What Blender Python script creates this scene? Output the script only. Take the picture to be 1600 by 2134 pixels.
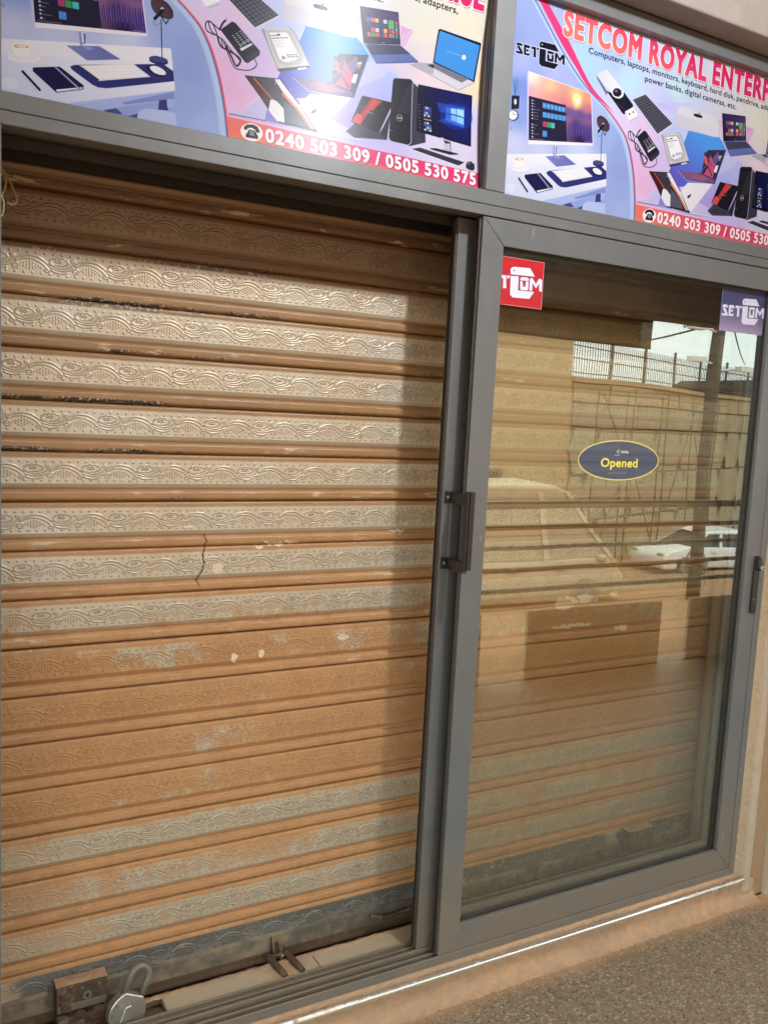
import bpy, bmesh, math, random
import numpy as np
from mathutils import Vector, Matrix

for o in list(bpy.data.objects):
    bpy.data.objects.remove(o)
SC = bpy.context.scene
COL = SC.collection
R = math.radians
rnd = random.Random(7)

# ------------------------------------------------------------------ camera
cam = bpy.data.cameras.new('camera'); camo = bpy.data.objects.new('camera', cam); COL.objects.link(camo)
right = Vector((0.87639, -0.47892, 0.05074)); down = Vector((-0.01069, -0.12467, -0.99214)); fwd = Vector((0.48148, 0.86896, -0.11438))
camo.matrix_world = Matrix(((right.x, -down.x, -fwd.x, 0.0), (right.y, -down.y, -fwd.y, -1.85), (right.z, -down.z, -fwd.z, 1.61), (0, 0, 0, 1)))
cam.sensor_fit = 'VERTICAL'; cam.sensor_height = 24.0; cam.lens = 24.0 * 1802 / 2134
cam.clip_start = 0.02; cam.clip_end = 2000
SC.camera = camo
# ------------------------------------------------------------------ sky, sun, exposure
SUN_EL, SUN_AZ = R(62), R(-24)
w = bpy.data.worlds.new('World'); SC.world = w; w.use_nodes = True
nt = w.node_tree; nt.nodes.clear()
bg = nt.nodes.new('ShaderNodeBackground'); sky = nt.nodes.new('ShaderNodeTexSky'); wo = nt.nodes.new('ShaderNodeOutputWorld')
sky.sky_type = 'NISHITA'; sky.sun_disc = False; sky.sun_elevation = SUN_EL; sky.sun_rotation = SUN_AZ
sky.dust_density = 6.0; sky.air_density = 1.0; sky.ozone_density = 1.0
bg.inputs['Strength'].default_value = 0.15
hz = nt.nodes.new('ShaderNodeMix'); hz.data_type = 'RGBA'; hz.inputs[0].default_value = 0.75   # even, milky harmattan haze over the whole sky
hz.inputs[7].default_value = (21.0, 22.3, 21.4, 1)
nt.links.new(sky.outputs[0], hz.inputs[6]); nt.links.new(hz.outputs[2], bg.inputs[0]); nt.links.new(bg.outputs[0], wo.inputs[0])
sl = bpy.data.lights.new('sun', 'SUN'); sl.energy = 2.0; sl.angle = R(0.6); sl.color = (1.0, 0.93, 0.82)
so = bpy.data.objects.new('sun', sl); COL.objects.link(so)
sd = Vector((math.sin(SUN_AZ) * math.cos(SUN_EL), math.cos(SUN_AZ) * math.cos(SUN_EL), math.sin(SUN_EL)))
so.rotation_euler = (-sd).to_track_quat('-Z', 'Y').to_euler(); so.location = (0, 0, 30)
SC.view_settings.view_transform = 'Standard'; SC.view_settings.look = 'None'
SC.view_settings.gamma = 1.0; SC.view_settings.use_curve_mapping = False
SC.view_settings.exposure = 0.40
SC.render.engine = 'CYCLES'
cy = SC.cycles
cy.max_bounces = 10; cy.diffuse_bounces = 5; cy.glossy_bounces = 4; cy.transmission_bounces = 4; cy.transparent_max_bounces = 12
cy.sample_clamp_indirect = 6.0; cy.use_denoising = True; cy.caustics_reflective = False; cy.caustics_refractive = False

# ------------------------------------------------------------------ node helpers
class NT:
    def __init__(s, name):
        s.m = bpy.data.materials.new(name); s.m.use_nodes = True
        s.t = s.m.node_tree; s.t.nodes.clear()
        s.out = s.t.nodes.new('ShaderNodeOutputMaterial')
    def n(s, typ, **kw):
        nd = s.t.nodes.new(typ)
        for k, v in kw.items():
            setattr(nd, k, v)
        return nd
    def put(s, sock, v):
        if hasattr(v, 'is_output') or hasattr(v, 'links'):
            s.t.links.new(v, sock)
        else:
            sock.default_value = v
    def math(s, op, a, b=0.0, c=0.0, clamp=False):
        nd = s.n('ShaderNodeMath', operation=op); nd.use_clamp = clamp
        s.put(nd.inputs[0], a); s.put(nd.inputs[1], b)
        if len(nd.inputs) > 2: s.put(nd.inputs[2], c)
        return nd.outputs[0]
    def smooth(s, v, a, b, to0=0.0, to1=1.0):
        nd = s.n('ShaderNodeMapRange'); nd.interpolation_type = 'SMOOTHSTEP'
        s.put(nd.inputs[0], v); s.put(nd.inputs[1], a); s.put(nd.inputs[2], b); s.put(nd.inputs[3], to0); s.put(nd.inputs[4], to1)
        return nd.outputs[0]
    def mix(s, f, a, b, blend='MIX'):
        nd = s.n('ShaderNodeMix', data_type='RGBA', blend_type=blend)
        s.put(nd.inputs[0], f)
        s.put(nd.inputs[6], a if hasattr(a, 'links') else (*a, 1)); s.put(nd.inputs[7], b if hasattr(b, 'links') else (*b, 1))
        return nd.outputs[2]
    def noise(s, vec, scale, detail=3.0, rough=0.55, stretch=None):
        if stretch:
            mp = s.n('ShaderNodeMapping'); s.put(mp.inputs[0], vec); mp.inputs[3].default_value = stretch; vec = mp.outputs[0]
        nd = s.n('ShaderNodeTexNoise'); s.put(nd.inputs['Vector'], vec)
        nd.inputs['Scale'].default_value = scale; nd.inputs['Detail'].default_value = detail; nd.inputs['Roughness'].default_value = rough
        return nd.outputs[0]
    def voro(s, vec, scale, feature='F1', out=0):
        nd = s.n('ShaderNodeTexVoronoi', feature=feature); s.put(nd.inputs['Vector'], vec); nd.inputs['Scale'].default_value = scale
        return nd.outputs[out]
    def ramp(s, f, stops):
        nd = s.n('ShaderNodeValToRGB'); cr = nd.color_ramp
        while len(cr.elements) < len(stops): cr.elements.new(0.5)
        for e, (p, c) in zip(cr.elements, stops):
            e.position = p; e.color = (*c, 1) if not isinstance(c, float) else (c, c, c, 1)
        s.put(nd.inputs[0], f)
        return nd.outputs[0]
    def pos(s):
        return s.n('ShaderNodeNewGeometry').outputs['Position']
    def sep(s, v):
        nd = s.n('ShaderNodeSeparateXYZ'); s.put(nd.inputs[0], v); return nd.outputs
    def bump(s, h, dist, strength=1.0):
        nd = s.n('ShaderNodeBump'); nd.inputs['Distance'].default_value = dist; nd.inputs['Strength'].default_value = strength
        s.put(nd.inputs['Height'], h); return nd.outputs[0]
    def bsdf(s, color, rough=0.6, metal=0.0, normal=None, coat=0.0, spec=None, emit=None, estr=0.0):
        b = s.n('ShaderNodeBsdfPrincipled')
        s.put(b.inputs['Base Color'], color if hasattr(color, 'links') else (*color, 1))
        s.put(b.inputs['Roughness'], rough); s.put(b.inputs['Metallic'], metal)
        b.inputs['Coat Weight'].default_value = coat
        if spec is not None: b.inputs['Specular IOR Level'].default_value = spec
        if normal is not None: s.put(b.inputs['Normal'], normal)
        if emit is not None:
            s.put(b.inputs['Emission Color'], emit if hasattr(emit, 'links') else (*emit, 1)); b.inputs['Emission Strength'].default_value = estr
        s.t.links.new(b.outputs[0], s.out.inputs[0])
        return b

def plain(name, color, rough=0.6, metal=0.0, var=0.15, scale=30.0, bump=0.0, dust=0.0, dustcol=(0.36, 0.19, 0.085)):
    s = NT(name); p = s.pos()
    n1 = s.noise(p, scale, 4.0); n2 = s.noise(p, scale * 0.13, 3.0)
    dk = tuple(c * (1 - var) for c in color); lt = tuple(min(1, c * (1 + var)) for c in color)
    c = s.mix(s.math('ADD', s.math('MULTIPLY', n1, 0.5), s.math('MULTIPLY', n2, 0.5)), dk, lt)
    r = rough
    if dust > 0:
        f = s.smooth(s.math('ADD', s.math('MULTIPLY', n1, 0.45), s.math('MULTIPLY', n2, 0.55)), 0.62 - dust * 0.35, 0.78 - dust * 0.2)
        c = s.mix(f, c, dustcol)
        r = s.math('ADD', s.math('MULTIPLY', f, 0.85 - rough), rough)
    nm = s.bump(n1, bump) if bump > 0 else None
    s.bsdf(c, r, metal, nm)
    return s.m

# ------------------------------------------------------------------ mesh helpers
def make(name, verts, faces, mat, parent=None, smooth=False, mats=None):
    me = bpy.data.meshes.new(name); me.from_pydata([tuple(v) for v in verts], [], faces); me.update()
    o = bpy.data.objects.new(name, me); COL.objects.link(o)
    if mat is not None: me.materials.append(mat)
    if smooth:
        me.polygons.foreach_set('use_smooth', [True] * len(me.polygons))
    if parent is not None: o.parent = parent
    return o
class MB:
    """collects shapes into one mesh"""
    def __init__(s): s.v = []; s.f = []; s.sm = []
    def add(s, v, f, sm=False):
        k = len(s.v); s.v += [tuple(p) for p in v]; s.f += [tuple(i + k for i in q) for q in f]; s.sm += [sm] * len(f); return s
    def box(s, x0, x1, y0, y1, z0, z1):
        return s.add([(x0, y0, z0), (x1, y0, z0), (x1, y1, z0), (x0, y1, z0), (x0, y0, z1), (x1, y0, z1), (x1, y1, z1), (x0, y1, z1)],
                     [(0, 3, 2, 1), (4, 5, 6, 7), (0, 1, 5, 4), (1, 2, 6, 5), (2, 3, 7, 6), (3, 0, 4, 7)])
    def prism_y(s, poly, y0, y1):      # poly of (x, z), counter-clockwise seen from -y
        n = len(poly); v = [(x, y0, z) for x, z in poly] + [(x, y1, z) for x, z in poly]
        f = [tuple(range(n)), tuple(range(2 * n - 1, n - 1, -1))] + [(i, i + n, (i + 1) % n + n, (i + 1) % n) for i in range(n)]
        return s.add(v, f)
    def prism_x(s, poly, x0, x1):      # poly of (y, z)
        n = len(poly); v = [(x0, y, z) for y, z in poly] + [(x1, y, z) for y, z in poly]
        f = [tuple(range(n - 1, -1, -1)), tuple(range(n, 2 * n))] + [(i, (i + 1) % n, (i + 1) % n + n, i + n) for i in range(n)]
        return s.add(v, f)
    def tube(s, pts, r, seg=8, caps=True):
        pts = [Vector(p) for p in pts]; n = len(pts); v = []; f = []
        rs = r if isinstance(r, (list, tuple)) else [r] * n
        up = None
        for i, p in enumerate(pts):
            d = (pts[min(i + 1, n - 1)] - pts[max(i - 1, 0)]).normalized()
            if up is None:
                up = d.orthogonal().normalized()
            up = (up - d * up.dot(d)).normalized(); sd_ = d.cross(up)
            for k in range(seg):
                a = 2 * math.pi * k / seg
                v.append(p + (up * math.cos(a) + sd_ * math.sin(a)) * rs[i])
        for i in range(n - 1):
            for k in range(seg):
                f.append((i * seg + k, i * seg + (k + 1) % seg, (i + 1) * seg + (k + 1) % seg, (i + 1) * seg + k))
        s.add(v, f, True)
        if caps:
            k = len(s.v)
            s.f.append(tuple(k - len(v) + j for j in range(seg - 1, -1, -1))); s.f.append(tuple(k - seg + j for j in range(seg))); s.sm += [False, False]
        return s
    def disc(s, c, ax, r, th, seg=20):
        c = Vector(c); ax = Vector(ax).normalized()
        return s.tube([c, c + ax * th], r, seg)
    def build(s, name, mat, parent=None, bevel=0.0, segs=1):
        o = make(name, s.v, s.f, mat, parent)
        o.data.polygons.foreach_set('use_smooth', s.sm)
        if bevel > 0:
            bm = bmesh.new(); bm.from_mesh(o.data)
            es = [e for e in bm.edges if len(e.link_faces) == 2 and e.calc_face_angle(0) > 0.6]
            bmesh.ops.bevel(bm, geom=es, offset=bevel, segments=segs, affect='EDGES', profile=0.5, clamp_overlap=True)
            bm.to_mesh(o.data); bm.free(); o.data.update()
        return o
def smooth_path(p, n=5):
    p = [Vector(a) for a in p]; q = []
    for i in range(len(p) - 1):
        a, b, c, d = p[max(i - 1, 0)], p[i], p[i + 1], p[min(i + 2, len(p) - 1)]
        for k in range(n):
            t = k / n; q.append(0.5 * (2 * b + (c - a) * t + (2 * a - 5 * b + 4 * c - d) * t * t + (3 * b - a - 3 * c + d) * t ** 3))
    return q + [p[-1]]
def tag(o, label=None, cat=None, group=None, kind=None):
    if label: o['label'] = label
    if cat: o['category'] = cat
    if group: o['group'] = group
    if kind: o['kind'] = kind
    return o
def thing(name, label, cat, loc=(0, 0, 0), group=None):
    o = bpy.data.objects.new(name, None); COL.objects.link(o); o.location = loc; o.empty_display_size = 0.05
    return tag(o, label, cat, group)
def put(o, root):
    """parent a mesh built in world coordinates under a root, keeping it where it stands"""
    o.parent = root; o.matrix_parent_inverse = Matrix.Translation(-Vector(root.location)); return o

# ------------------------------------------------------------------ rasteriser for flat print
class Canvas:
    def __init__(s, wmm, hmm, ppm, bgcol=(255, 255, 255), alpha=1.0):
        s.k = ppm; s.W = int(round(wmm * ppm)); s.H = int(round(hmm * ppm))
        s.im = np.zeros((s.H, s.W, 4), np.float32); s.im[:, :, :3] = np.array(bgcol) / 255.0; s.im[:, :, 3] = alpha
    def cover(s, E):
        """coverage of an even-odd edge set E (n,4) in pixels -> (y0, x0, array)"""
        x0 = max(0, int(math.floor(min(E[:, 0].min(), E[:, 2].min())))); x1 = min(s.W, int(math.ceil(max(E[:, 0].max(), E[:, 2].max()))) + 1)
        y0 = max(0, int(math.floor(min(E[:, 1].min(), E[:, 3].min())))); y1 = min(s.H, int(math.ceil(max(E[:, 1].max(), E[:, 3].max()))) + 1)
        if x1 <= x0 or y1 <= y0: return None
        SS = 4; out = np.zeros((y1 - y0, x1 - x0), np.float32); Wd = x1 - x0; cols = np.arange(Wd)
        ya = np.minimum(E[:, 1], E[:, 3]); yb = np.maximum(E[:, 1], E[:, 3]); dy = E[:, 3] - E[:, 1]
        for j in range((y1 - y0) * SS):
            yy = y0 + (j + 0.5) / SS
            m = (ya <= yy) & (yb > yy)
            if not m.any(): continue
            xs = np.sort(E[m, 0] + (yy - E[m, 1]) / dy[m] * (E[m, 2] - E[m, 0])) - x0
            row = out[j // SS]
            for q in range(0, len(xs) - 1, 2):
                a = max(0.0, xs[q]); b = min(float(Wd), xs[q + 1])
                if b <= a: continue
                ia = int(a); ib = min(int(b), Wd - 1)
                if ia == ib: row[ia] += (b - a) / SS
                else:
                    row[ia] += (ia + 1 - a) / SS; row[ib] += (b - ib) / SS
                    if ib > ia + 1: row[ia + 1:ib] += 1.0 / SS
        return y0, x0, np.clip(out, 0, 1)
    def edges(s, pts):
        p = np.array(pts, np.float64) * s.k; q = np.roll(p, -1, 0); return np.hstack([p, q])
    def paint(s, cv, col, a=1.0, setalpha=None):
        if cv is None: return
        y0, x0, c = cv; h, w_ = c.shape; t = s.im[y0:y0 + h, x0:x0 + w_]
        c = (c * a)[:, :, None]
        t[:, :, :3] = t[:, :, :3] * (1 - c) + (np.asarray(col, np.float32) / 255.0) * c
        if setalpha is not None: t[:, :, 3:] = t[:, :, 3:] * (1 - c) + setalpha * c
    def grid(s, cv):
        y0, x0, c = cv; return np.meshgrid((x0 + np.arange(c.shape[1]) + .5) / s.k, (y0 + np.arange(c.shape[0]) + .5) / s.k)
    def poly(s, pts, col, a=1.0, setalpha=None): s.paint(s.cover(s.edges(pts)), col, a, setalpha)
    def grad(s, E, c0, p0, c1, p1, a=1.0):
        cv = s.cover(E)
        if cv is None: return
        X, Y = s.grid(cv); d = np.array(p1, float) - np.array(p0, float)
        t = np.clip(((X - p0[0]) * d[0] + (Y - p0[1]) * d[1]) / (d @ d), 0, 1)[:, :, None]
        s.paint(cv, np.array(c0) * (1 - t) + np.array(c1) * t, a)
    def idw(s, pts, an):
        cv = s.cover(s.edges(pts)); X, Y = s.grid(cv)
        num = np.zeros(X.shape + (3,)); den = np.zeros(X.shape)
        for ax, ay, c in an:
            wgt = 1.0 / ((X - ax) ** 2 + (Y - ay) ** 2 + 60.0) ** 1.25
            num += wgt[:, :, None] * np.array(c, float); den += wgt
        s.paint(cv, num / den[:, :, None])
    def linecover(s, segs, wd):
        r = wd * s.k / 2; M = {}
        segs = [(np.array(p, float) * s.k, np.array(q, float) * s.k) for p, q in segs]
        x0 = max(0, int(min(min(p[0], q[0]) for p, q in segs) - r - 2)); x1 = min(s.W, int(max(max(p[0], q[0]) for p, q in segs) + r + 3))
        y0 = max(0, int(min(min(p[1], q[1]) for p, q in segs) - r - 2)); y1 = min(s.H, int(max(max(p[1], q[1]) for p, q in segs) + r + 3))
        if x1 <= x0 or y1 <= y0: return None
        out = np.zeros((y1 - y0, x1 - x0), np.float32)
        for p, q in segs:
            a0 = max(x0, int(min(p[0], q[0]) - r - 2)); a1 = min(x1, int(max(p[0], q[0]) + r + 3)); b0 = max(y0, int(min(p[1], q[1]) - r - 2)); b1 = min(y1, int(max(p[1], q[1]) + r + 3))
            if a1 <= a0 or b1 <= b0: continue
            X, Y = np.meshgrid(a0 + np.arange(a1 - a0) + .5, b0 + np.arange(b1 - b0) + .5)
            d = q - p; L = d @ d
            t = np.clip(((X - p[0]) * d[0] + (Y - p[1]) * d[1]) / L, 0, 1) if L > 1e-9 else 0 * X
            ds = np.hypot(X - p[0] - t * d[0], Y - p[1] - t * d[1])
            v = out[b0 - y0:b1 - y0, a0 - x0:a1 - x0]; np.maximum(v, np.clip(r + .5 - ds, 0, 1) * min(1, 2 * r + .2), out=v)
        return y0, x0, out
    def lines(s, segs, wd, col, a=1.0, setalpha=None): s.paint(s.linecover(segs, wd), col, a, setalpha)
    def polyline(s, pts, wd, col, a=1.0, setalpha=None): s.lines(list(zip(pts[:-1], pts[1:])), wd, col, a, setalpha)
    def image(s, name):
        im = bpy.data.images.new(name, s.W, s.H, alpha=True)
        im.pixels.foreach_set(np.ascontiguousarray(s.im[::-1]).ravel()); im.update(); return im

def glyphs(text, space):
    """a line of text from Blender's own font: outline edges (n,4) and filled polygons, baseline at 0, y down, cap height 1"""
    def outl(t):
        cu = bpy.data.curves.new('lettering', 'FONT'); cu.body = t; cu.size = 1.0; cu.resolution_u = 4; cu.space_word = 0.85; cu.space_character = space
        ob = bpy.data.objects.new('lettering', cu); COL.objects.link(ob)
        dg = bpy.context.evaluated_depsgraph_get(); me = bpy.data.meshes.new_from_object(ob.evaluated_get(dg))
        v = np.array([x.co[:] for x in me.vertices]); cnt = {}; polys = []
        for p in me.polygons:
            polys.append(np.array([(v[i][0], -v[i][1]) for i in p.vertices]))
            for e in p.edge_keys: cnt[e] = cnt.get(e, 0) + 1
        ed = [(v[a][0], -v[a][1], v[b][0], -v[b][1]) for (a, b), c in cnt.items() if c == 1]
        bpy.data.objects.remove(ob); bpy.data.curves.remove(cu); bpy.data.meshes.remove(me)
        return np.array(ed), polys
    h = outl('H')[0]; cap = -h[:, 1].min(); b0 = h[:, 1].max()
    E, P = outl(text); k = 1.0 / (cap + b0)
    E[:, [1, 3]] -= b0
    for p in P: p[:, 1] -= b0
    return E * k, [p * k for p in P]
def fit(EP, x0, x1, base, cap):
    E, P = EP
    lo = min(E[:, 0].min(), E[:, 2].min()); hi = max(E[:, 0].max(), E[:, 2].max()); k = (x1 - x0) / (hi - lo)
    F = E.copy(); F[:, [0, 2]] = x0 + (F[:, [0, 2]] - lo) * k; F[:, [1, 3]] = base + F[:, [1, 3]] * cap
    Q = [np.stack([x0 + (p[:, 0] - lo) * k, base + p[:, 1] * cap], 1) for p in P]
    return F, Q
def textcover(cv, EQ, bold):
    """coverage of a fitted line of text, its strokes fattened by bold mm"""
    E, Q = EQ
    cs = [cv.cover(cv.edges(p)) for p in Q]; cs = [c for c in cs if c is not None]
    ln = cv.linecover([((e[0], e[1]), (e[2], e[3])) for e in E], bold)
    y0, x0, out = ln; acc = np.zeros_like(out); y1 = y0 + out.shape[0]; x1 = x0 + out.shape[1]
    for a, b, m in cs:
        a0 = max(a, y0); b0 = max(b, x0); a1 = min(a + m.shape[0], y1); b1 = min(b + m.shape[1], x1)
        if a1 > a0 and b1 > b0: acc[a0 - y0:a1 - y0, b0 - x0:b1 - x0] += m[a0 - a:a1 - a, b0 - b:b1 - b]
    return y0, x0, np.maximum(out, np.clip(acc, 0, 1))

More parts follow.
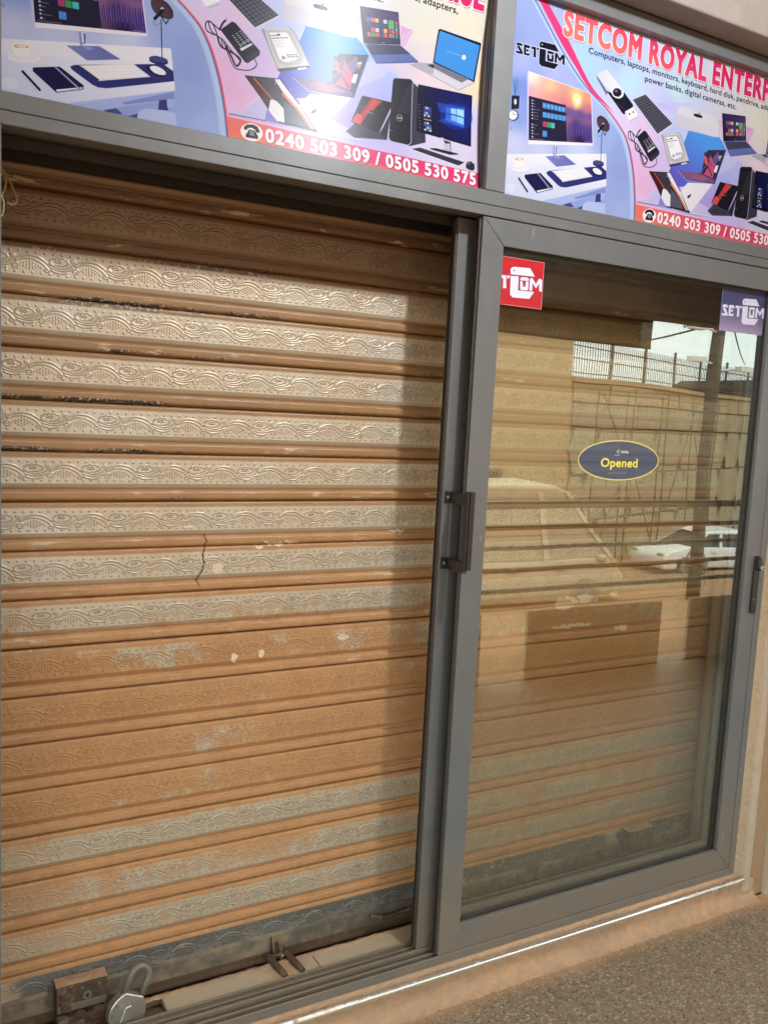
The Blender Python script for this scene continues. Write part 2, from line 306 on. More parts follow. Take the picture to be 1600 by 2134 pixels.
OPS = [
["i",[[0,0],[1126,0],[1126,507],[0,507]],[[170.5,6.0,[160,172,222]],[342.5,83.0,[170,190,235]],[258.5,123.0,[165,200,240]],[416.5,145.0,[180,215,240]],[573.5,30.0,[190,205,225]],[585.5,126.0,[190,220,230]],[787.5,9.0,[205,213,215]],[952.5,125.0,[212,214,205]],[1108.5,64.0,[214,212,200]],[1070.5,103.0,[222,215,195]],[954.5,153.0,[220,215,200]],[907.5,231.0,[210,200,215]],[1117.5,244.0,[235,215,185]],[961.5,257.0,[225,205,215]],[1118.5,332.0,[205,200,235]],[997.5,408.0,[210,205,232]],[859.5,426.0,[195,185,235]],[817.5,392.0,[180,175,235]],[856.5,301.0,[185,185,230]],[416.5,248.0,[215,195,230]],[481.5,244.0,[218,190,225]],[450.5,344.0,[222,180,220]],[486.5,398.0,[220,175,215]],[553.5,320.0,[205,185,228]],[475.5,429.0,[222,185,222]],[557.5,153.0,[190,195,238]],[418.5,239.0,[210,200,238]],[582.5,231.0,[180,195,240]]]],
["g",[[514.5,169.0],[667.5,137.0],[662.5,160.0],[590.5,184.0],[517.5,178.0]],[190,180,235],[523.5,168.0],[190,200,235],[662.5,160.0],0.8],
["g",[[646.5,218.0],[772.5,210.0],[791.5,223.0],[810.5,243.0],[775.5,339.0],[629.5,377.0],[588.5,332.0],[633.5,252.0]],[75,150,228],[709.5,222.0],[95,85,190],[621.5,373.0],1.0],
["g",[[588.5,332.0],[629.5,377.0],[638.5,386.0],[608.5,442.0],[552.5,440.0]],[95,85,195],[612.5,359.0],[140,130,215],[566.5,433.0],1.0],
["g",[[810.5,243.0],[888.5,272.0],[870.5,350.0],[774.5,419.0],[714.5,407.0],[775.5,339.0]],[170,185,235],[832.5,257.0],[165,150,220],[752.5,404.0],0.9],
["l",[[646.5,218.0],[633.5,252.0]],2.2,[190,215,245],1.0],
["l",[[588.5,332.0],[580.5,342.0]],3,[205,195,240],1.0],
["p",[[501.5,434.0],[544.5,389.0],[560.5,398.0],[555.5,439.0],[471.5,443.0]],[190,190,232],0.8],
["l",[[547.5,386.0],[500.5,433.0]],1.4,[230,205,235],1.0],
["l",[[562.5,400.0],[553.5,438.0]],1.6,[205,205,245],1.0],
["p",[[885.5,159.0],[921.5,161.0],[889.5,179.0]],[205,150,205],0.8],
["p",[[889.5,179.0],[923.5,162.0],[902.5,201.0],[890.5,200.0]],[214,165,214],0.8],
["p",[[766.5,166.0],[784.5,163.0],[785.5,179.0],[773.5,190.0]],[214,165,214],0.7],
["l",[[802.5,260.0],[816.5,248.0]],1.5,[150,150,200],1.0],
["p",[[816.5,248.0],[940.5,228.0],[873.5,247.0],[848.5,282.0],[784.5,319.0],[805.5,259.0]],[200,195,232],0.6],
["i",[[-1,-2],[64.3,-2.0],[77.1,11.2],[95.7,30.2],[115.4,50.5],[131.5,67.0],[142.5,78.3],[150.9,87.0],[158.4,94.7],[167.0,103.0],[177.0,112.3],[187.5,121.8],[198.1,131.1],[208.5,140.0],[218.7,148.5],[228.8,156.6],[238.9,164.3],[248.8,171.5],[258.4,178.0],[268.0,183.9],[277.5,189.4],[287.0,194.8],[296.7,199.8],[306.4,204.5],[316.1,209.1],[325.5,214.0],[334.7,219.3],[343.8,224.8],[352.6,230.4],[361.0,236.0],[368.9,241.5],[376.4,246.9],[383.5,252.4],[390.2,258.0],[396.6,263.3],[402.6,268.5],[408.3,274.2],[414.0,281.0],[419.6,289.1],[425.1,298.0],[430.4,308.0],[435.5,319.0],[440.4,331.3],[445.2,344.7],[449.7,358.9],[453.8,373.2],[457.3,387.9],[460.4,403.0],[463.1,418.3],[465.5,433.5],[467.5,449.4],[469.2,466.0],[470.6,481.2],[471.5,493.0],[471.9,500.4],[471.9,504.7],[471.6,507.1],[471.5,509],[-1,509]],[[21.5,106.0,[140,156,206]],[94.5,88.0,[146,162,212]],[43.5,169.0,[160,172,220]],[152.5,175.0,[165,175,225]],[56.5,227.0,[120,140,210]],[50.5,290.0,[135,155,218]],[34.5,375.0,[195,200,232]],[114.5,370.0,[190,198,232]],[253.5,341.0,[195,205,236]],[314.5,214.0,[165,180,226]],[353.5,294.0,[150,170,222]],[386.5,321.0,[140,160,215]],[392.5,369.0,[142,158,214]],[399.5,435.0,[148,165,220]],[419.5,477.0,[160,178,226]],[250.5,164.0,[160,172,222]]]],
["g",[[14.5,397.0],[347.5,336.0],[356.5,419.0],[209.5,474.0],[132.5,503.0],[20.5,500.0]],[225,228,242],[170.5,371.0],[205,212,238],[153.5,485.0],1.0],
["p",[[14.5,397.0],[336.5,338.0],[339.5,365.0],[19.5,425.0]],[232,232,240],0.5],
["p",[[132.5,503.0],[142.5,492.0],[354.5,420.0],[356.5,433.0],[194.5,498.0]],[165,180,228],0.9],
["p",[[246.5,468.0],[353.5,423.0],[355.5,437.0],[252.5,471.0]],[120,138,200],0.9],
["g",[[193.5,497.0],[352.5,438.0],[357.5,486.0],[212.5,508.0]],[140,160,215],[266.5,469.0],[150,165,220],[299.5,495.0],0.9],
["p",[[322.5,447.0],[338.5,442.0],[341.5,464.0],[320.5,467.0]],[60,62,120],1.0],
["p",[[338.5,441.0],[352.5,438.0],[353.5,453.0],[339.5,459.0]],[160,178,226],1.0],
["p",[[210.5,491.0],[235.5,482.0],[248.5,491.0],[222.5,496.0]],[65,65,120],0.9],
["p",[[257.5,494.0],[285.5,480.0],[278.5,493.0]],[65,65,120],0.9],
["p",[[276.5,494.0],[279.5,480.0],[293.5,470.0],[326.5,467.0],[356.5,466.0],[360.5,499.0],[276.5,505.0]],[178,192,232],1.0],
["p",[[51.5,474.0],[51.5,477.0],[50.5,479.0],[49.5,482.0],[47.5,484.0],[44.5,486.0],[41.5,488.0],[38.5,489.0],[34.5,489.0],[31.5,488.0],[28.5,487.0],[26.5,486.0],[24.5,484.0],[23.5,481.0],[22.5,479.0],[22.5,476.0],[23.5,473.0],[25.5,470.0],[27.5,468.0],[29.5,466.0],[32.5,465.0],[36.5,464.0],[39.5,464.0],[42.5,464.0],[45.5,465.0],[47.5,467.0],[49.5,469.0],[51.5,471.0]],[220,228,246],0.7],
["l",[[31.5,253.0],[18.5,207.0]],1.1,[60,110,140],0.75],
["l",[[31.5,253.0],[22.5,214.0]],1.1,[60,110,140],0.75],
["l",[[31.5,253.0],[24.5,208.0]],1.1,[60,110,140],0.75],
["l",[[31.5,253.0],[27.5,215.0]],1.1,[60,110,140],0.75],
["l",[[31.5,253.0],[30.5,210.0]],1.1,[60,110,140],0.75],
["l",[[31.5,253.0],[32.5,205.0]],1.1,[60,110,140],0.75],
["l",[[31.5,253.0],[36.5,211.0]],1.1,[60,110,140],0.75],
["l",[[31.5,253.0],[38.5,206.0]],1.1,[60,110,140],0.75],
["l",[[31.5,253.0],[42.5,213.0]],1.1,[60,110,140],0.75],
["p",[[21.5,253.0],[45.5,249.0],[46.5,280.0],[22.5,287.0]],[38,36,56],1.0],
["p",[[37.5,265.0],[37.5,267.0],[37.5,268.0],[37.5,270.0],[36.5,271.0],[35.5,272.0],[35.5,273.0],[34.5,273.0],[33.5,273.0],[32.5,273.0],[31.5,272.0],[30.5,271.0],[30.5,270.0],[29.5,269.0],[29.5,267.0],[29.5,265.0],[29.5,264.0],[29.5,262.0],[30.5,261.0],[31.5,260.0],[32.5,259.0],[33.5,259.0],[33.5,259.0],[34.5,259.0],[35.5,260.0],[36.5,261.0],[37.5,262.0],[37.5,264.0]],[215,215,225],1.0],
["p",[[46.5,297.0],[46.5,300.0],[45.5,303.0],[43.5,306.0],[41.5,308.0],[38.5,310.0],[35.5,312.0],[31.5,313.0],[27.5,313.0],[24.5,313.0],[21.5,312.0],[18.5,311.0],[16.5,308.0],[14.5,306.0],[14.5,303.0],[14.5,300.0],[15.5,297.0],[17.5,294.0],[19.5,292.0],[22.5,289.0],[25.5,288.0],[29.5,287.0],[32.5,286.0],[36.5,286.0],[39.5,287.0],[42.5,289.0],[44.5,291.0],[45.5,294.0]],[40,42,70],1.0],
["p",[[42.5,296.0],[42.5,299.0],[41.5,302.0],[40.5,304.0],[38.5,306.0],[36.5,308.0],[33.5,310.0],[30.5,310.0],[27.5,311.0],[24.5,311.0],[21.5,310.0],[19.5,308.0],[17.5,307.0],[16.5,304.0],[15.5,302.0],[15.5,299.0],[16.5,297.0],[18.5,294.0],[20.5,292.0],[22.5,290.0],[25.5,289.0],[28.5,288.0],[31.5,288.0],[34.5,288.0],[36.5,289.0],[39.5,290.0],[41.5,292.0],[42.5,294.0]],[228,230,240],1.0],
["l",[[31.5,289.0],[28.5,298.0],[43.5,296.0]],0.8,[50,50,70],1.0],
["l",[[24.5,314.0],[25.5,331.0]],0.5,[120,130,170],1.0],
["p",[[28.5,333.0],[28.5,333.0],[28.5,334.0],[28.5,335.0],[27.5,335.0],[27.5,336.0],[26.5,336.0],[26.5,336.0],[25.5,336.0],[24.5,336.0],[24.5,336.0],[23.5,336.0],[23.5,335.0],[22.5,335.0],[22.5,334.0],[22.5,333.0],[22.5,333.0],[23.5,332.0],[23.5,332.0],[24.5,331.0],[24.5,331.0],[25.5,331.0],[26.5,331.0],[26.5,331.0],[27.5,331.0],[28.5,331.0],[28.5,332.0],[28.5,332.0]],[80,90,130],1.0],
["p",[[27.5,333.0],[27.5,333.0],[27.5,334.0],[27.5,334.0],[27.5,335.0],[26.5,335.0],[26.5,335.0],[25.5,335.0],[25.5,335.0],[25.5,335.0],[24.5,335.0],[24.5,335.0],[24.5,335.0],[24.5,334.0],[23.5,334.0],[23.5,333.0],[24.5,333.0],[24.5,333.0],[24.5,332.0],[24.5,332.0],[25.5,332.0],[25.5,332.0],[26.5,332.0],[26.5,332.0],[26.5,332.0],[27.5,332.0],[27.5,332.0],[27.5,333.0]],[195,200,232],1.0],
["p",[[67.5,184.0],[280.5,194.0],[298.5,319.0],[296.5,324.0],[82.5,360.0]],[232,228,240],1.0],
["p",[[64.5,189.0],[68.5,184.0],[83.5,360.0],[79.5,358.0]],[180,190,228],1.0],
["i",[[69.5,186.0],[278.5,195.0],[296.5,318.0],[83.5,350.0]],[[80.5,193.0,[246,222,205]],[75.5,235.0,[235,165,175]],[143.5,204.0,[248,190,150]],[230.5,217.0,[255,235,150]],[234.5,231.0,[255,200,110]],[276.5,214.0,[240,150,120]],[275.5,235.0,[205,110,130]],[209.5,236.0,[235,140,130]],[157.5,234.0,[232,140,140]],[210.5,249.0,[120,80,140]],[245.5,252.0,[95,70,135]],[283.5,251.0,[110,75,140]],[236.5,284.0,[60,45,110]],[278.5,297.0,[75,55,130]],[251.5,320.0,[35,28,65]],[137.5,314.0,[30,28,50]]]],
["p",[[247.5,218.0],[247.5,221.0],[246.5,225.0],[245.5,228.0],[242.5,231.0],[240.5,234.0],[236.5,236.0],[233.5,237.0],[229.5,237.0],[226.5,236.0],[223.5,235.0],[220.5,233.0],[218.5,231.0],[217.5,228.0],[216.5,224.0],[216.5,221.0],[217.5,217.0],[218.5,214.0],[221.5,211.0],[223.5,208.0],[226.5,207.0],[230.5,205.0],[233.5,205.0],[237.5,206.0],[240.5,207.0],[243.5,209.0],[245.5,211.0],[246.5,214.0]],[255,240,170],0.5],
["p",[[241.5,221.0],[241.5,223.0],[241.5,224.0],[240.5,226.0],[239.5,227.0],[237.5,228.0],[236.5,229.0],[234.5,230.0],[233.5,230.0],[231.5,230.0],[230.5,229.0],[228.5,228.0],[227.5,227.0],[227.5,226.0],[226.5,224.0],[226.5,223.0],[227.5,221.0],[227.5,219.0],[228.5,218.0],[230.5,217.0],[231.5,216.0],[233.5,216.0],[235.5,215.0],[236.5,216.0],[238.5,216.0],[239.5,217.0],[240.5,218.0],[241.5,220.0]],[255,250,210],0.9],
["l",[[203.5,282.0],[207.5,315.0]],1.3,[120,100,190],0.75],
["l",[[207.5,292.0],[211.5,326.0]],1.3,[45,35,85],0.75],
["l",[[209.5,288.0],[213.5,322.0]],1.3,[95,75,165],0.75],
["l",[[211.5,284.0],[215.5,318.0]],1.3,[35,28,70],0.75],
["l",[[213.5,280.0],[217.5,314.0]],1.3,[120,100,190],0.75],
["l",[[217.5,291.0],[221.5,324.0]],1.3,[45,35,85],0.75],
["l",[[219.5,287.0],[223.5,320.0]],1.3,[95,75,165],0.75],
["l",[[221.5,283.0],[225.5,316.0]],1.3,[35,28,70],0.75],
["l",[[223.5,279.0],[227.5,312.0]],1.3,[120,100,190],0.75],
["l",[[227.5,289.0],[231.5,323.0]],1.3,[45,35,85],0.75],
["l",[[229.5,285.0],[233.5,319.0]],1.3,[95,75,165],0.75],
["l",[[231.5,281.0],[235.5,315.0]],1.3,[35,28,70],0.75],
["l",[[234.5,277.0],[238.5,311.0]],1.3,[120,100,190],0.75],
["l",[[237.5,288.0],[241.5,321.0]],1.3,[45,35,85],0.75],
["l",[[239.5,284.0],[244.5,317.0]],1.3,[95,75,165],0.75],
["l",[[242.5,280.0],[246.5,313.0]],1.3,[35,28,70],0.75],
["l",[[244.5,276.0],[248.5,309.0]],1.3,[120,100,190],0.75],
["l",[[247.5,286.0],[252.5,320.0]],1.3,[45,35,85],0.75],
["l",[[250.5,282.0],[254.5,316.0]],1.3,[95,75,165],0.75],
["l",[[252.5,278.0],[256.5,312.0]],1.3,[35,28,70],0.75],
["l",[[254.5,274.0],[258.5,307.0]],1.3,[120,100,190],0.75],
["l",[[258.5,285.0],[262.5,318.0]],1.3,[45,35,85],0.75],
["l",[[260.5,280.0],[264.5,314.0]],1.3,[95,75,165],0.75],
["l",[[262.5,276.0],[267.5,310.0]],1.3,[35,28,70],0.75],
["l",[[264.5,272.0],[269.5,306.0]],1.3,[120,100,190],0.75],
["l",[[268.5,283.0],[272.5,317.0]],1.3,[45,35,85],0.75],
["l",[[270.5,279.0],[275.5,313.0]],1.3,[95,75,165],0.75],
["l",[[273.5,275.0],[277.5,308.0]],1.3,[35,28,70],0.75],
["l",[[275.5,271.0],[279.5,304.0]],1.3,[120,100,190],0.75],
["l",[[279.5,281.0],[283.5,315.0]],1.3,[45,35,85],0.75],
["l",[[281.5,277.0],[285.5,311.0]],1.3,[95,75,165],0.75],
["l",[[283.5,273.0],[287.5,307.0]],1.3,[35,28,70],0.75],
["l",[[285.5,269.0],[290.5,303.0]],1.3,[120,100,190],0.75],
["l",[[289.5,280.0],[293.5,314.0]],1.3,[45,35,85],0.75],
["p",[[198.5,245.0],[215.5,246.0],[244.5,247.0],[285.5,249.0],[287.5,261.0],[200.5,270.0]],[100,78,140],0.7],
["p",[[74.5,243.0],[196.5,241.0],[208.5,331.0],[83.5,350.0]],[38,36,58],1.0],
["p",[[120.2,249.7],[131.6,249.3],[132.6,262.6],[121.1,263.2]],[80,140,215],1.0],
["p",[[132.9,249.2],[144.3,248.8],[145.5,262.0],[133.9,262.6]],[80,140,215],1.0],
["p",[[145.5,248.7],[156.9,248.3],[158.3,261.3],[146.7,261.9]],[80,140,215],1.0],
["p",[[158.2,248.2],[169.6,247.7],[171.1,260.6],[159.6,261.2]],[80,140,215],1.0],
["p",[[170.9,247.7],[182.3,247.2],[183.9,260.0],[172.4,260.6]],[80,140,215],1.0],
["p",[[183.6,247.2],[195.0,246.7],[196.8,259.3],[185.2,259.9]],[80,140,215],1.0],
["p",[[122.2,272.7],[133.9,271.9],[135.6,284.5],[124.0,285.3]],[85,150,220],1.0],
["p",[[135.2,271.8],[146.9,271.1],[148.4,283.7],[136.9,284.4]],[85,150,220],1.0],
["p",[[148.2,271.0],[159.9,270.2],[161.3,282.8],[149.7,283.6]],[85,150,220],1.0],
["p",[[161.2,270.2],[172.9,269.4],[174.1,282.0],[162.6,282.8]],[85,150,220],1.0],
["p",[[174.2,269.3],[185.9,268.6],[187.0,281.2],[175.4,281.9]],[85,150,220],1.0],
["p",[[187.2,268.5],[198.9,267.7],[199.8,280.3],[188.3,281.1]],[85,150,220],1.0],
["p",[[124.1,295.5],[136.7,294.6],[138.2,307.5],[126.0,308.4]],[170,60,110],1.0],
["p",[[137.8,294.5],[150.3,293.6],[151.6,306.5],[139.3,307.4]],[60,150,90],1.0],
["p",[[151.4,293.5],[164.0,292.6],[164.9,305.5],[152.6,306.4]],[80,180,180],1.0],
["p",[[126.5,318.0],[140.5,317.0],[141.5,331.0],[127.5,333.0]],[80,140,215],1.0],
["p",[[126.6,254.6],[130.2,254.5],[130.2,256.9],[126.6,257.0]],[180,210,245],1.0],
["p",[[138.5,254.1],[142.0,254.0],[142.0,256.4],[138.5,256.5]],[180,210,245],1.0],
["p",[[150.3,253.6],[153.9,253.5],[153.9,255.9],[150.3,256.0]],[180,210,245],1.0],
["p",[[162.1,253.1],[165.7,253.0],[165.7,255.4],[162.1,255.5]],[180,210,245],1.0],
["p",[[174.0,252.6],[177.5,252.5],[177.5,254.9],[174.0,255.0]],[180,210,245],1.0],
["p",[[185.8,252.1],[189.4,252.0],[189.4,254.4],[185.8,254.5]],[180,210,245],1.0],
["p",[[84.5,250.0],[88.5,250.0],[88.5,253.0],[84.5,253.0]],[210,210,225],1.0],
["l",[[90.5,251.0],[94.5,252.0]],0.9,[150,150,170],1.0],
["p",[[85.5,257.0],[88.5,257.0],[89.5,260.0],[85.5,260.0]],[210,210,225],1.0],
["l",[[90.5,259.0],[96.5,259.0]],0.9,[150,150,170],1.0],
["p",[[85.5,264.0],[89.5,264.0],[89.5,267.0],[86.5,267.0]],[210,210,225],1.0],
["l",[[91.5,266.0],[99.5,266.0]],0.9,[150,150,170],1.0],
["p",[[86.5,272.0],[90.5,271.0],[90.5,274.0],[86.5,275.0]],[210,210,225],1.0],
["l",[[91.5,273.0],[112.5,270.0]],0.9,[150,150,170],1.0],
["p",[[87.5,279.0],[90.5,279.0],[91.5,282.0],[87.5,282.0]],[210,210,225],1.0],
["l",[[92.5,280.0],[106.5,279.0]],0.9,[150,150,170],1.0],
["p",[[87.5,286.0],[91.5,286.0],[91.5,289.0],[87.5,289.0]],[210,210,225],1.0],
["l",[[93.5,288.0],[109.5,286.0]],0.9,[150,150,170],1.0],
["p",[[88.5,294.0],[92.5,293.0],[92.5,296.0],[88.5,297.0]],[210,210,225],1.0],
["l",[[93.5,295.0],[108.5,294.0]],0.9,[150,150,170],1.0],
["p",[[89.5,308.0],[93.5,308.0],[93.5,311.0],[89.5,311.0]],[210,210,225],1.0],
["l",[[95.5,310.0],[108.5,309.0]],0.9,[150,150,170],1.0],
["p",[[90.5,315.0],[94.5,315.0],[94.5,318.0],[90.5,319.0]],[210,210,225],1.0],
["l",[[95.5,317.0],[102.5,317.0]],0.9,[150,150,170],1.0],
["p",[[90.5,323.0],[94.5,323.0],[95.5,326.0],[91.5,326.0]],[210,210,225],1.0],
["l",[[96.5,324.0],[99.5,325.0]],0.9,[150,150,170],1.0],
["p",[[91.5,330.0],[95.5,330.0],[95.5,333.0],[91.5,333.0]],[210,210,225],1.0],
["l",[[97.5,332.0],[113.5,330.0]],0.9,[150,150,170],1.0],
["p",[[92.5,338.0],[96.5,337.0],[96.5,341.0],[92.5,341.0]],[210,210,225],1.0],
["l",[[97.5,339.0],[100.5,340.0]],0.9,[150,150,170],1.0],
["l",[[86.5,346.0],[131.5,340.0]],1.3,[170,175,200],0.6],
["l",[[270.5,319.0],[289.5,317.0]],0.7,[170,170,190],1.0],
["p",[[164.5,348.0],[168.5,347.0],[170.5,373.0],[166.5,373.0]],[130,135,185],1.0],
["p",[[168.5,347.0],[178.5,346.0],[179.5,371.0],[170.5,373.0]],[205,210,236],1.0],
["p",[[172.5,349.0],[177.5,348.0],[177.5,367.0],[170.5,369.0],[170.5,367.0],[174.5,366.0]],[105,105,160],1.0],
["g",[[140.5,380.0],[203.5,366.0],[245.5,382.0],[180.5,400.0]],[120,130,190],[149.5,379.0],[105,112,175],[212.5,389.0],1.0],
["l",[[180.5,400.0],[245.5,383.0]],1.4,[210,215,240],1.0],
["p",[[191.5,374.0],[191.5,375.0],[190.5,376.0],[189.5,376.0],[188.5,377.0],[186.5,378.0],[184.5,379.0],[182.5,379.0],[180.5,379.0],[178.5,379.0],[177.5,379.0],[175.5,379.0],[174.5,378.0],[173.5,378.0],[173.5,377.0],[173.5,376.0],[174.5,375.0],[175.5,374.0],[176.5,373.0],[178.5,373.0],[180.5,372.0],[182.5,372.0],[184.5,371.0],[186.5,371.0],[187.5,371.0],[189.5,372.0],[190.5,372.0],[191.5,373.0]],[150,160,210],0.7],
["p",[[343.5,252.0],[346.5,255.0],[349.5,259.0],[351.5,264.0],[351.5,268.0],[351.5,272.0],[349.5,275.0],[346.5,278.0],[342.5,279.0],[338.5,280.0],[333.5,280.0],[327.5,279.0],[322.5,277.0],[317.5,275.0],[313.5,272.0],[309.5,268.0],[307.5,264.0],[305.5,259.0],[304.5,255.0],[305.5,252.0],[307.5,248.0],[310.5,246.0],[313.5,244.0],[318.5,243.0],[323.5,243.0],[328.5,244.0],[333.5,246.0],[338.5,248.0]],[62,48,62],1.0],
["p",[[337.5,256.0],[340.5,259.0],[342.5,263.0],[344.5,266.0],[344.5,270.0],[344.5,273.0],[342.5,276.0],[340.5,278.0],[337.5,280.0],[333.5,280.0],[329.5,280.0],[324.5,279.0],[320.5,278.0],[316.5,276.0],[312.5,273.0],[309.5,270.0],[306.5,266.0],[305.5,263.0],[304.5,259.0],[305.5,256.0],[306.5,253.0],[309.5,251.0],[312.5,249.0],[316.5,249.0],[320.5,249.0],[324.5,249.0],[329.5,251.0],[333.5,253.0]],[80,62,72],0.6],
["p",[[331.5,261.0],[331.5,262.0],[331.5,262.0],[331.5,263.0],[330.5,264.0],[330.5,264.0],[329.5,264.0],[328.5,265.0],[327.5,265.0],[327.5,265.0],[326.5,264.0],[325.5,264.0],[325.5,264.0],[324.5,263.0],[324.5,263.0],[324.5,262.0],[325.5,262.0],[325.5,261.0],[325.5,260.0],[326.5,260.0],[327.5,260.0],[328.5,259.0],[328.5,259.0],[329.5,259.0],[330.5,260.0],[330.5,260.0],[331.5,260.0],[331.5,261.0]],[220,205,205],1.0],
["l",[[329.5,265.0],[313.5,285.0]],6,[25,24,40],1.0],
["l",[[324.5,275.0],[336.5,290.0],[341.5,281.0]],2.2,[25,24,40],1.0],
["l",[[313.5,286.0],[310.5,295.0],[317.5,298.0],[325.5,290.0]],0.7,[90,90,120],1.0],
["l",[[326.5,284.0],[329.5,364.0]],2.0,[34,34,70],1.0],
["p",[[341.5,363.0],[340.5,365.0],[338.5,366.0],[336.5,368.0],[333.5,369.0],[329.5,370.0],[325.5,371.0],[320.5,371.0],[316.5,371.0],[312.5,371.0],[309.5,371.0],[306.5,370.0],[303.5,369.0],[302.5,367.0],[302.5,366.0],[302.5,364.0],[304.5,363.0],[306.5,362.0],[310.5,360.0],[313.5,359.0],[317.5,358.0],[322.5,358.0],[326.5,358.0],[330.5,358.0],[334.5,359.0],[337.5,359.0],[339.5,361.0],[340.5,362.0]],[60,64,120],1.0],
["p",[[341.5,367.0],[340.5,368.0],[339.5,370.0],[336.5,371.0],[333.5,372.0],[329.5,373.0],[325.5,374.0],[321.5,374.0],[317.5,375.0],[312.5,374.0],[309.5,374.0],[306.5,373.0],[304.5,372.0],[302.5,371.0],[302.5,369.0],[303.5,368.0],[304.5,366.0],[307.5,365.0],[310.5,363.0],[314.5,362.0],[318.5,362.0],[322.5,361.0],[326.5,361.0],[331.5,361.0],[334.5,362.0],[337.5,363.0],[339.5,364.0],[341.5,365.0]],[40,42,90],1.0],
["p",[[340.5,363.0],[339.5,364.0],[338.5,365.0],[336.5,367.0],[332.5,368.0],[329.5,369.0],[325.5,369.0],[321.5,370.0],[316.5,370.0],[312.5,370.0],[309.5,369.0],[306.5,369.0],[304.5,368.0],[303.5,366.0],[302.5,365.0],[303.5,364.0],[304.5,363.0],[307.5,361.0],[310.5,360.0],[313.5,359.0],[317.5,359.0],[322.5,358.0],[326.5,358.0],[330.5,358.0],[333.5,359.0],[336.5,359.0],[338.5,360.0],[340.5,361.0]],[66,70,130],1.0],
["p",[[91.5,417.0],[91.5,419.0],[89.5,421.0],[85.5,424.0],[81.5,426.0],[75.5,428.0],[69.5,430.0],[62.5,431.0],[56.5,432.0],[50.5,433.0],[44.5,432.0],[39.5,432.0],[36.5,431.0],[33.5,429.0],[33.5,427.0],[33.5,425.0],[35.5,423.0],[38.5,420.0],[43.5,418.0],[48.5,416.0],[54.5,414.0],[61.5,413.0],[67.5,412.0],[74.5,411.0],[79.5,412.0],[84.5,412.0],[88.5,413.0],[90.5,415.0]],[236,234,240],1.0],
["p",[[87.5,415.0],[86.5,417.0],[85.5,419.0],[82.5,421.0],[78.5,423.0],[73.5,424.0],[68.5,426.0],[62.5,427.0],[56.5,428.0],[51.5,428.0],[46.5,428.0],[42.5,428.0],[39.5,427.0],[37.5,426.0],[36.5,424.0],[37.5,423.0],[39.5,421.0],[41.5,419.0],[45.5,417.0],[50.5,416.0],[55.5,414.0],[61.5,413.0],[67.5,412.0],[72.5,412.0],[77.5,412.0],[81.5,412.0],[84.5,413.0],[86.5,414.0]],[225,226,238],1.0],
["p",[[52.5,412.0],[52.5,414.0],[51.5,416.0],[51.5,417.0],[49.5,419.0],[48.5,420.0],[46.5,421.0],[44.5,422.0],[42.5,422.0],[40.5,421.0],[39.5,421.0],[37.5,420.0],[36.5,418.0],[35.5,417.0],[35.5,415.0],[35.5,413.0],[36.5,412.0],[36.5,410.0],[38.5,409.0],[39.5,407.0],[41.5,407.0],[43.5,406.0],[45.5,406.0],[47.5,406.0],[48.5,407.0],[50.5,408.0],[51.5,409.0],[52.5,411.0]],[232,230,236],1.0],
["p",[[48.5,413.0],[48.5,414.0],[48.5,415.0],[47.5,416.0],[47.5,417.0],[46.5,418.0],[45.5,418.0],[44.5,419.0],[43.5,419.0],[42.5,419.0],[41.5,418.0],[40.5,417.0],[39.5,417.0],[39.5,416.0],[39.5,415.0],[39.5,413.0],[39.5,412.0],[40.5,411.0],[40.5,410.0],[41.5,410.0],[42.5,409.0],[43.5,409.0],[44.5,409.0],[45.5,409.0],[46.5,409.0],[47.5,410.0],[48.5,411.0],[48.5,412.0]],[205,210,232],1.0],
["p",[[39.5,404.0],[73.5,401.0],[73.5,412.0],[66.5,421.0],[51.5,423.0],[42.5,416.0]],[238,234,236],1.0],
["p",[[74.5,399.0],[74.5,400.0],[73.5,401.0],[71.5,402.0],[68.5,403.0],[65.5,404.0],[61.5,405.0],[57.5,406.0],[53.5,407.0],[49.5,407.0],[46.5,407.0],[43.5,407.0],[41.5,407.0],[40.5,406.0],[39.5,405.0],[40.5,404.0],[41.5,403.0],[43.5,402.0],[46.5,401.0],[49.5,400.0],[52.5,399.0],[56.5,398.0],[60.5,397.0],[64.5,397.0],[67.5,397.0],[70.5,397.0],[72.5,397.0],[74.5,398.0]],[240,236,236],1.0],
["p",[[72.5,399.0],[71.5,400.0],[70.5,401.0],[69.5,402.0],[67.5,403.0],[64.5,403.0],[61.5,404.0],[58.5,405.0],[55.5,405.0],[52.5,406.0],[49.5,406.0],[47.5,406.0],[46.5,405.0],[44.5,405.0],[44.5,404.0],[44.5,404.0],[45.5,403.0],[47.5,402.0],[49.5,401.0],[52.5,400.0],[54.5,400.0],[58.5,399.0],[61.5,399.0],[64.5,398.0],[66.5,398.0],[68.5,398.0],[70.5,398.0],[71.5,399.0]],[190,150,120],1.0],
["p",[[68.5,400.0],[68.5,400.0],[67.5,401.0],[66.5,402.0],[65.5,402.0],[63.5,403.0],[61.5,403.0],[59.5,404.0],[57.5,404.0],[55.5,404.0],[53.5,404.0],[51.5,404.0],[50.5,404.0],[49.5,404.0],[49.5,403.0],[49.5,403.0],[50.5,402.0],[51.5,402.0],[53.5,401.0],[54.5,401.0],[56.5,400.0],[58.5,400.0],[61.5,400.0],[63.5,399.0],[64.5,399.0],[66.5,399.0],[67.5,399.0],[68.5,400.0]],[245,225,200],1.0],
["p",[[78.5,437.0],[126.5,424.0],[130.5,425.0],[172.5,450.0],[172.5,458.0],[121.5,476.0],[78.5,444.0]],[32,30,72],1.0],
["p",[[120.5,470.0],[171.5,454.0],[170.5,457.0],[122.5,474.0]],[235,235,245],1.0],
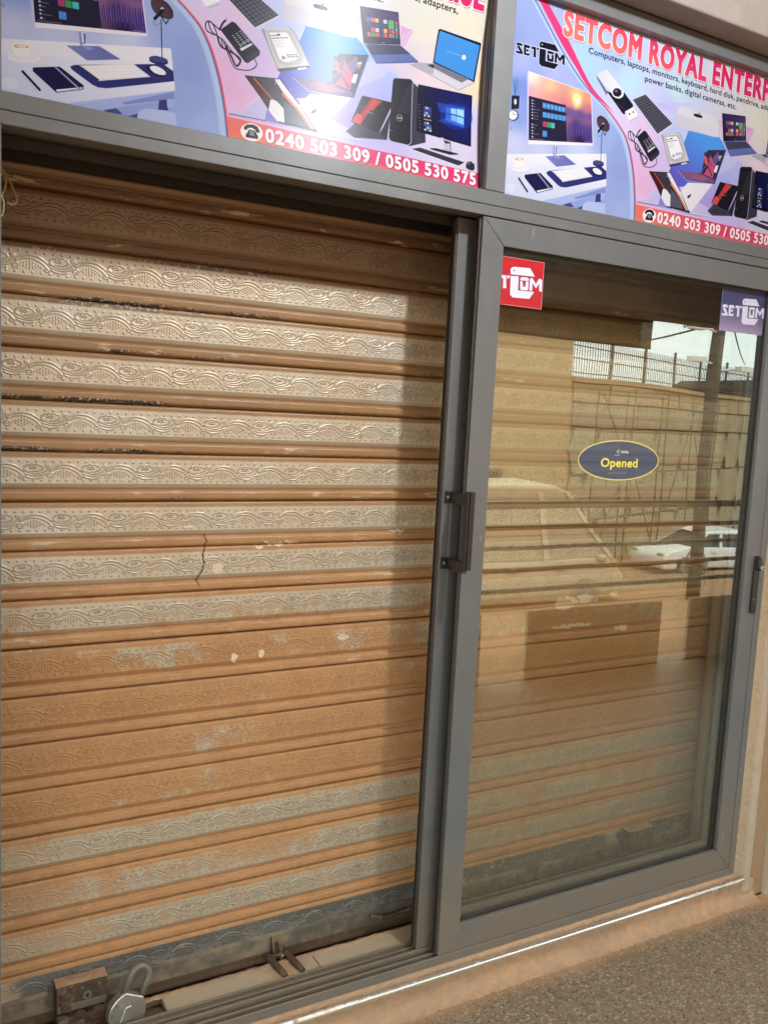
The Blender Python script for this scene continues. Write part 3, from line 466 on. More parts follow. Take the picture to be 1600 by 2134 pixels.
["p",[[116.5,426.0],[120.5,425.0],[166.5,458.0],[164.5,463.0],[161.5,463.0],[161.5,459.0]],[150,155,190],1.0],
["l",[[60.5,449.0],[90.5,477.0]],5,[30,30,70],1.0],
["l",[[56.5,452.0],[83.5,480.0]],1.5,[170,180,215],0.6],
["p",[[147.5,419.0],[155.5,414.0],[331.5,371.0],[352.5,381.0],[354.5,401.0],[217.5,446.0],[200.5,448.0],[189.5,445.0],[150.5,424.0]],[46,50,112],1.0],
["p",[[164.5,413.0],[270.5,385.0],[305.5,403.0],[201.5,435.0]],[222,222,232],1.0],
["p",[[164.5,413.0],[201.5,435.0],[202.5,432.0],[172.5,416.0]],[28,28,60],1.0],
["p",[[176.1,412.2],[182.9,410.4],[188.5,414.2],[181.7,416.0]],[236,236,242],1.0],
["p",[[184.6,410.0],[191.4,408.1],[197.1,411.8],[190.2,413.7]],[236,236,242],1.0],
["p",[[193.2,407.7],[200.0,405.9],[205.7,409.5],[198.8,411.4]],[236,236,242],1.0],
["p",[[201.7,405.4],[208.5,403.6],[214.3,407.2],[207.4,409.0]],[236,236,242],1.0],
["p",[[210.3,403.1],[217.1,401.3],[222.9,404.8],[216.0,406.7]],[236,236,242],1.0],
["p",[[218.8,400.8],[225.6,399.0],[231.5,402.5],[224.6,404.4]],[236,236,242],1.0],
["p",[[227.4,398.6],[234.2,396.7],[240.0,400.2],[233.2,402.0]],[236,236,242],1.0],
["p",[[235.9,396.3],[242.7,394.5],[248.6,397.8],[241.8,399.7]],[236,236,242],1.0],
["p",[[244.5,394.0],[251.3,392.2],[257.2,395.5],[250.3,397.4]],[236,236,242],1.0],
["p",[[253.0,391.7],[259.8,389.9],[265.8,393.2],[258.9,395.0]],[236,236,242],1.0],
["p",[[261.6,389.5],[268.4,387.6],[274.4,390.8],[267.5,392.7]],[236,236,242],1.0],
["p",[[183.1,417.0],[189.9,415.1],[195.6,418.9],[188.7,420.8]],[236,236,242],1.0],
["p",[[191.7,414.6],[198.5,412.8],[204.2,416.5],[197.3,418.4]],[236,236,242],1.0],
["p",[[200.3,412.3],[207.1,410.4],[212.8,414.1],[205.9,416.0]],[236,236,242],1.0],
["p",[[208.8,409.9],[215.7,408.1],[221.5,411.7],[214.6,413.6]],[236,236,242],1.0],
["p",[[217.4,407.6],[224.3,405.7],[230.1,409.3],[223.2,411.2]],[236,236,242],1.0],
["p",[[226.0,405.3],[232.9,403.4],[238.7,406.9],[231.8,408.8]],[236,236,242],1.0],
["p",[[234.6,402.9],[241.5,401.0],[247.4,404.4],[240.5,406.4]],[236,236,242],1.0],
["p",[[243.2,400.6],[250.1,398.7],[256.0,402.0],[249.1,404.0]],[236,236,242],1.0],
["p",[[251.8,398.2],[258.7,396.3],[264.6,399.6],[257.7,401.6]],[236,236,242],1.0],
["p",[[260.4,395.9],[267.3,394.0],[273.3,397.2],[266.3,399.2]],[236,236,242],1.0],
["p",[[269.0,393.5],[275.9,391.6],[281.9,394.8],[275.0,396.8]],[236,236,242],1.0],
["p",[[190.1,421.7],[197.0,419.8],[202.6,423.6],[195.7,425.5]],[236,236,242],1.0],
["p",[[198.7,419.3],[205.6,417.4],[211.3,421.1],[204.3,423.1]],[236,236,242],1.0],
["p",[[207.3,416.9],[214.3,415.0],[220.0,418.6],[213.0,420.6]],[236,236,242],1.0],
["p",[[216.0,414.5],[222.9,412.6],[228.6,416.1],[221.7,418.1]],[236,236,242],1.0],
["p",[[224.6,412.1],[231.5,410.1],[237.3,413.7],[230.4,415.6]],[236,236,242],1.0],
["p",[[233.3,409.7],[240.2,407.7],[246.0,411.2],[239.1,413.2]],[236,236,242],1.0],
["p",[[241.9,407.2],[248.8,405.3],[254.7,408.7],[247.7,410.7]],[236,236,242],1.0],
["p",[[250.6,404.8],[257.5,402.9],[263.4,406.3],[256.4,408.2]],[236,236,242],1.0],
["p",[[259.2,402.4],[266.1,400.5],[272.0,403.8],[265.1,405.8]],[236,236,242],1.0],
["p",[[267.8,400.0],[274.7,398.1],[280.7,401.3],[273.8,403.3]],[236,236,242],1.0],
["p",[[276.5,397.6],[283.4,395.6],[289.4,398.8],[282.4,400.8]],[236,236,242],1.0],
["p",[[197.1,426.5],[204.0,424.5],[209.7,428.2],[202.7,430.3]],[236,236,242],1.0],
["p",[[205.8,424.0],[212.7,422.0],[218.4,425.7],[211.4,427.7]],[236,236,242],1.0],
["p",[[214.4,421.5],[221.4,419.5],[227.1,423.2],[220.1,425.2]],[236,236,242],1.0],
["p",[[223.1,419.0],[230.1,417.0],[235.8,420.6],[228.8,422.7]],[236,236,242],1.0],
["p",[[231.8,416.5],[238.8,414.6],[244.5,418.1],[237.6,420.1]],[236,236,242],1.0],
["p",[[240.5,414.1],[247.4,412.1],[253.3,415.5],[246.3,417.6]],[236,236,242],1.0],
["p",[[249.2,411.6],[256.1,409.6],[262.0,413.0],[255.0,415.0]],[236,236,242],1.0],
["p",[[257.9,409.1],[264.8,407.1],[270.7,410.5],[263.7,412.5]],[236,236,242],1.0],
["p",[[266.6,406.6],[273.5,404.6],[279.4,407.9],[272.5,410.0]],[236,236,242],1.0],
["p",[[275.2,404.1],[282.2,402.1],[288.2,405.4],[281.2,407.4]],[236,236,242],1.0],
["p",[[283.9,401.6],[290.9,399.6],[296.9,402.9],[289.9,404.9]],[236,236,242],1.0],
["p",[[335.5,395.0],[333.5,396.0],[331.5,397.0],[328.5,398.0],[324.5,399.0],[320.5,399.0],[316.5,398.0],[311.5,397.0],[307.5,396.0],[304.5,394.0],[301.5,393.0],[299.5,391.0],[298.5,389.0],[297.5,387.0],[298.5,385.0],[299.5,383.0],[302.5,382.0],[305.5,381.0],[309.5,381.0],[313.5,381.0],[317.5,381.0],[321.5,382.0],[325.5,383.0],[329.5,385.0],[332.5,387.0],[334.5,389.0],[335.5,391.0],[335.5,393.0]],[30,30,60],1.0],
["p",[[336.5,390.0],[335.5,392.0],[333.5,393.0],[330.5,394.0],[327.5,394.0],[323.5,395.0],[320.5,394.0],[316.5,394.0],[312.5,393.0],[309.5,391.0],[307.5,390.0],[305.5,388.0],[304.5,387.0],[303.5,385.0],[304.5,383.0],[305.5,382.0],[307.5,381.0],[310.5,380.0],[313.5,379.0],[316.5,379.0],[320.5,379.0],[324.5,380.0],[327.5,381.0],[330.5,382.0],[333.5,384.0],[335.5,385.0],[336.5,387.0],[337.5,389.0]],[235,235,242],1.0],
["l",[[54.3,-1.0],[67.1,12.2],[85.7,31.2],[105.4,51.5],[121.5,68.0],[132.5,79.3],[140.9,88.0],[148.4,95.7],[157.0,104.0],[167.0,113.3],[177.5,122.8],[188.1,132.1],[198.5,141.0],[208.7,149.5],[218.8,157.6],[228.9,165.3],[238.8,172.5],[248.4,179.0],[258.0,184.9],[267.5,190.4],[277.0,195.8],[286.7,200.8],[296.4,205.5],[306.1,210.1],[315.5,215.0],[324.7,220.3],[333.8,225.8],[342.6,231.4],[351.0,237.0],[358.9,242.5],[366.4,247.9],[373.5,253.4],[380.2,259.0],[386.6,264.3],[392.6,269.5],[398.3,275.2],[404.0,282.0],[409.6,290.1],[415.1,299.0],[420.4,309.0],[425.5,320.0],[430.4,332.3],[435.2,345.7],[439.7,359.9],[443.8,374.2],[447.3,388.9],[450.4,404.0],[453.1,419.3],[455.5,434.5],[457.5,450.4],[459.2,467.0],[460.6,482.2],[461.5,494.0],[461.9,501.4],[461.9,505.7],[461.6,508.1],[461.5,510]],6.5,[176,196,232],0.9],
["l",[[348.0,237.0],[355.9,242.5],[363.4,247.9],[370.5,253.4],[377.2,259.0],[383.6,264.3],[389.6,269.5],[395.3,275.2],[401.0,282.0],[406.6,290.1],[412.1,299.0],[417.4,309.0],[422.5,320.0],[427.4,332.3],[432.2,345.7],[436.7,359.9],[440.8,374.2],[444.3,388.9],[447.4,404.0],[450.1,419.3],[452.5,434.5],[454.5,450.4],[456.2,467.0],[457.6,482.2],[458.5,494.0],[458.9,501.4],[458.9,505.7],[458.6,508.1],[458.5,510]],13,[176,200,235],0.8],
["l",[[61.3,-2.0],[74.1,11.2],[92.7,30.2],[112.4,50.5],[128.5,67.0],[139.5,78.3],[147.9,87.0],[155.4,94.7],[164.0,103.0],[174.0,112.3],[184.5,121.8],[195.1,131.1],[205.5,140.0],[215.7,148.5],[225.8,156.6],[235.9,164.3],[245.8,171.5],[255.4,178.0],[265.0,183.9],[274.5,189.4],[284.0,194.8],[293.7,199.8],[303.4,204.5],[313.1,209.1],[322.5,214.0],[331.7,219.3],[340.8,224.8],[349.6,230.4],[358.0,236.0],[365.9,241.5],[373.4,246.9],[380.5,252.4],[387.2,258.0],[393.6,263.3],[399.6,268.5],[405.3,274.2],[411.0,281.0],[416.6,289.1],[422.1,298.0],[427.4,308.0],[432.5,319.0],[437.4,331.3],[442.2,344.7],[446.7,358.9],[450.8,373.2],[454.3,387.9],[457.4,403.0],[460.1,418.3],[462.5,433.5],[464.5,449.4],[466.2,466.0],[467.6,481.2],[468.5,493.0],[468.9,500.4],[468.9,504.7],[468.6,507.1],[468.5,509]],3.2,[60,72,130],0.75],
["p",[[76.4,-2],[139.5,65.0],[145.3,71.1],[153.4,79.8],[163.1,89.9],[173.5,100.0],[185.1,110.5],[198.1,121.9],[211.1,133.0],[222.5,143.0],[231.7,151.4],[239.6,158.8],[246.9,165.5],[254.5,172.0],[262.3,178.3],[270.0,184.3],[277.9,189.9],[286.5,195.0],[296.9,199.9],[308.5,204.4],[319.1,208.3],[326.5,211.0],[364.5,228.0],[357.9,223.9],[348.4,218.1],[338.0,211.7],[328.5,206.0],[320.4,201.6],[312.7,197.6],[305.1,193.6],[297.5,189.0],[289.8,183.8],[282.1,178.1],[274.3,171.9],[266.5,165.0],[258.9,157.4],[251.4,149.1],[243.4,140.1],[234.5,130.0],[223.6,117.9],[211.4,104.2],[199.5,90.9],[189.5,80.0],[181.7,72.0],[175.2,65.9],[170.1,61.3],[166.5,58.0],[105.9,-2]],[226,62,118],1.0],
["l",[[325.5,214.0],[334.7,219.3],[343.8,224.8],[352.6,230.4],[361.0,236.0],[368.9,241.5],[376.4,246.9],[383.5,252.4],[390.2,258.0],[396.6,263.3],[402.6,268.5],[408.3,274.2],[414.0,281.0],[419.6,289.1],[425.1,298.0],[430.4,308.0],[435.5,319.0],[440.4,331.3],[445.2,344.7],[449.7,358.9],[453.8,373.2],[457.3,387.9],[460.4,403.0],[463.1,418.3],[465.5,433.5],[467.5,449.4],[469.2,466.0],[470.6,481.2],[471.5,493.0],[471.9,500.4],[471.9,504.7],[471.6,507.1],[471.5,509]],3.4,[232,92,96],1.0],
["l",[[25.6,130.6],[27.0,124.6],[41.6,123.8],[46.3,129.9],[25.6,131.3],[25.6,130.6]],2.6,[225,228,245],0.9],
["l",[[26.2,132.9],[36.2,131.3],[47.0,143.4],[47.0,148.7],[28.6,150.2],[24.0,144.2],[37.8,144.2],[26.2,132.9]],2.6,[225,228,245],0.9],
["l",[[48.6,123.8],[66.3,123.1],[70.1,129.9],[56.3,130.6],[57.1,143.4],[70.9,141.9],[67.1,147.9],[50.1,148.7],[48.6,123.8]],2.6,[225,228,245],0.9],
["l",[[57.1,133.7],[66.3,132.9],[62.5,138.9],[57.9,139.6],[57.1,133.7]],2.6,[225,228,245],0.9],
["l",[[73.1,123.1],[87.8,122.3],[87.8,129.1],[89.3,147.2],[80.8,147.9],[80.1,129.1],[73.1,129.1],[73.1,123.1]],2.6,[225,228,245],0.9],
["l",[[89.3,122.3],[97.8,122.3],[94.0,128.3],[90.0,128.3],[89.3,122.3]],2.6,[225,228,245],0.9],
["l",[[98.6,119.3],[97.0,111.0],[98.6,107.2],[103.8,104.3],[147.7,102.0],[162.3,117.1],[98.6,119.3]],2.6,[225,228,245],0.9],
["l",[[98.6,122.3],[119.2,120.8],[120.0,147.9],[163.0,146.4],[150.7,161.5],[107.0,163.0],[100.0,158.5],[98.6,122.3]],2.6,[225,228,245],0.9],
["l",[[123.8,128.3],[124.7,123.1],[126.9,121.6],[142.3,120.8],[145.3,122.3],[146.1,126.8],[123.8,128.3]],2.6,[225,228,245],0.9],
["l",[[123.8,129.9],[130.1,129.1],[132.3,139.6],[138.5,138.9],[138.5,128.3],[145.3,128.3],[146.1,143.4],[143.1,145.7],[127.7,146.4],[124.7,144.2],[123.8,129.9]],2.6,[225,228,245],0.9],
["l",[[149.1,144.9],[148.5,123.1],[152.3,120.1],[156.1,120.8],[165.3,130.6],[172.2,120.8],[176.8,119.3],[181.4,121.6],[183.0,144.2],[175.4,144.2],[174.6,129.9],[166.2,139.6],[156.1,129.9],[156.9,144.9],[149.1,144.9]],2.6,[225,228,245],0.9],
["p",[[25.6,130.6],[27.0,124.6],[41.6,123.8],[46.3,129.9],[25.6,131.3]],[26,24,40],1.0],
["p",[[26.2,132.9],[36.2,131.3],[47.0,143.4],[47.0,148.7],[28.6,150.2],[24.0,144.2],[37.8,144.2]],[26,24,40],1.0],
["p",[[48.6,123.8],[66.3,123.1],[70.1,129.9],[56.3,130.6],[57.1,143.4],[70.9,141.9],[67.1,147.9],[50.1,148.7]],[26,24,40],1.0],
["p",[[57.1,133.7],[66.3,132.9],[62.5,138.9],[57.9,139.6]],[26,24,40],1.0],
["p",[[73.1,123.1],[87.8,122.3],[87.8,129.1],[89.3,147.2],[80.8,147.9],[80.1,129.1],[73.1,129.1]],[26,24,40],1.0],
["p",[[89.3,122.3],[97.8,122.3],[94.0,128.3],[90.0,128.3]],[26,24,40],1.0],
["p",[[98.6,119.3],[97.0,111.0],[98.6,107.2],[103.8,104.3],[147.7,102.0],[162.3,117.1]],[26,24,40],1.0],
["p",[[105.4,108.8],[108.4,111.0],[106.2,113.3],[103.8,111.8]],[215,215,225],1.0],
["p",[[98.6,122.3],[119.2,120.8],[120.0,147.9],[163.0,146.4],[150.7,161.5],[107.0,163.0],[100.0,158.5]],[26,24,40],1.0],
["p",[[123.8,128.3],[124.7,123.1],[126.9,121.6],[142.3,120.8],[145.3,122.3],[146.1,126.8]],[26,24,40],1.0],
["p",[[123.8,129.9],[130.1,129.1],[132.3,139.6],[138.5,138.9],[138.5,128.3],[145.3,128.3],[146.1,143.4],[143.1,145.7],[127.7,146.4],[124.7,144.2]],[26,24,40],1.0],
["p",[[149.1,144.9],[148.5,123.1],[152.3,120.1],[156.1,120.8],[165.3,130.6],[172.2,120.8],[176.8,119.3],[181.4,121.6],[183.0,144.2],[175.4,144.2],[174.6,129.9],[166.2,139.6],[156.1,129.9],[156.9,144.9]],[26,24,40],1.0],
["p",[[292.5,144.0],[328.5,173.0],[335.5,180.0],[331.5,187.0],[296.5,154.0]],[110,105,120],1.0],
["g",[[292.5,142.0],[324.5,122.0],[327.5,122.0],[394.5,167.0],[356.5,182.0],[295.5,146.0]],[205,205,215],[298.5,145.0],[232,230,238],[385.5,165.0],1.0],
["p",[[330.5,176.0],[359.5,179.0],[394.5,167.0],[428.5,191.0],[430.5,197.0],[400.5,223.0],[394.5,222.0]],[30,28,44],1.0],
["l",[[367.5,199.0],[402.5,210.0]],1.6,[70,66,84],1.0],
["p",[[390.5,178.0],[387.5,181.0],[384.5,183.0],[380.5,185.0],[375.5,187.0],[370.5,187.0],[365.5,187.0],[360.5,186.0],[356.5,185.0],[353.5,183.0],[350.5,180.0],[349.5,177.0],[348.5,174.0],[349.5,171.0],[351.5,167.0],[353.5,164.0],[357.5,162.0],[361.5,160.0],[366.5,158.0],[371.5,158.0],[375.5,158.0],[380.5,158.0],[384.5,160.0],[388.5,162.0],[390.5,165.0],[392.5,168.0],[392.5,171.0],[392.5,174.0]],[226,226,236],1.0],
["p",[[383.5,176.0],[381.5,178.0],[378.5,180.0],[375.5,182.0],[372.5,183.0],[368.5,183.0],[365.5,183.0],[361.5,183.0],[358.5,182.0],[356.5,180.0],[354.5,178.0],[353.5,176.0],[353.5,174.0],[353.5,171.0],[355.5,169.0],[357.5,166.0],[359.5,164.0],[362.5,163.0],[366.5,162.0],[369.5,161.0],[373.5,161.0],[376.5,162.0],[379.5,163.0],[382.5,164.0],[383.5,166.0],[384.5,169.0],[385.5,171.0],[384.5,174.0]],[32,30,44],1.0],
["p",[[370.5,171.0],[369.5,171.0],[368.5,172.0],[367.5,172.0],[366.5,173.0],[365.5,173.0],[363.5,173.0],[362.5,173.0],[361.5,172.0],[360.5,172.0],[359.5,171.0],[359.5,170.0],[359.5,170.0],[359.5,169.0],[359.5,168.0],[360.5,167.0],[361.5,167.0],[362.5,166.0],[363.5,166.0],[364.5,166.0],[366.5,166.0],[367.5,166.0],[368.5,166.0],[369.5,167.0],[370.5,168.0],[370.5,168.0],[370.5,169.0],[370.5,170.0]],[120,120,150],0.8],
["p",[[401.5,216.0],[430.5,197.0],[449.5,213.0],[449.5,222.0],[424.5,239.0],[420.5,236.0]],[235,232,242],1.0],
["p",[[420.5,235.0],[449.5,217.0],[449.5,223.0],[424.5,239.0]],[190,190,205],1.0],
["p",[[415.5,218.0],[419.5,215.0],[423.5,218.0],[419.5,221.0]],[30,28,40],1.0],
["p",[[428.5,210.0],[432.5,208.0],[436.5,210.0],[432.5,213.0]],[30,28,40],1.0],
["p",[[426.5,181.0],[473.5,156.0],[479.5,156.0],[585.5,212.0],[583.5,216.0],[531.5,253.0],[526.5,251.0]],[205,205,220],1.0],
["p",[[427.5,179.0],[472.5,156.0],[582.5,211.0],[529.5,249.0]],[40,40,52],1.0],
["p",[[431.9,179.1],[437.5,176.3],[443.2,180.1],[437.6,183.0]],[84,84,98],1.0],
["p",[[438.9,175.6],[444.5,172.8],[450.3,176.4],[444.7,179.3]],[84,84,98],1.0],
["p",[[445.9,172.1],[451.5,169.3],[457.4,172.8],[451.7,175.7]],[84,84,98],1.0],
["p",[[452.9,168.6],[458.5,165.8],[464.5,169.1],[458.8,172.0]],[84,84,98],1.0],
["p",[[459.9,165.1],[465.6,162.2],[471.6,165.4],[465.9,168.4]],[84,84,98],1.0],
["p",[[467.0,161.5],[472.6,158.7],[478.7,161.8],[473.0,164.7]],[84,84,98],1.0],
["p",[[439.0,184.0],[444.7,181.0],[450.4,184.8],[444.7,187.8]],[84,84,98],1.0],
["p",[[446.1,180.3],[451.8,177.3],[457.6,180.9],[451.8,184.0]],[84,84,98],1.0],
["p",[[453.2,176.6],[458.9,173.6],[464.8,177.1],[459.0,180.2]],[84,84,98],1.0],
["p",[[460.3,172.9],[466.0,169.9],[471.9,173.3],[466.2,176.3]],[84,84,98],1.0],
["p",[[467.4,169.2],[473.1,166.2],[479.1,169.4],[473.4,172.5]],[84,84,98],1.0],
["p",[[474.5,165.5],[480.2,162.5],[486.3,165.6],[480.6,168.6]],[84,84,98],1.0],
["p",[[446.1,188.8],[451.8,185.7],[457.6,189.5],[451.7,192.7]],[84,84,98],1.0],
["p",[[453.3,184.9],[459.0,181.8],[464.8,185.5],[459.0,188.7]],[84,84,98],1.0],
["p",[[460.5,181.1],[466.2,178.0],[472.1,181.4],[466.3,184.6]],[84,84,98],1.0],
["p",[[467.7,177.2],[473.4,174.1],[479.4,177.4],[473.6,180.6]],[84,84,98],1.0],
["p",[[474.9,173.3],[480.6,170.2],[486.7,173.4],[480.8,176.6]],[84,84,98],1.0],
["p",[[482.1,169.4],[487.8,166.3],[493.9,169.4],[488.1,172.6]],[84,84,98],1.0],
["p",[[453.2,193.7],[459.0,190.4],[464.7,194.2],[458.8,197.5]],[84,84,98],1.0],
["p",[[460.4,189.6],[466.3,186.4],[472.1,190.0],[466.2,193.3]],[84,84,98],1.0],
["p",[[467.7,185.5],[473.6,182.3],[479.5,185.8],[473.6,189.1]],[84,84,98],1.0],
["p",[[475.0,181.5],[480.9,178.2],[486.8,181.6],[480.9,184.9]],[84,84,98],1.0],
["p",[[482.3,177.4],[488.2,174.2],[494.2,177.4],[488.3,180.7]],[84,84,98],1.0],
["p",[[489.6,173.4],[495.5,170.1],[501.6,173.2],[495.7,176.5]],[84,84,98],1.0],
["p",[[460.2,198.5],[466.1,195.1],[471.9,198.9],[465.9,202.4]],[84,84,98],1.0],
["p",[[467.6,194.3],[473.5,190.9],[479.3,194.5],[473.4,198.0]],[84,84,98],1.0],
["p",[[475.0,190.0],[480.9,186.6],[486.8,190.1],[480.8,193.6]],[84,84,98],1.0],
["p",[[482.4,185.8],[488.3,182.4],[494.3,185.7],[488.3,189.2]],[84,84,98],1.0],
["p",[[489.8,181.6],[495.7,178.2],[501.7,181.4],[495.8,184.9]],[84,84,98],1.0],
["p",[[497.2,177.3],[503.1,173.9],[509.2,177.0],[503.2,180.5]],[84,84,98],1.0],
["p",[[467.3,203.3],[473.3,199.8],[479.0,203.6],[473.0,207.2]],[84,84,98],1.0],
["p",[[474.8,198.9],[480.8,195.4],[486.6,199.0],[480.5,202.6]],[84,84,98],1.0],
["p",[[482.3,194.5],[488.3,191.0],[494.2,194.5],[488.1,198.1]],[84,84,98],1.0],
["p",[[489.8,190.1],[495.8,186.6],[501.7,189.9],[495.7,193.5]],[84,84,98],1.0],
["p",[[497.3,185.7],[503.2,182.2],[509.3,185.3],[503.2,189.0]],[84,84,98],1.0],
["p",[[504.7,181.3],[510.7,177.7],[516.8,180.8],[510.8,184.4]],[84,84,98],1.0],
["p",[[474.4,208.2],[480.5,204.5],[486.2,208.3],[480.1,212.0]],[84,84,98],1.0],
["p",[[482.0,203.6],[488.0,199.9],[493.8,203.5],[487.7,207.3]],[84,84,98],1.0],
["p",[[489.6,199.0],[495.6,195.3],[501.5,198.8],[495.4,202.6]],[84,84,98],1.0],
["p",[[497.1,194.4],[503.2,190.7],[509.2,194.1],[503.0,197.8]],[84,84,98],1.0],
["p",[[504.7,189.8],[510.8,186.1],[516.8,189.3],[510.7,193.1]],[84,84,98],1.0],
["p",[[512.3,185.2],[518.4,181.6],[524.5,184.6],[518.3,188.4]],[84,84,98],1.0],
["p",[[481.5,213.0],[487.6,209.2],[493.3,213.0],[487.1,216.9]],[84,84,98],1.0],
["p",[[489.2,208.2],[495.3,204.4],[501.1,208.0],[494.9,212.0]],[84,84,98],1.0],
["p",[[496.8,203.5],[503.0,199.7],[508.8,203.1],[502.6,207.1]],[84,84,98],1.0],
["p",[[504.5,198.7],[510.6,194.9],[516.6,198.2],[510.4,202.1]],[84,84,98],1.0],
["p",[[512.2,193.9],[518.3,190.1],[524.4,193.3],[518.1,197.2]],[84,84,98],1.0],
["p",[[519.9,189.2],[526.0,185.4],[532.1,188.4],[525.9,192.3]],[84,84,98],1.0],
["p",[[488.6,217.8],[494.8,213.9],[500.5,217.6],[494.2,221.7]],[84,84,98],1.0],
["p",[[496.3,212.9],[502.5,208.9],[508.3,212.6],[502.1,216.6]],[84,84,98],1.0],
["p",[[504.1,208.0],[510.3,204.0],[516.2,207.5],[509.9,211.5]],[84,84,98],1.0],
["p",[[511.9,203.0],[518.1,199.1],[524.0,202.4],[517.8,206.5]],[84,84,98],1.0],
["p",[[519.6,198.1],[525.9,194.1],[531.9,197.3],[525.6,201.4]],[84,84,98],1.0],
["p",[[527.4,193.1],[533.6,189.2],[539.7,192.2],[533.5,196.3]],[84,84,98],1.0],
["p",[[495.6,222.7],[501.9,218.6],[507.7,222.3],[501.3,226.6]],[84,84,98],1.0],
["p",[[503.5,217.6],[509.8,213.5],[515.6,217.1],[509.2,221.3]],[84,84,98],1.0],
["p",[[511.4,212.4],[517.7,208.3],[523.5,211.8],[517.2,216.0]],[84,84,98],1.0],
["p",[[519.2,207.3],[525.5,203.2],[531.5,206.5],[525.1,210.8]],[84,84,98],1.0],
["p",[[527.1,202.2],[533.4,198.1],[539.4,201.3],[533.1,205.5]],[84,84,98],1.0],
["p",[[535.0,197.1],[541.3,193.0],[547.4,196.0],[541.0,200.2]],[84,84,98],1.0],
["p",[[502.7,227.5],[509.1,223.3],[514.8,227.0],[508.4,231.4]],[84,84,98],1.0],
["p",[[510.7,222.2],[517.0,218.0],[522.9,221.6],[516.4,226.0]],[84,84,98],1.0],
["p",[[518.6,216.9],[525.0,212.7],[530.9,216.1],[524.5,220.5]],[84,84,98],1.0],
["p",[[526.6,211.6],[533.0,207.4],[538.9,210.7],[532.5,215.1]],[84,84,98],1.0],
["p",[[534.6,206.3],[540.9,202.1],[547.0,205.3],[540.5,209.6]],[84,84,98],1.0],
["p",[[542.5,201.0],[548.9,196.8],[555.0,199.8],[548.6,204.2]],[84,84,98],1.0],
["p",[[509.8,232.4],[516.2,228.0],[522.0,231.7],[515.5,236.2]],[84,84,98],1.0],
["p",[[517.9,226.9],[524.3,222.5],[530.1,226.1],[523.6,230.6]],[84,84,98],1.0],
["p",[[525.9,221.4],[532.4,217.0],[538.2,220.5],[531.7,225.0]],[84,84,98],1.0],
["p",[[534.0,215.9],[540.4,211.5],[546.4,214.9],[539.9,219.4]],[84,84,98],1.0],
["p",[[542.0,210.4],[548.5,206.1],[554.5,209.2],[548.0,213.7]],[84,84,98],1.0],
["p",[[550.1,205.0],[556.5,200.6],[562.6,203.6],[556.1,208.1]],[84,84,98],1.0],
["p",[[516.9,237.2],[523.4,232.7],[529.1,236.4],[522.5,241.1]],[84,84,98],1.0],
["p",[[525.0,231.5],[531.6,227.0],[537.4,230.6],[530.8,235.3]],[84,84,98],1.0],
["p",[[533.2,225.9],[539.7,221.4],[545.6,224.8],[539.0,229.5]],[84,84,98],1.0],
["p",[[541.3,220.2],[547.9,215.7],[553.8,219.0],[547.2,223.7]],[84,84,98],1.0],
["p",[[549.5,214.6],[556.0,210.0],[562.0,213.2],[555.5,217.9]],[84,84,98],1.0],
["p",[[557.6,208.9],[564.2,204.4],[570.3,207.4],[563.7,212.1]],[84,84,98],1.0],
["p",[[524.0,242.0],[530.6,237.4],[536.3,241.1],[529.6,245.9]],[84,84,98],1.0],
["p",[[532.2,236.2],[538.8,231.5],[544.6,235.1],[537.9,239.9]],[84,84,98],1.0],
["p",[[540.5,230.4],[547.1,225.7],[552.9,229.2],[546.3,234.0]],[84,84,98],1.0],
["p",[[548.7,224.5],[555.3,219.9],[561.3,223.2],[554.6,228.0]],[84,84,98],1.0],
["p",[[557.0,218.7],[563.5,214.0],[569.6,217.2],[562.9,222.0]],[84,84,98],1.0],
["p",[[565.2,212.8],[571.8,208.2],[577.9,211.2],[571.2,216.0]],[84,84,98],1.0],
["p",[[591.5,187.0],[602.5,160.0],[624.5,156.0],[739.5,157.0],[767.5,169.0],[773.5,194.0],[770.5,213.0],[739.5,215.0],[594.5,215.0]],[200,198,210],1.0],
["g",[[589.5,187.0],[608.5,181.0],[770.5,182.0],[770.5,213.0],[747.5,215.0],[594.5,216.0]],[198,196,212],[599.5,198.0],[214,210,222],[761.5,202.0],1.0],
["p",[[595.5,183.0],[604.5,160.0],[624.5,156.0],[739.5,157.0],[768.5,172.0],[770.5,182.0],[628.5,184.0]],[216,214,222],0.7],
["p",[[661.5,169.0],[672.5,166.0],[682.5,166.0],[695.5,166.0],[699.5,170.0],[696.5,174.0],[687.5,174.0],[676.5,175.0],[666.5,174.0]],[40,38,50],1.0],
["p",[[680.5,164.0],[688.5,160.0],[686.5,165.0]],[40,38,50],1.0],
["p",[[452.5,273.0],[477.5,250.0],[485.5,251.0],[542.5,295.0],[541.5,304.0],[515.5,327.0],[508.5,326.0]],[34,33,48],1.0],
["p",[[508.5,316.0],[538.5,293.0],[542.5,297.0],[541.5,304.0],[515.5,327.0]],[52,52,68],1.0],
["p",[[478.3,278.4],[482.2,275.4],[484.0,277.1],[480.1,280.2]],[150,150,160],1.0],
["p",[[486.0,272.3],[489.9,269.3],[491.8,271.0],[487.9,274.0]],[150,150,160],1.0],
["p",[[493.7,266.3],[497.6,263.3],[499.6,264.8],[495.7,267.9]],[150,150,160],1.0],
["p",[[481.8,282.0],[485.8,278.9],[487.6,280.6],[483.6,283.8]],[150,150,160],1.0],
["p",[[489.7,275.7],[493.7,272.6],[495.6,274.2],[491.6,277.4]],[150,150,160],1.0],
["p",[[497.6,269.5],[501.5,266.3],[503.5,267.8],[499.5,271.0]],[150,150,160],1.0],
["p",[[485.4,285.6],[489.4,282.4],[491.2,284.1],[487.2,287.4]],[150,150,160],1.0],
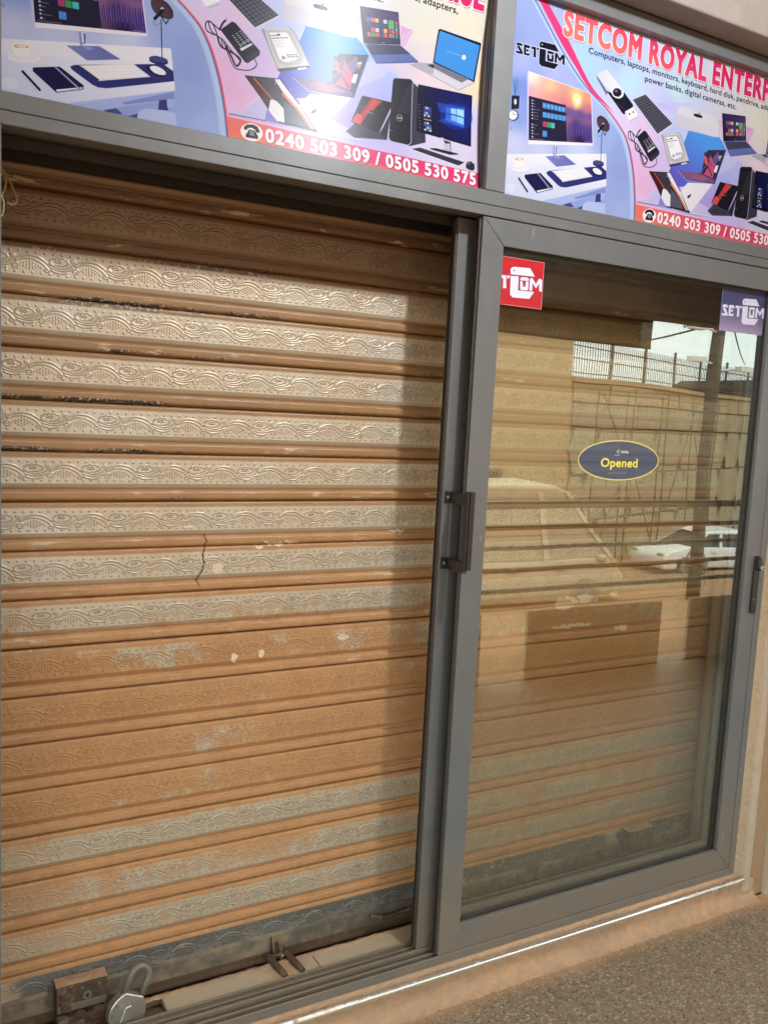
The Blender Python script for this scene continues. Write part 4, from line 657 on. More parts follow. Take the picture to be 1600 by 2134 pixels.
["p",[[493.4,279.1],[497.4,275.9],[499.3,277.5],[495.3,280.8]],[150,150,160],1.0],
["p",[[501.5,272.6],[505.5,269.4],[507.5,270.9],[503.4,274.2]],[150,150,160],1.0],
["p",[[488.9,289.2],[493.0,285.9],[494.8,287.6],[490.7,291.0]],[150,150,160],1.0],
["p",[[497.1,282.5],[501.2,279.2],[503.1,280.8],[499.0,284.2]],[150,150,160],1.0],
["p",[[505.3,275.8],[509.4,272.4],[511.4,274.0],[507.3,277.4]],[150,150,160],1.0],
["p",[[492.5,292.8],[496.7,289.4],[498.5,291.1],[494.2,294.7]],[150,150,160],1.0],
["p",[[500.8,285.9],[505.0,282.4],[506.9,284.1],[502.7,287.6]],[150,150,160],1.0],
["p",[[509.2,279.0],[513.4,275.5],[515.4,277.0],[511.2,280.5]],[150,150,160],1.0],
["p",[[496.0,296.5],[500.3,292.9],[502.1,294.6],[497.8,298.3]],[150,150,160],1.0],
["p",[[504.6,289.3],[508.8,285.7],[510.7,287.3],[506.4,291.0]],[150,150,160],1.0],
["p",[[513.1,282.1],[517.4,278.5],[519.3,280.1],[515.0,283.7]],[150,150,160],1.0],
["p",[[496.5,301.0],[522.5,283.0],[525.5,286.0],[500.5,305.0]],[215,215,225],1.0],
["p",[[495.5,293.0],[518.5,274.0],[521.5,276.0],[497.5,296.0]],[190,190,200],0.5],
["l",[[450.5,273.0],[457.5,258.0],[463.5,251.0]],4,[34,33,48],1.0],
["l",[[463.5,251.0],[466.5,244.0]],1,[170,150,140],1.0],
["l",[[450.5,273.0],[446.2,270.6],[440.0,267.1],[433.5,263.8],[428.5,262.0],[425.3,262.1],[422.9,263.4],[421.4,265.5],[420.5,268.0],[420.1,271.2],[420.2,275.2],[421.2,279.1],[423.5,282.0],[428.2,284.1],[434.8,285.6],[440.9,286.1],[444.5,285.0],[444.4,281.2],[441.9,275.2],[438.5,269.2],[435.5,265.0],[432.9,263.0],[429.9,262.1],[427.6,262.5],[426.5,264.0],[427.0,267.4],[428.7,272.4],[431.3,277.7],[434.5,282.0],[439.1,284.8],[444.8,286.8],[450.4,288.6],[454.5,291.0],[456.5,294.5],[457.2,298.6],[457.4,302.4],[457.5,305.0]],2.4,[36,35,50],1.0],
["l",[[446.5,287.0],[447.6,290.7],[449.1,296.1],[451.3,301.7],[454.5,306.0],[459.0,308.3],[464.6,309.5],[470.7,310.5],[476.5,312.0],[482.7,314.3],[489.4,316.9],[495.2,319.8],[498.5,323.0],[498.5,327.4],[496.1,332.8],[492.7,337.3],[489.5,339.0],[486.7,336.9],[483.6,332.1],[480.5,326.3],[477.5,321.0],[474.4,316.1],[471.2,310.9],[468.5,306.2],[466.5,303.0]],4,[36,35,50],1.0],
["l",[[460.5,295.0],[464.5,304.0],[470.3,317.2],[476.7,330.6],[482.5,340.0],[487.4,344.1],[492.1,345.1],[496.7,344.6],[501.5,344.0],[506.8,343.6],[512.4,342.6],[517.8,341.0],[522.5,339.0],[526.8,336.3],[530.8,333.1],[533.8,329.5],[535.5,326.0],[535.0,322.2],[532.8,318.2],[530.2,314.5],[528.5,312.0]],2.2,[38,36,52],1.0],
["l",[[456.5,290.0],[499.5,328.0],[493.5,336.0]],2,[36,35,50],1.0],
["p",[[543.5,249.0],[607.5,229.0],[619.5,234.0],[633.5,252.0],[661.5,299.0],[660.5,304.0],[588.5,327.0],[582.5,323.0],[558.5,276.0]],[150,150,158],1.0],
["p",[[550.5,246.0],[605.5,230.0],[617.5,236.0],[631.5,255.0],[659.5,298.0],[585.5,322.0],[561.5,276.0]],[196,196,200],1.0],
["p",[[582.5,325.0],[588.5,328.0],[661.5,304.0],[660.5,299.0],[587.5,322.0]],[60,60,70],1.0],
["p",[[631.5,311.0],[652.5,304.0],[654.5,307.0],[632.5,315.0]],[220,220,228],1.0],
["p",[[554.5,249.0],[612.5,236.0],[644.5,281.0],[639.5,300.0],[603.5,313.0],[584.5,310.0]],[178,178,184],1.0],
["p",[[562.5,252.0],[601.5,242.0],[609.5,247.0],[633.5,283.0],[627.5,296.0],[602.5,305.0],[588.5,301.0]],[236,236,242],1.0],
["l",[[565.5,258.0],[584.5,252.0]],1.4,[60,60,70],1.0],
["p",[[588.5,250.0],[588.5,251.0],[588.5,251.0],[588.5,252.0],[587.5,252.0],[586.5,253.0],[585.5,253.0],[584.5,253.0],[583.5,253.0],[582.5,253.0],[581.5,253.0],[581.5,253.0],[580.5,253.0],[580.5,253.0],[580.5,252.0],[580.5,252.0],[580.5,251.0],[580.5,251.0],[581.5,250.0],[582.5,250.0],[583.5,250.0],[584.5,249.0],[585.5,249.0],[586.5,249.0],[586.5,249.0],[587.5,249.0],[588.5,250.0],[588.5,250.0]],[60,60,70],1.0],
["l",[[569.5,262.0],[606.5,252.0]],1.6,[90,90,100],1.0],
["l",[[571.5,266.0],[594.5,260.0]],0.6,[150,150,160],1.0],
["l",[[573.5,269.0],[589.5,264.0]],0.6,[150,150,160],1.0],
["l",[[575.5,272.0],[598.5,265.0]],0.6,[150,150,160],1.0],
["l",[[577.5,275.0],[593.5,270.0]],0.6,[150,150,160],1.0],
["l",[[578.5,278.0],[602.5,271.0]],0.6,[150,150,160],1.0],
["p",[[605.1,287.4],[609.0,286.4],[610.0,288.7],[606.0,289.8]],[70,70,80],1.0],
["p",[[611.6,285.7],[615.5,284.6],[616.6,286.9],[612.6,288.0]],[70,70,80],1.0],
["p",[[618.2,283.9],[622.1,282.8],[623.2,285.0],[619.2,286.1]],[70,70,80],1.0],
["p",[[624.7,282.1],[628.6,281.1],[629.8,283.2],[625.8,284.3]],[70,70,80],1.0],
["p",[[606.6,291.4],[610.6,290.3],[611.6,292.6],[607.5,293.8]],[70,70,80],1.0],
["p",[[613.3,289.5],[617.3,288.4],[618.3,290.6],[614.3,291.8]],[70,70,80],1.0],
["p",[[619.9,287.6],[623.9,286.5],[625.0,288.7],[621.0,289.9]],[70,70,80],1.0],
["p",[[626.6,285.7],[630.6,284.6],[631.8,286.7],[627.7,287.9]],[70,70,80],1.0],
["p",[[602.5,295.0],[602.5,296.0],[602.5,296.0],[601.5,297.0],[601.5,298.0],[600.5,298.0],[599.5,299.0],[598.5,299.0],[597.5,299.0],[596.5,299.0],[595.5,299.0],[594.5,298.0],[594.5,298.0],[593.5,297.0],[593.5,297.0],[593.5,296.0],[594.5,295.0],[594.5,295.0],[595.5,294.0],[595.5,294.0],[596.5,293.0],[597.5,293.0],[598.5,293.0],[599.5,293.0],[600.5,293.0],[601.5,293.0],[601.5,294.0],[602.5,294.0]],[50,50,60],1.0],
["p",[[601.5,295.0],[601.5,296.0],[600.5,296.0],[600.5,296.0],[600.5,297.0],[599.5,297.0],[599.5,297.0],[599.5,297.0],[598.5,297.0],[598.5,297.0],[597.5,297.0],[597.5,297.0],[596.5,297.0],[596.5,296.0],[596.5,296.0],[596.5,296.0],[596.5,295.0],[597.5,295.0],[597.5,295.0],[597.5,295.0],[598.5,294.0],[598.5,294.0],[599.5,294.0],[599.5,294.0],[600.5,294.0],[600.5,294.0],[600.5,295.0],[600.5,295.0]],[236,236,242],1.0],
["l",[[614.5,299.0],[630.5,294.0]],0.7,[110,110,120],1.0],
["p",[[507.5,354.0],[589.5,343.0],[593.5,343.0],[683.5,441.0],[680.5,442.0],[588.5,439.0]],[34,30,44],1.0],
["p",[[512.5,354.0],[529.5,354.0],[572.5,390.0],[565.5,399.0],[563.5,416.0]],[70,28,40],1.0],
["l",[[529.5,355.0],[572.5,390.0]],3,[205,90,60],1.0],
["p",[[535.5,353.0],[577.5,347.0],[598.5,374.0],[599.5,402.0],[574.5,391.0]],[56,54,66],1.0],
["p",[[567.5,394.0],[572.5,391.0],[582.5,393.0],[599.5,405.0],[601.5,436.0],[583.5,436.0],[563.5,417.0]],[228,228,234],1.0],
["p",[[577.5,347.0],[589.5,344.0],[636.5,390.0],[672.5,435.0],[669.5,437.0],[637.5,405.0],[595.5,368.0]],[224,224,230],1.0],
["l",[[598.5,374.0],[637.5,405.0],[664.5,434.0]],6,[214,120,70],1.0],
["p",[[599.5,387.0],[637.5,411.0],[654.5,435.0],[601.5,436.0]],[84,86,104],1.0],
["p",[[581.5,355.0],[581.5,356.0],[581.5,356.0],[581.5,356.0],[580.5,357.0],[580.5,357.0],[580.5,357.0],[579.5,357.0],[579.5,357.0],[578.5,357.0],[578.5,357.0],[578.5,357.0],[577.5,357.0],[577.5,356.0],[577.5,356.0],[577.5,356.0],[577.5,355.0],[578.5,355.0],[578.5,355.0],[578.5,354.0],[579.5,354.0],[579.5,354.0],[580.5,354.0],[580.5,354.0],[580.5,354.0],[581.5,354.0],[581.5,355.0],[581.5,355.0]],[160,160,170],1.0],
["p",[[732.5,256.0],[789.5,245.0],[791.5,286.0],[773.5,346.0],[711.5,346.0],[722.5,273.0]],[52,44,72],1.0],
["p",[[751.5,252.0],[807.5,242.0],[773.5,346.0],[740.5,350.0]],[50,44,70],1.0],
["p",[[619.5,333.0],[712.5,325.0],[770.5,333.0],[773.5,346.0],[661.5,354.0]],[96,80,128],1.0],
["p",[[620.5,332.0],[710.5,328.0],[765.5,336.0],[658.5,351.0]],[120,86,128],1.0],
["l",[[619.5,333.0],[659.5,354.0],[773.5,347.0]],1.2,[195,195,235],1.0],
["p",[[670.5,330.0],[712.5,328.0],[749.5,335.0],[723.5,345.0],[685.5,345.0]],[170,90,110],0.6],
["p",[[745.5,267.0],[768.5,293.0],[764.5,330.0],[725.5,325.0],[742.5,299.0]],[220,90,120],0.8],
["p",[[756.5,274.0],[776.5,251.0],[782.5,268.0],[768.5,298.0]],[110,86,150],0.9],
["l",[[725.5,279.0],[730.5,289.0],[736.5,296.0]],11,[205,92,96],1.0],
["p",[[727.5,267.0],[727.5,268.0],[727.5,270.0],[726.5,271.0],[726.5,272.0],[725.5,273.0],[724.5,273.0],[723.5,274.0],[722.5,274.0],[721.5,274.0],[720.5,273.0],[720.5,272.0],[719.5,271.0],[719.5,270.0],[718.5,269.0],[719.5,268.0],[719.5,267.0],[719.5,266.0],[720.5,265.0],[721.5,264.0],[722.5,263.0],[722.5,263.0],[723.5,263.0],[724.5,263.0],[725.5,263.0],[726.5,264.0],[727.5,265.0],[727.5,266.0]],[70,40,58],1.0],
["l",[[718.5,290.0],[723.5,292.0]],4,[190,80,90],1.0],
["l",[[736.5,278.0],[749.5,289.0],[755.5,296.0]],5,[120,80,140],1.0],
["l",[[734.5,299.0],[719.5,311.0],[715.5,325.0],[706.5,328.0]],5,[96,60,110],1.0],
["l",[[737.5,298.0],[748.5,311.0],[759.5,324.0]],5,[86,54,100],1.0],
["p",[[780.5,264.1],[792.3,260.7],[790.7,265.8],[780.1,268.1]],[200,210,205],1.0],
["p",[[780.1,268.8],[790.4,266.6],[788.8,271.7],[779.7,272.9]],[190,150,150],1.0],
["p",[[779.6,273.6],[788.6,272.5],[787.0,277.6],[779.2,277.6]],[90,130,140],1.0],
["p",[[771.5,293.0],[782.5,290.0],[776.5,312.0],[765.5,312.0]],[226,228,236],1.0],
["p",[[638.5,386.0],[663.5,359.0],[764.5,346.0],[687.5,437.0],[675.5,435.0]],[226,226,234],1.0],
["p",[[665.5,402.0],[668.5,394.0],[675.5,391.0],[682.5,388.0],[679.5,395.0],[672.5,402.0]],[48,46,60],1.0],
["l",[[473.5,444.0],[556.5,442.0],[684.5,444.0],[793.5,440.0]],3.0,[165,172,212],1.0],
["l",[[473.5,443.0],[556.5,441.0]],1.6,[60,64,104],1.0],
["l",[[638.5,444.0],[730.5,445.0]],1.2,[90,94,140],0.6],
["l",[[687.5,441.0],[793.5,438.0]],1.4,[222,226,242],1.0],
["p",[[777.5,143.0],[878.5,132.0],[890.5,200.0],[793.5,220.0]],[30,30,42],1.0],
["g",[[780.5,145.0],[877.5,135.0],[886.5,199.0],[796.5,216.0]],[70,50,110],[867.5,142.0],[30,28,48],[807.5,214.0],1.0],
["p",[[796.2,161.6],[805.9,160.5],[807.2,169.6],[797.6,170.8]],[70,90,170],1.0],
["p",[[807.2,160.3],[816.9,159.3],[818.2,168.2],[808.5,169.4]],[190,90,110],1.0],
["p",[[818.2,159.1],[827.9,158.1],[829.1,166.8],[819.5,168.0]],[214,170,80],1.0],
["p",[[829.2,157.9],[838.9,156.9],[840.1,165.4],[830.4,166.6]],[60,60,110],1.0],
["p",[[840.2,156.7],[849.9,155.6],[851.0,164.0],[841.4,165.2]],[190,190,200],1.0],
["p",[[797.7,172.0],[807.4,170.8],[808.7,179.9],[799.1,181.3]],[60,60,110],1.0],
["p",[[808.7,170.6],[818.3,169.4],[819.6,178.3],[810.0,179.7]],[60,60,110],1.0],
["p",[[819.6,169.2],[829.3,168.0],[830.5,176.7],[820.9,178.1]],[60,60,110],1.0],
["p",[[830.6,167.8],[840.2,166.6],[841.4,175.1],[831.8,176.5]],[60,60,110],1.0],
["p",[[841.5,166.4],[851.2,165.2],[852.3,173.5],[842.7,174.9]],[60,60,110],1.0],
["p",[[799.2,182.5],[808.8,181.1],[810.1,190.2],[800.6,191.8]],[40,36,90],1.0],
["p",[[810.1,180.9],[819.7,179.5],[821.0,188.4],[811.4,190.0]],[200,90,60],1.0],
["p",[[821.0,179.3],[830.6,177.9],[831.8,186.6],[822.3,188.2]],[190,190,200],1.0],
["p",[[831.9,177.7],[841.5,176.3],[842.7,184.8],[833.1,186.4]],[60,60,110],1.0],
["p",[[842.8,176.1],[852.4,174.7],[853.5,183.0],[844.0,184.6]],[214,170,80],1.0],
["p",[[800.7,193.0],[810.3,191.4],[811.6,200.5],[802.1,202.3]],[190,90,110],1.0],
["p",[[811.6,191.2],[821.1,189.6],[822.4,198.5],[812.9,200.3]],[60,150,90],1.0],
["p",[[822.4,189.4],[832.0,187.8],[833.2,196.5],[823.7,198.3]],[200,90,60],1.0],
["p",[[833.3,187.6],[842.8,186.0],[844.0,194.5],[834.5,196.3]],[60,60,110],1.0],
["p",[[844.1,185.8],[853.7,184.2],[854.8,192.5],[845.3,194.3]],[190,90,110],1.0],
["p",[[853.1,155.5],[860.1,154.6],[861.4,162.8],[854.4,163.6]],[80,165,90],1.0],
["p",[[861.1,154.5],[868.1,153.6],[869.4,161.8],[862.4,162.6]],[190,110,120],1.0],
["p",[[854.6,164.7],[861.6,163.9],[862.9,172.0],[855.9,172.9]],[80,160,90],1.0],
["p",[[862.6,163.7],[869.6,162.9],[870.9,171.0],[863.9,171.9]],[80,160,90],1.0],
["p",[[856.1,174.0],[863.1,173.1],[864.4,181.3],[857.4,182.1]],[170,70,90],1.0],
["p",[[864.1,173.0],[871.1,172.1],[872.4,180.3],[865.4,181.1]],[190,110,120],1.0],
["p",[[857.6,183.2],[864.6,182.4],[865.9,190.5],[858.9,191.4]],[190,110,120],1.0],
["p",[[865.6,182.2],[872.6,181.4],[873.9,189.5],[866.9,190.4]],[80,160,90],1.0],
["p",[[871.9,153.3],[878.2,152.4],[879.1,158.9],[872.8,159.8]],[200,80,110],1.0],
["p",[[872.9,160.5],[879.2,159.6],[880.1,166.1],[873.8,167.0]],[60,140,130],1.0],
["p",[[873.9,167.7],[880.2,166.8],[881.1,173.3],[874.8,174.2]],[110,170,130],1.0],
["p",[[874.9,174.9],[881.2,174.0],[882.1,180.5],[875.8,181.4]],[200,80,110],1.0],
["p",[[875.9,182.1],[882.2,181.2],[883.1,187.7],[876.8,188.6]],[60,140,130],1.0],
["p",[[853.5,155.0],[867.5,153.0],[870.5,171.0],[855.5,172.0]],[84,168,96],1.0],
["p",[[793.5,220.0],[890.5,201.0],[942.5,226.0],[939.5,229.0],[830.5,256.0],[826.5,254.0]],[92,108,168],1.0],
["p",[[801.5,220.0],[890.5,202.0],[918.5,214.0],[816.5,239.0]],[52,54,82],1.0],
["p",[[806.5,221.5],[810.5,220.7],[812.7,223.1],[808.6,223.9]],[78,80,108],1.0],
["p",[[813.1,220.2],[817.1,219.4],[819.4,221.7],[815.4,222.5]],[78,80,108],1.0],
["p",[[819.7,218.9],[823.6,218.1],[826.1,220.3],[822.1,221.1]],[78,80,108],1.0],
["p",[[826.3,217.5],[830.2,216.7],[832.8,218.9],[828.8,219.7]],[78,80,108],1.0],
["p",[[832.9,216.2],[836.8,215.4],[839.6,217.5],[835.5,218.3]],[78,80,108],1.0],
["p",[[839.4,214.9],[843.4,214.1],[846.3,216.1],[842.3,216.9]],[78,80,108],1.0],
["p",[[846.0,213.5],[850.0,212.8],[853.0,214.7],[849.0,215.5]],[78,80,108],1.0],
["p",[[852.6,212.2],[856.6,211.4],[859.7,213.3],[855.7,214.1]],[78,80,108],1.0],
["p",[[859.2,210.9],[863.1,210.1],[866.5,211.9],[862.4,212.7]],[78,80,108],1.0],
["p",[[865.8,209.6],[869.7,208.8],[873.2,210.5],[869.2,211.3]],[78,80,108],1.0],
["p",[[872.4,208.2],[876.3,207.4],[879.9,209.1],[875.9,209.9]],[78,80,108],1.0],
["p",[[878.9,206.9],[882.9,206.1],[886.6,207.7],[882.6,208.5]],[78,80,108],1.0],
["p",[[885.5,205.6],[889.5,204.8],[893.4,206.3],[889.3,207.1]],[78,80,108],1.0],
["p",[[810.1,225.5],[814.2,224.6],[816.4,227.0],[812.2,227.9]],[78,80,108],1.0],
["p",[[816.9,224.1],[821.0,223.2],[823.3,225.5],[819.1,226.4]],[78,80,108],1.0],
["p",[[823.7,222.6],[827.8,221.8],[830.3,224.0],[826.1,224.9]],[78,80,108],1.0],
["p",[[830.5,221.2],[834.6,220.3],[837.2,222.4],[833.1,223.4]],[78,80,108],1.0],
["p",[[837.3,219.7],[841.4,218.9],[844.2,220.9],[840.0,221.8]],[78,80,108],1.0],
["p",[[844.1,218.3],[848.2,217.4],[851.1,219.4],[847.0,220.3]],[78,80,108],1.0],
["p",[[851.0,216.8],[855.0,216.0],[858.1,217.9],[853.9,218.8]],[78,80,108],1.0],
["p",[[857.8,215.4],[861.9,214.5],[865.0,216.4],[860.9,217.3]],[78,80,108],1.0],
["p",[[864.6,213.9],[868.7,213.1],[872.0,214.9],[867.8,215.8]],[78,80,108],1.0],
["p",[[871.4,212.5],[875.5,211.6],[878.9,213.3],[874.8,214.3]],[78,80,108],1.0],
["p",[[878.2,211.0],[882.3,210.2],[885.9,211.8],[881.7,212.7]],[78,80,108],1.0],
["p",[[885.0,209.6],[889.1,208.7],[892.9,210.3],[888.7,211.2]],[78,80,108],1.0],
["p",[[891.8,208.2],[895.9,207.3],[899.8,208.8],[895.6,209.7]],[78,80,108],1.0],
["p",[[813.6,229.5],[817.8,228.6],[820.0,230.9],[815.7,231.9]],[78,80,108],1.0],
["p",[[820.7,227.9],[824.9,227.0],[827.2,229.3],[822.9,230.2]],[78,80,108],1.0],
["p",[[827.7,226.4],[831.9,225.4],[834.4,227.6],[830.1,228.6]],[78,80,108],1.0],
["p",[[834.7,224.8],[839.0,223.9],[841.6,226.0],[837.3,227.0]],[78,80,108],1.0],
["p",[[841.8,223.2],[846.0,222.3],[848.8,224.4],[844.5,225.4]],[78,80,108],1.0],
["p",[[848.8,221.7],[853.1,220.7],[856.0,222.7],[851.7,223.7]],[78,80,108],1.0],
["p",[[855.9,220.1],[860.1,219.2],[863.2,221.1],[858.8,222.1]],[78,80,108],1.0],
["p",[[862.9,218.6],[867.2,217.6],[870.3,219.5],[866.0,220.5]],[78,80,108],1.0],
["p",[[870.0,217.0],[874.2,216.1],[877.5,217.8],[873.2,218.8]],[78,80,108],1.0],
["p",[[877.0,215.4],[881.3,214.5],[884.7,216.2],[880.4,217.2]],[78,80,108],1.0],
["p",[[884.1,213.9],[888.3,212.9],[891.9,214.6],[887.6,215.6]],[78,80,108],1.0],
["p",[[891.1,212.3],[895.3,211.4],[899.1,213.0],[894.8,213.9]],[78,80,108],1.0],
["p",[[898.2,210.7],[902.4,209.8],[906.3,211.3],[902.0,212.3]],[78,80,108],1.0],
["p",[[817.2,233.5],[821.5,232.5],[823.7,234.8],[819.3,235.9]],[78,80,108],1.0],
["p",[[824.4,231.8],[828.8,230.8],[831.1,233.1],[826.7,234.1]],[78,80,108],1.0],
["p",[[831.7,230.1],[836.1,229.1],[838.6,231.3],[834.1,232.4]],[78,80,108],1.0],
["p",[[839.0,228.4],[843.4,227.4],[846.0,229.6],[841.5,230.6]],[78,80,108],1.0],
["p",[[846.3,226.8],[850.6,225.8],[853.4,227.8],[848.9,228.9]],[78,80,108],1.0],
["p",[[853.5,225.1],[857.9,224.1],[860.8,226.1],[856.4,227.1]],[78,80,108],1.0],
["p",[[860.8,223.4],[865.2,222.4],[868.2,224.3],[863.8,225.4]],[78,80,108],1.0],
["p",[[868.1,221.7],[872.5,220.7],[875.6,222.6],[871.2,223.6]],[78,80,108],1.0],
["p",[[875.4,220.0],[879.7,219.0],[883.1,220.8],[878.6,221.9]],[78,80,108],1.0],
["p",[[882.6,218.4],[887.0,217.4],[890.5,219.1],[886.0,220.1]],[78,80,108],1.0],
["p",[[889.9,216.7],[894.3,215.7],[897.9,217.3],[893.4,218.4]],[78,80,108],1.0],
["p",[[897.2,215.0],[901.6,214.0],[905.3,215.6],[900.9,216.6]],[78,80,108],1.0],
["p",[[904.5,213.3],[908.8,212.3],[912.7,213.8],[908.3,214.9]],[78,80,108],1.0],
["l",[[830.5,255.0],[940.5,227.0]],1.3,[60,66,104],1.0],
["l",[[842.5,207.0],[848.5,206.0]],1,[190,190,200],1.0],
["p",[[794.5,219.0],[801.5,218.0],[801.5,220.0],[795.5,221.0]],[170,175,200],1.0],
["p",[[990.5,143.0],[995.5,140.0],[1113.5,144.0],[1116.5,146.0],[1105.5,238.0],[982.5,220.0]],[26,28,54],1.0],
["p",[[994.5,144.0],[1112.5,150.0],[1101.5,234.0],[985.5,216.0]],[66,140,216],1.0],
["l",[[1019.5,185.0],[1063.5,186.0]],1.5,[130,175,230],1.0],
["p",[[1075.5,186.0],[1075.5,187.0],[1074.5,188.0],[1074.5,190.0],[1073.5,191.0],[1072.5,192.0],[1070.5,192.0],[1069.5,193.0],[1068.5,193.0],[1066.5,193.0],[1065.5,192.0],[1064.5,192.0],[1063.5,191.0],[1063.5,190.0],[1063.5,189.0],[1063.5,187.0],[1063.5,186.0],[1064.5,185.0],[1065.5,184.0],[1066.5,183.0],[1067.5,182.0],[1068.5,182.0],[1070.5,182.0],[1071.5,182.0],[1072.5,182.0],[1073.5,183.0],[1074.5,184.0],[1074.5,185.0]],[228,236,246],1.0],
["p",[[920.5,237.0],[940.5,228.0],[982.5,220.0],[1105.5,238.0],[1066.5,265.0],[1058.5,266.0]],[205,202,214],1.0],
["p",[[920.5,237.0],[941.5,228.0],[982.5,221.0],[986.5,245.0],[973.5,246.0]],[170,168,182],1.0],
["p",[[964.5,228.0],[987.5,220.0],[1088.5,234.0],[1067.5,247.0]],[150,150,164],1.0],
["p",[[988.2,221.4],[992.5,222.0],[991.5,223.5],[987.3,222.8]],[70,70,84],1.0],
["p",[[994.4,222.3],[998.7,222.9],[997.5,224.4],[993.3,223.8]],[70,70,84],1.0],
["p",[[1000.5,223.2],[1004.9,223.8],[1003.5,225.3],[999.3,224.7]],[70,70,84],1.0],
["p",[[1006.7,224.1],[1011.0,224.7],[1009.5,226.2],[1005.3,225.6]],[70,70,84],1.0],
["p",[[1012.9,225.0],[1017.2,225.6],[1015.5,227.1],[1011.3,226.5]],[70,70,84],1.0],
["p",[[1019.0,225.8],[1023.3,226.5],[1021.5,228.1],[1017.3,227.4]],[70,70,84],1.0],
["p",[[1025.2,226.7],[1029.5,227.3],[1027.5,229.0],[1023.3,228.3]],[70,70,84],1.0],
["p",[[1031.3,227.6],[1035.6,228.2],[1033.5,229.9],[1029.3,229.2]],[70,70,84],1.0],
["p",[[1037.5,228.5],[1041.8,229.1],[1039.6,230.8],[1035.4,230.2]],[70,70,84],1.0],
["p",[[1043.6,229.4],[1047.9,230.0],[1045.6,231.7],[1041.4,231.1]],[70,70,84],1.0],
["p",[[1049.8,230.3],[1054.1,230.9],[1051.6,232.6],[1047.4,232.0]],[70,70,84],1.0],
["p",[[1055.9,231.1],[1060.2,231.8],[1057.6,233.5],[1053.4,232.9]],[70,70,84],1.0],
["p",[[1062.1,232.0],[1066.4,232.6],[1063.6,234.5],[1059.4,233.8]],[70,70,84],1.0],
["p",[[1068.2,232.9],[1072.6,233.5],[1069.6,235.4],[1065.4,234.7]],[70,70,84],1.0],
["p",[[1074.4,233.8],[1078.7,234.4],[1075.6,236.3],[1071.4,235.6]],[70,70,84],1.0],
["p",[[1080.6,234.7],[1084.9,235.3],[1081.6,237.2],[1077.4,236.6]],[70,70,84],1.0],
["p",[[987.0,223.4],[991.1,224.1],[990.1,225.5],[986.1,224.8]],[70,70,84],1.0],
["p",[[992.9,224.4],[997.0,225.0],[995.9,226.5],[991.8,225.8]],[70,70,84],1.0],
["p",[[998.8,225.3],[1003.0,225.9],[1001.7,227.4],[997.6,226.8]],[70,70,84],1.0],
["p",[[1004.8,226.2],[1008.9,226.9],[1007.5,228.4],[1003.4,227.7]],[70,70,84],1.0],
["p",[[1010.7,227.2],[1014.9,227.8],[1013.2,229.4],[1009.2,228.7]],[70,70,84],1.0],
["p",[[1016.6,228.1],[1020.8,228.7],[1019.0,230.3],[1015.0,229.7]],[70,70,84],1.0],
["p",[[1022.6,229.0],[1026.7,229.7],[1024.8,231.3],[1020.8,230.6]],[70,70,84],1.0],
["p",[[1028.5,229.9],[1032.7,230.6],[1030.6,232.2],[1026.5,231.6]],[70,70,84],1.0],
["p",[[1034.4,230.9],[1038.6,231.5],[1036.4,233.2],[1032.3,232.5]],[70,70,84],1.0],
["p",[[1040.4,231.8],[1044.5,232.4],[1042.1,234.2],[1038.1,233.5]],[70,70,84],1.0],
["p",[[1046.3,232.7],[1050.5,233.4],[1047.9,235.1],[1043.9,234.5]],[70,70,84],1.0],
["p",[[1052.2,233.7],[1056.4,234.3],[1053.7,236.1],[1049.7,235.4]],[70,70,84],1.0],
["p",[[1058.2,234.6],[1062.3,235.2],[1059.5,237.1],[1055.4,236.4]],[70,70,84],1.0],
["p",[[1064.1,235.5],[1068.3,236.2],[1065.3,238.0],[1061.2,237.3]],[70,70,84],1.0],
["p",[[1070.1,236.4],[1074.2,237.1],[1071.1,239.0],[1067.0,238.3]],[70,70,84],1.0],
["p",[[1076.0,237.4],[1080.1,238.0],[1076.8,239.9],[1072.8,239.3]],[70,70,84],1.0],
["p",[[985.7,225.4],[989.7,226.1],[988.7,227.6],[984.8,226.9]],[70,70,84],1.0],
["p",[[991.4,226.4],[995.4,227.1],[994.2,228.6],[990.3,227.9]],[70,70,84],1.0],
["p",[[997.1,227.4],[1001.1,228.1],[999.8,229.6],[995.9,228.9]],[70,70,84],1.0],
["p",[[1002.8,228.4],[1006.8,229.1],[1005.4,230.6],[1001.5,229.9]],[70,70,84],1.0],
["p",[[1008.5,229.3],[1012.5,230.0],[1010.9,231.6],[1007.0,230.9]],[70,70,84],1.0],
["p",[[1014.3,230.3],[1018.3,231.0],[1016.5,232.6],[1012.6,231.9]],[70,70,84],1.0],
["p",[[1020.0,231.3],[1024.0,232.0],[1022.1,233.6],[1018.2,232.9]],[70,70,84],1.0],
["p",[[1025.7,232.3],[1029.7,233.0],[1027.6,234.6],[1023.7,233.9]],[70,70,84],1.0],
["p",[[1031.4,233.3],[1035.4,233.9],[1033.2,235.6],[1029.3,234.9]],[70,70,84],1.0],
["p",[[1037.1,234.2],[1041.1,234.9],[1038.7,236.6],[1034.8,235.9]],[70,70,84],1.0],
["p",[[1042.8,235.2],[1046.8,235.9],[1044.3,237.6],[1040.4,236.9]],[70,70,84],1.0],
["p",[[1048.6,236.2],[1052.6,236.9],[1049.9,238.7],[1046.0,237.9]],[70,70,84],1.0],
["p",[[1054.3,237.2],[1058.3,237.8],[1055.4,239.7],[1051.5,239.0]],[70,70,84],1.0],
["p",[[1060.0,238.1],[1064.0,238.8],[1061.0,240.7],[1057.1,240.0]],[70,70,84],1.0],
["p",[[1065.7,239.1],[1069.7,239.8],[1066.6,241.7],[1062.7,241.0]],[70,70,84],1.0],
["p",[[1071.4,240.1],[1075.4,240.8],[1072.1,242.7],[1068.2,242.0]],[70,70,84],1.0],
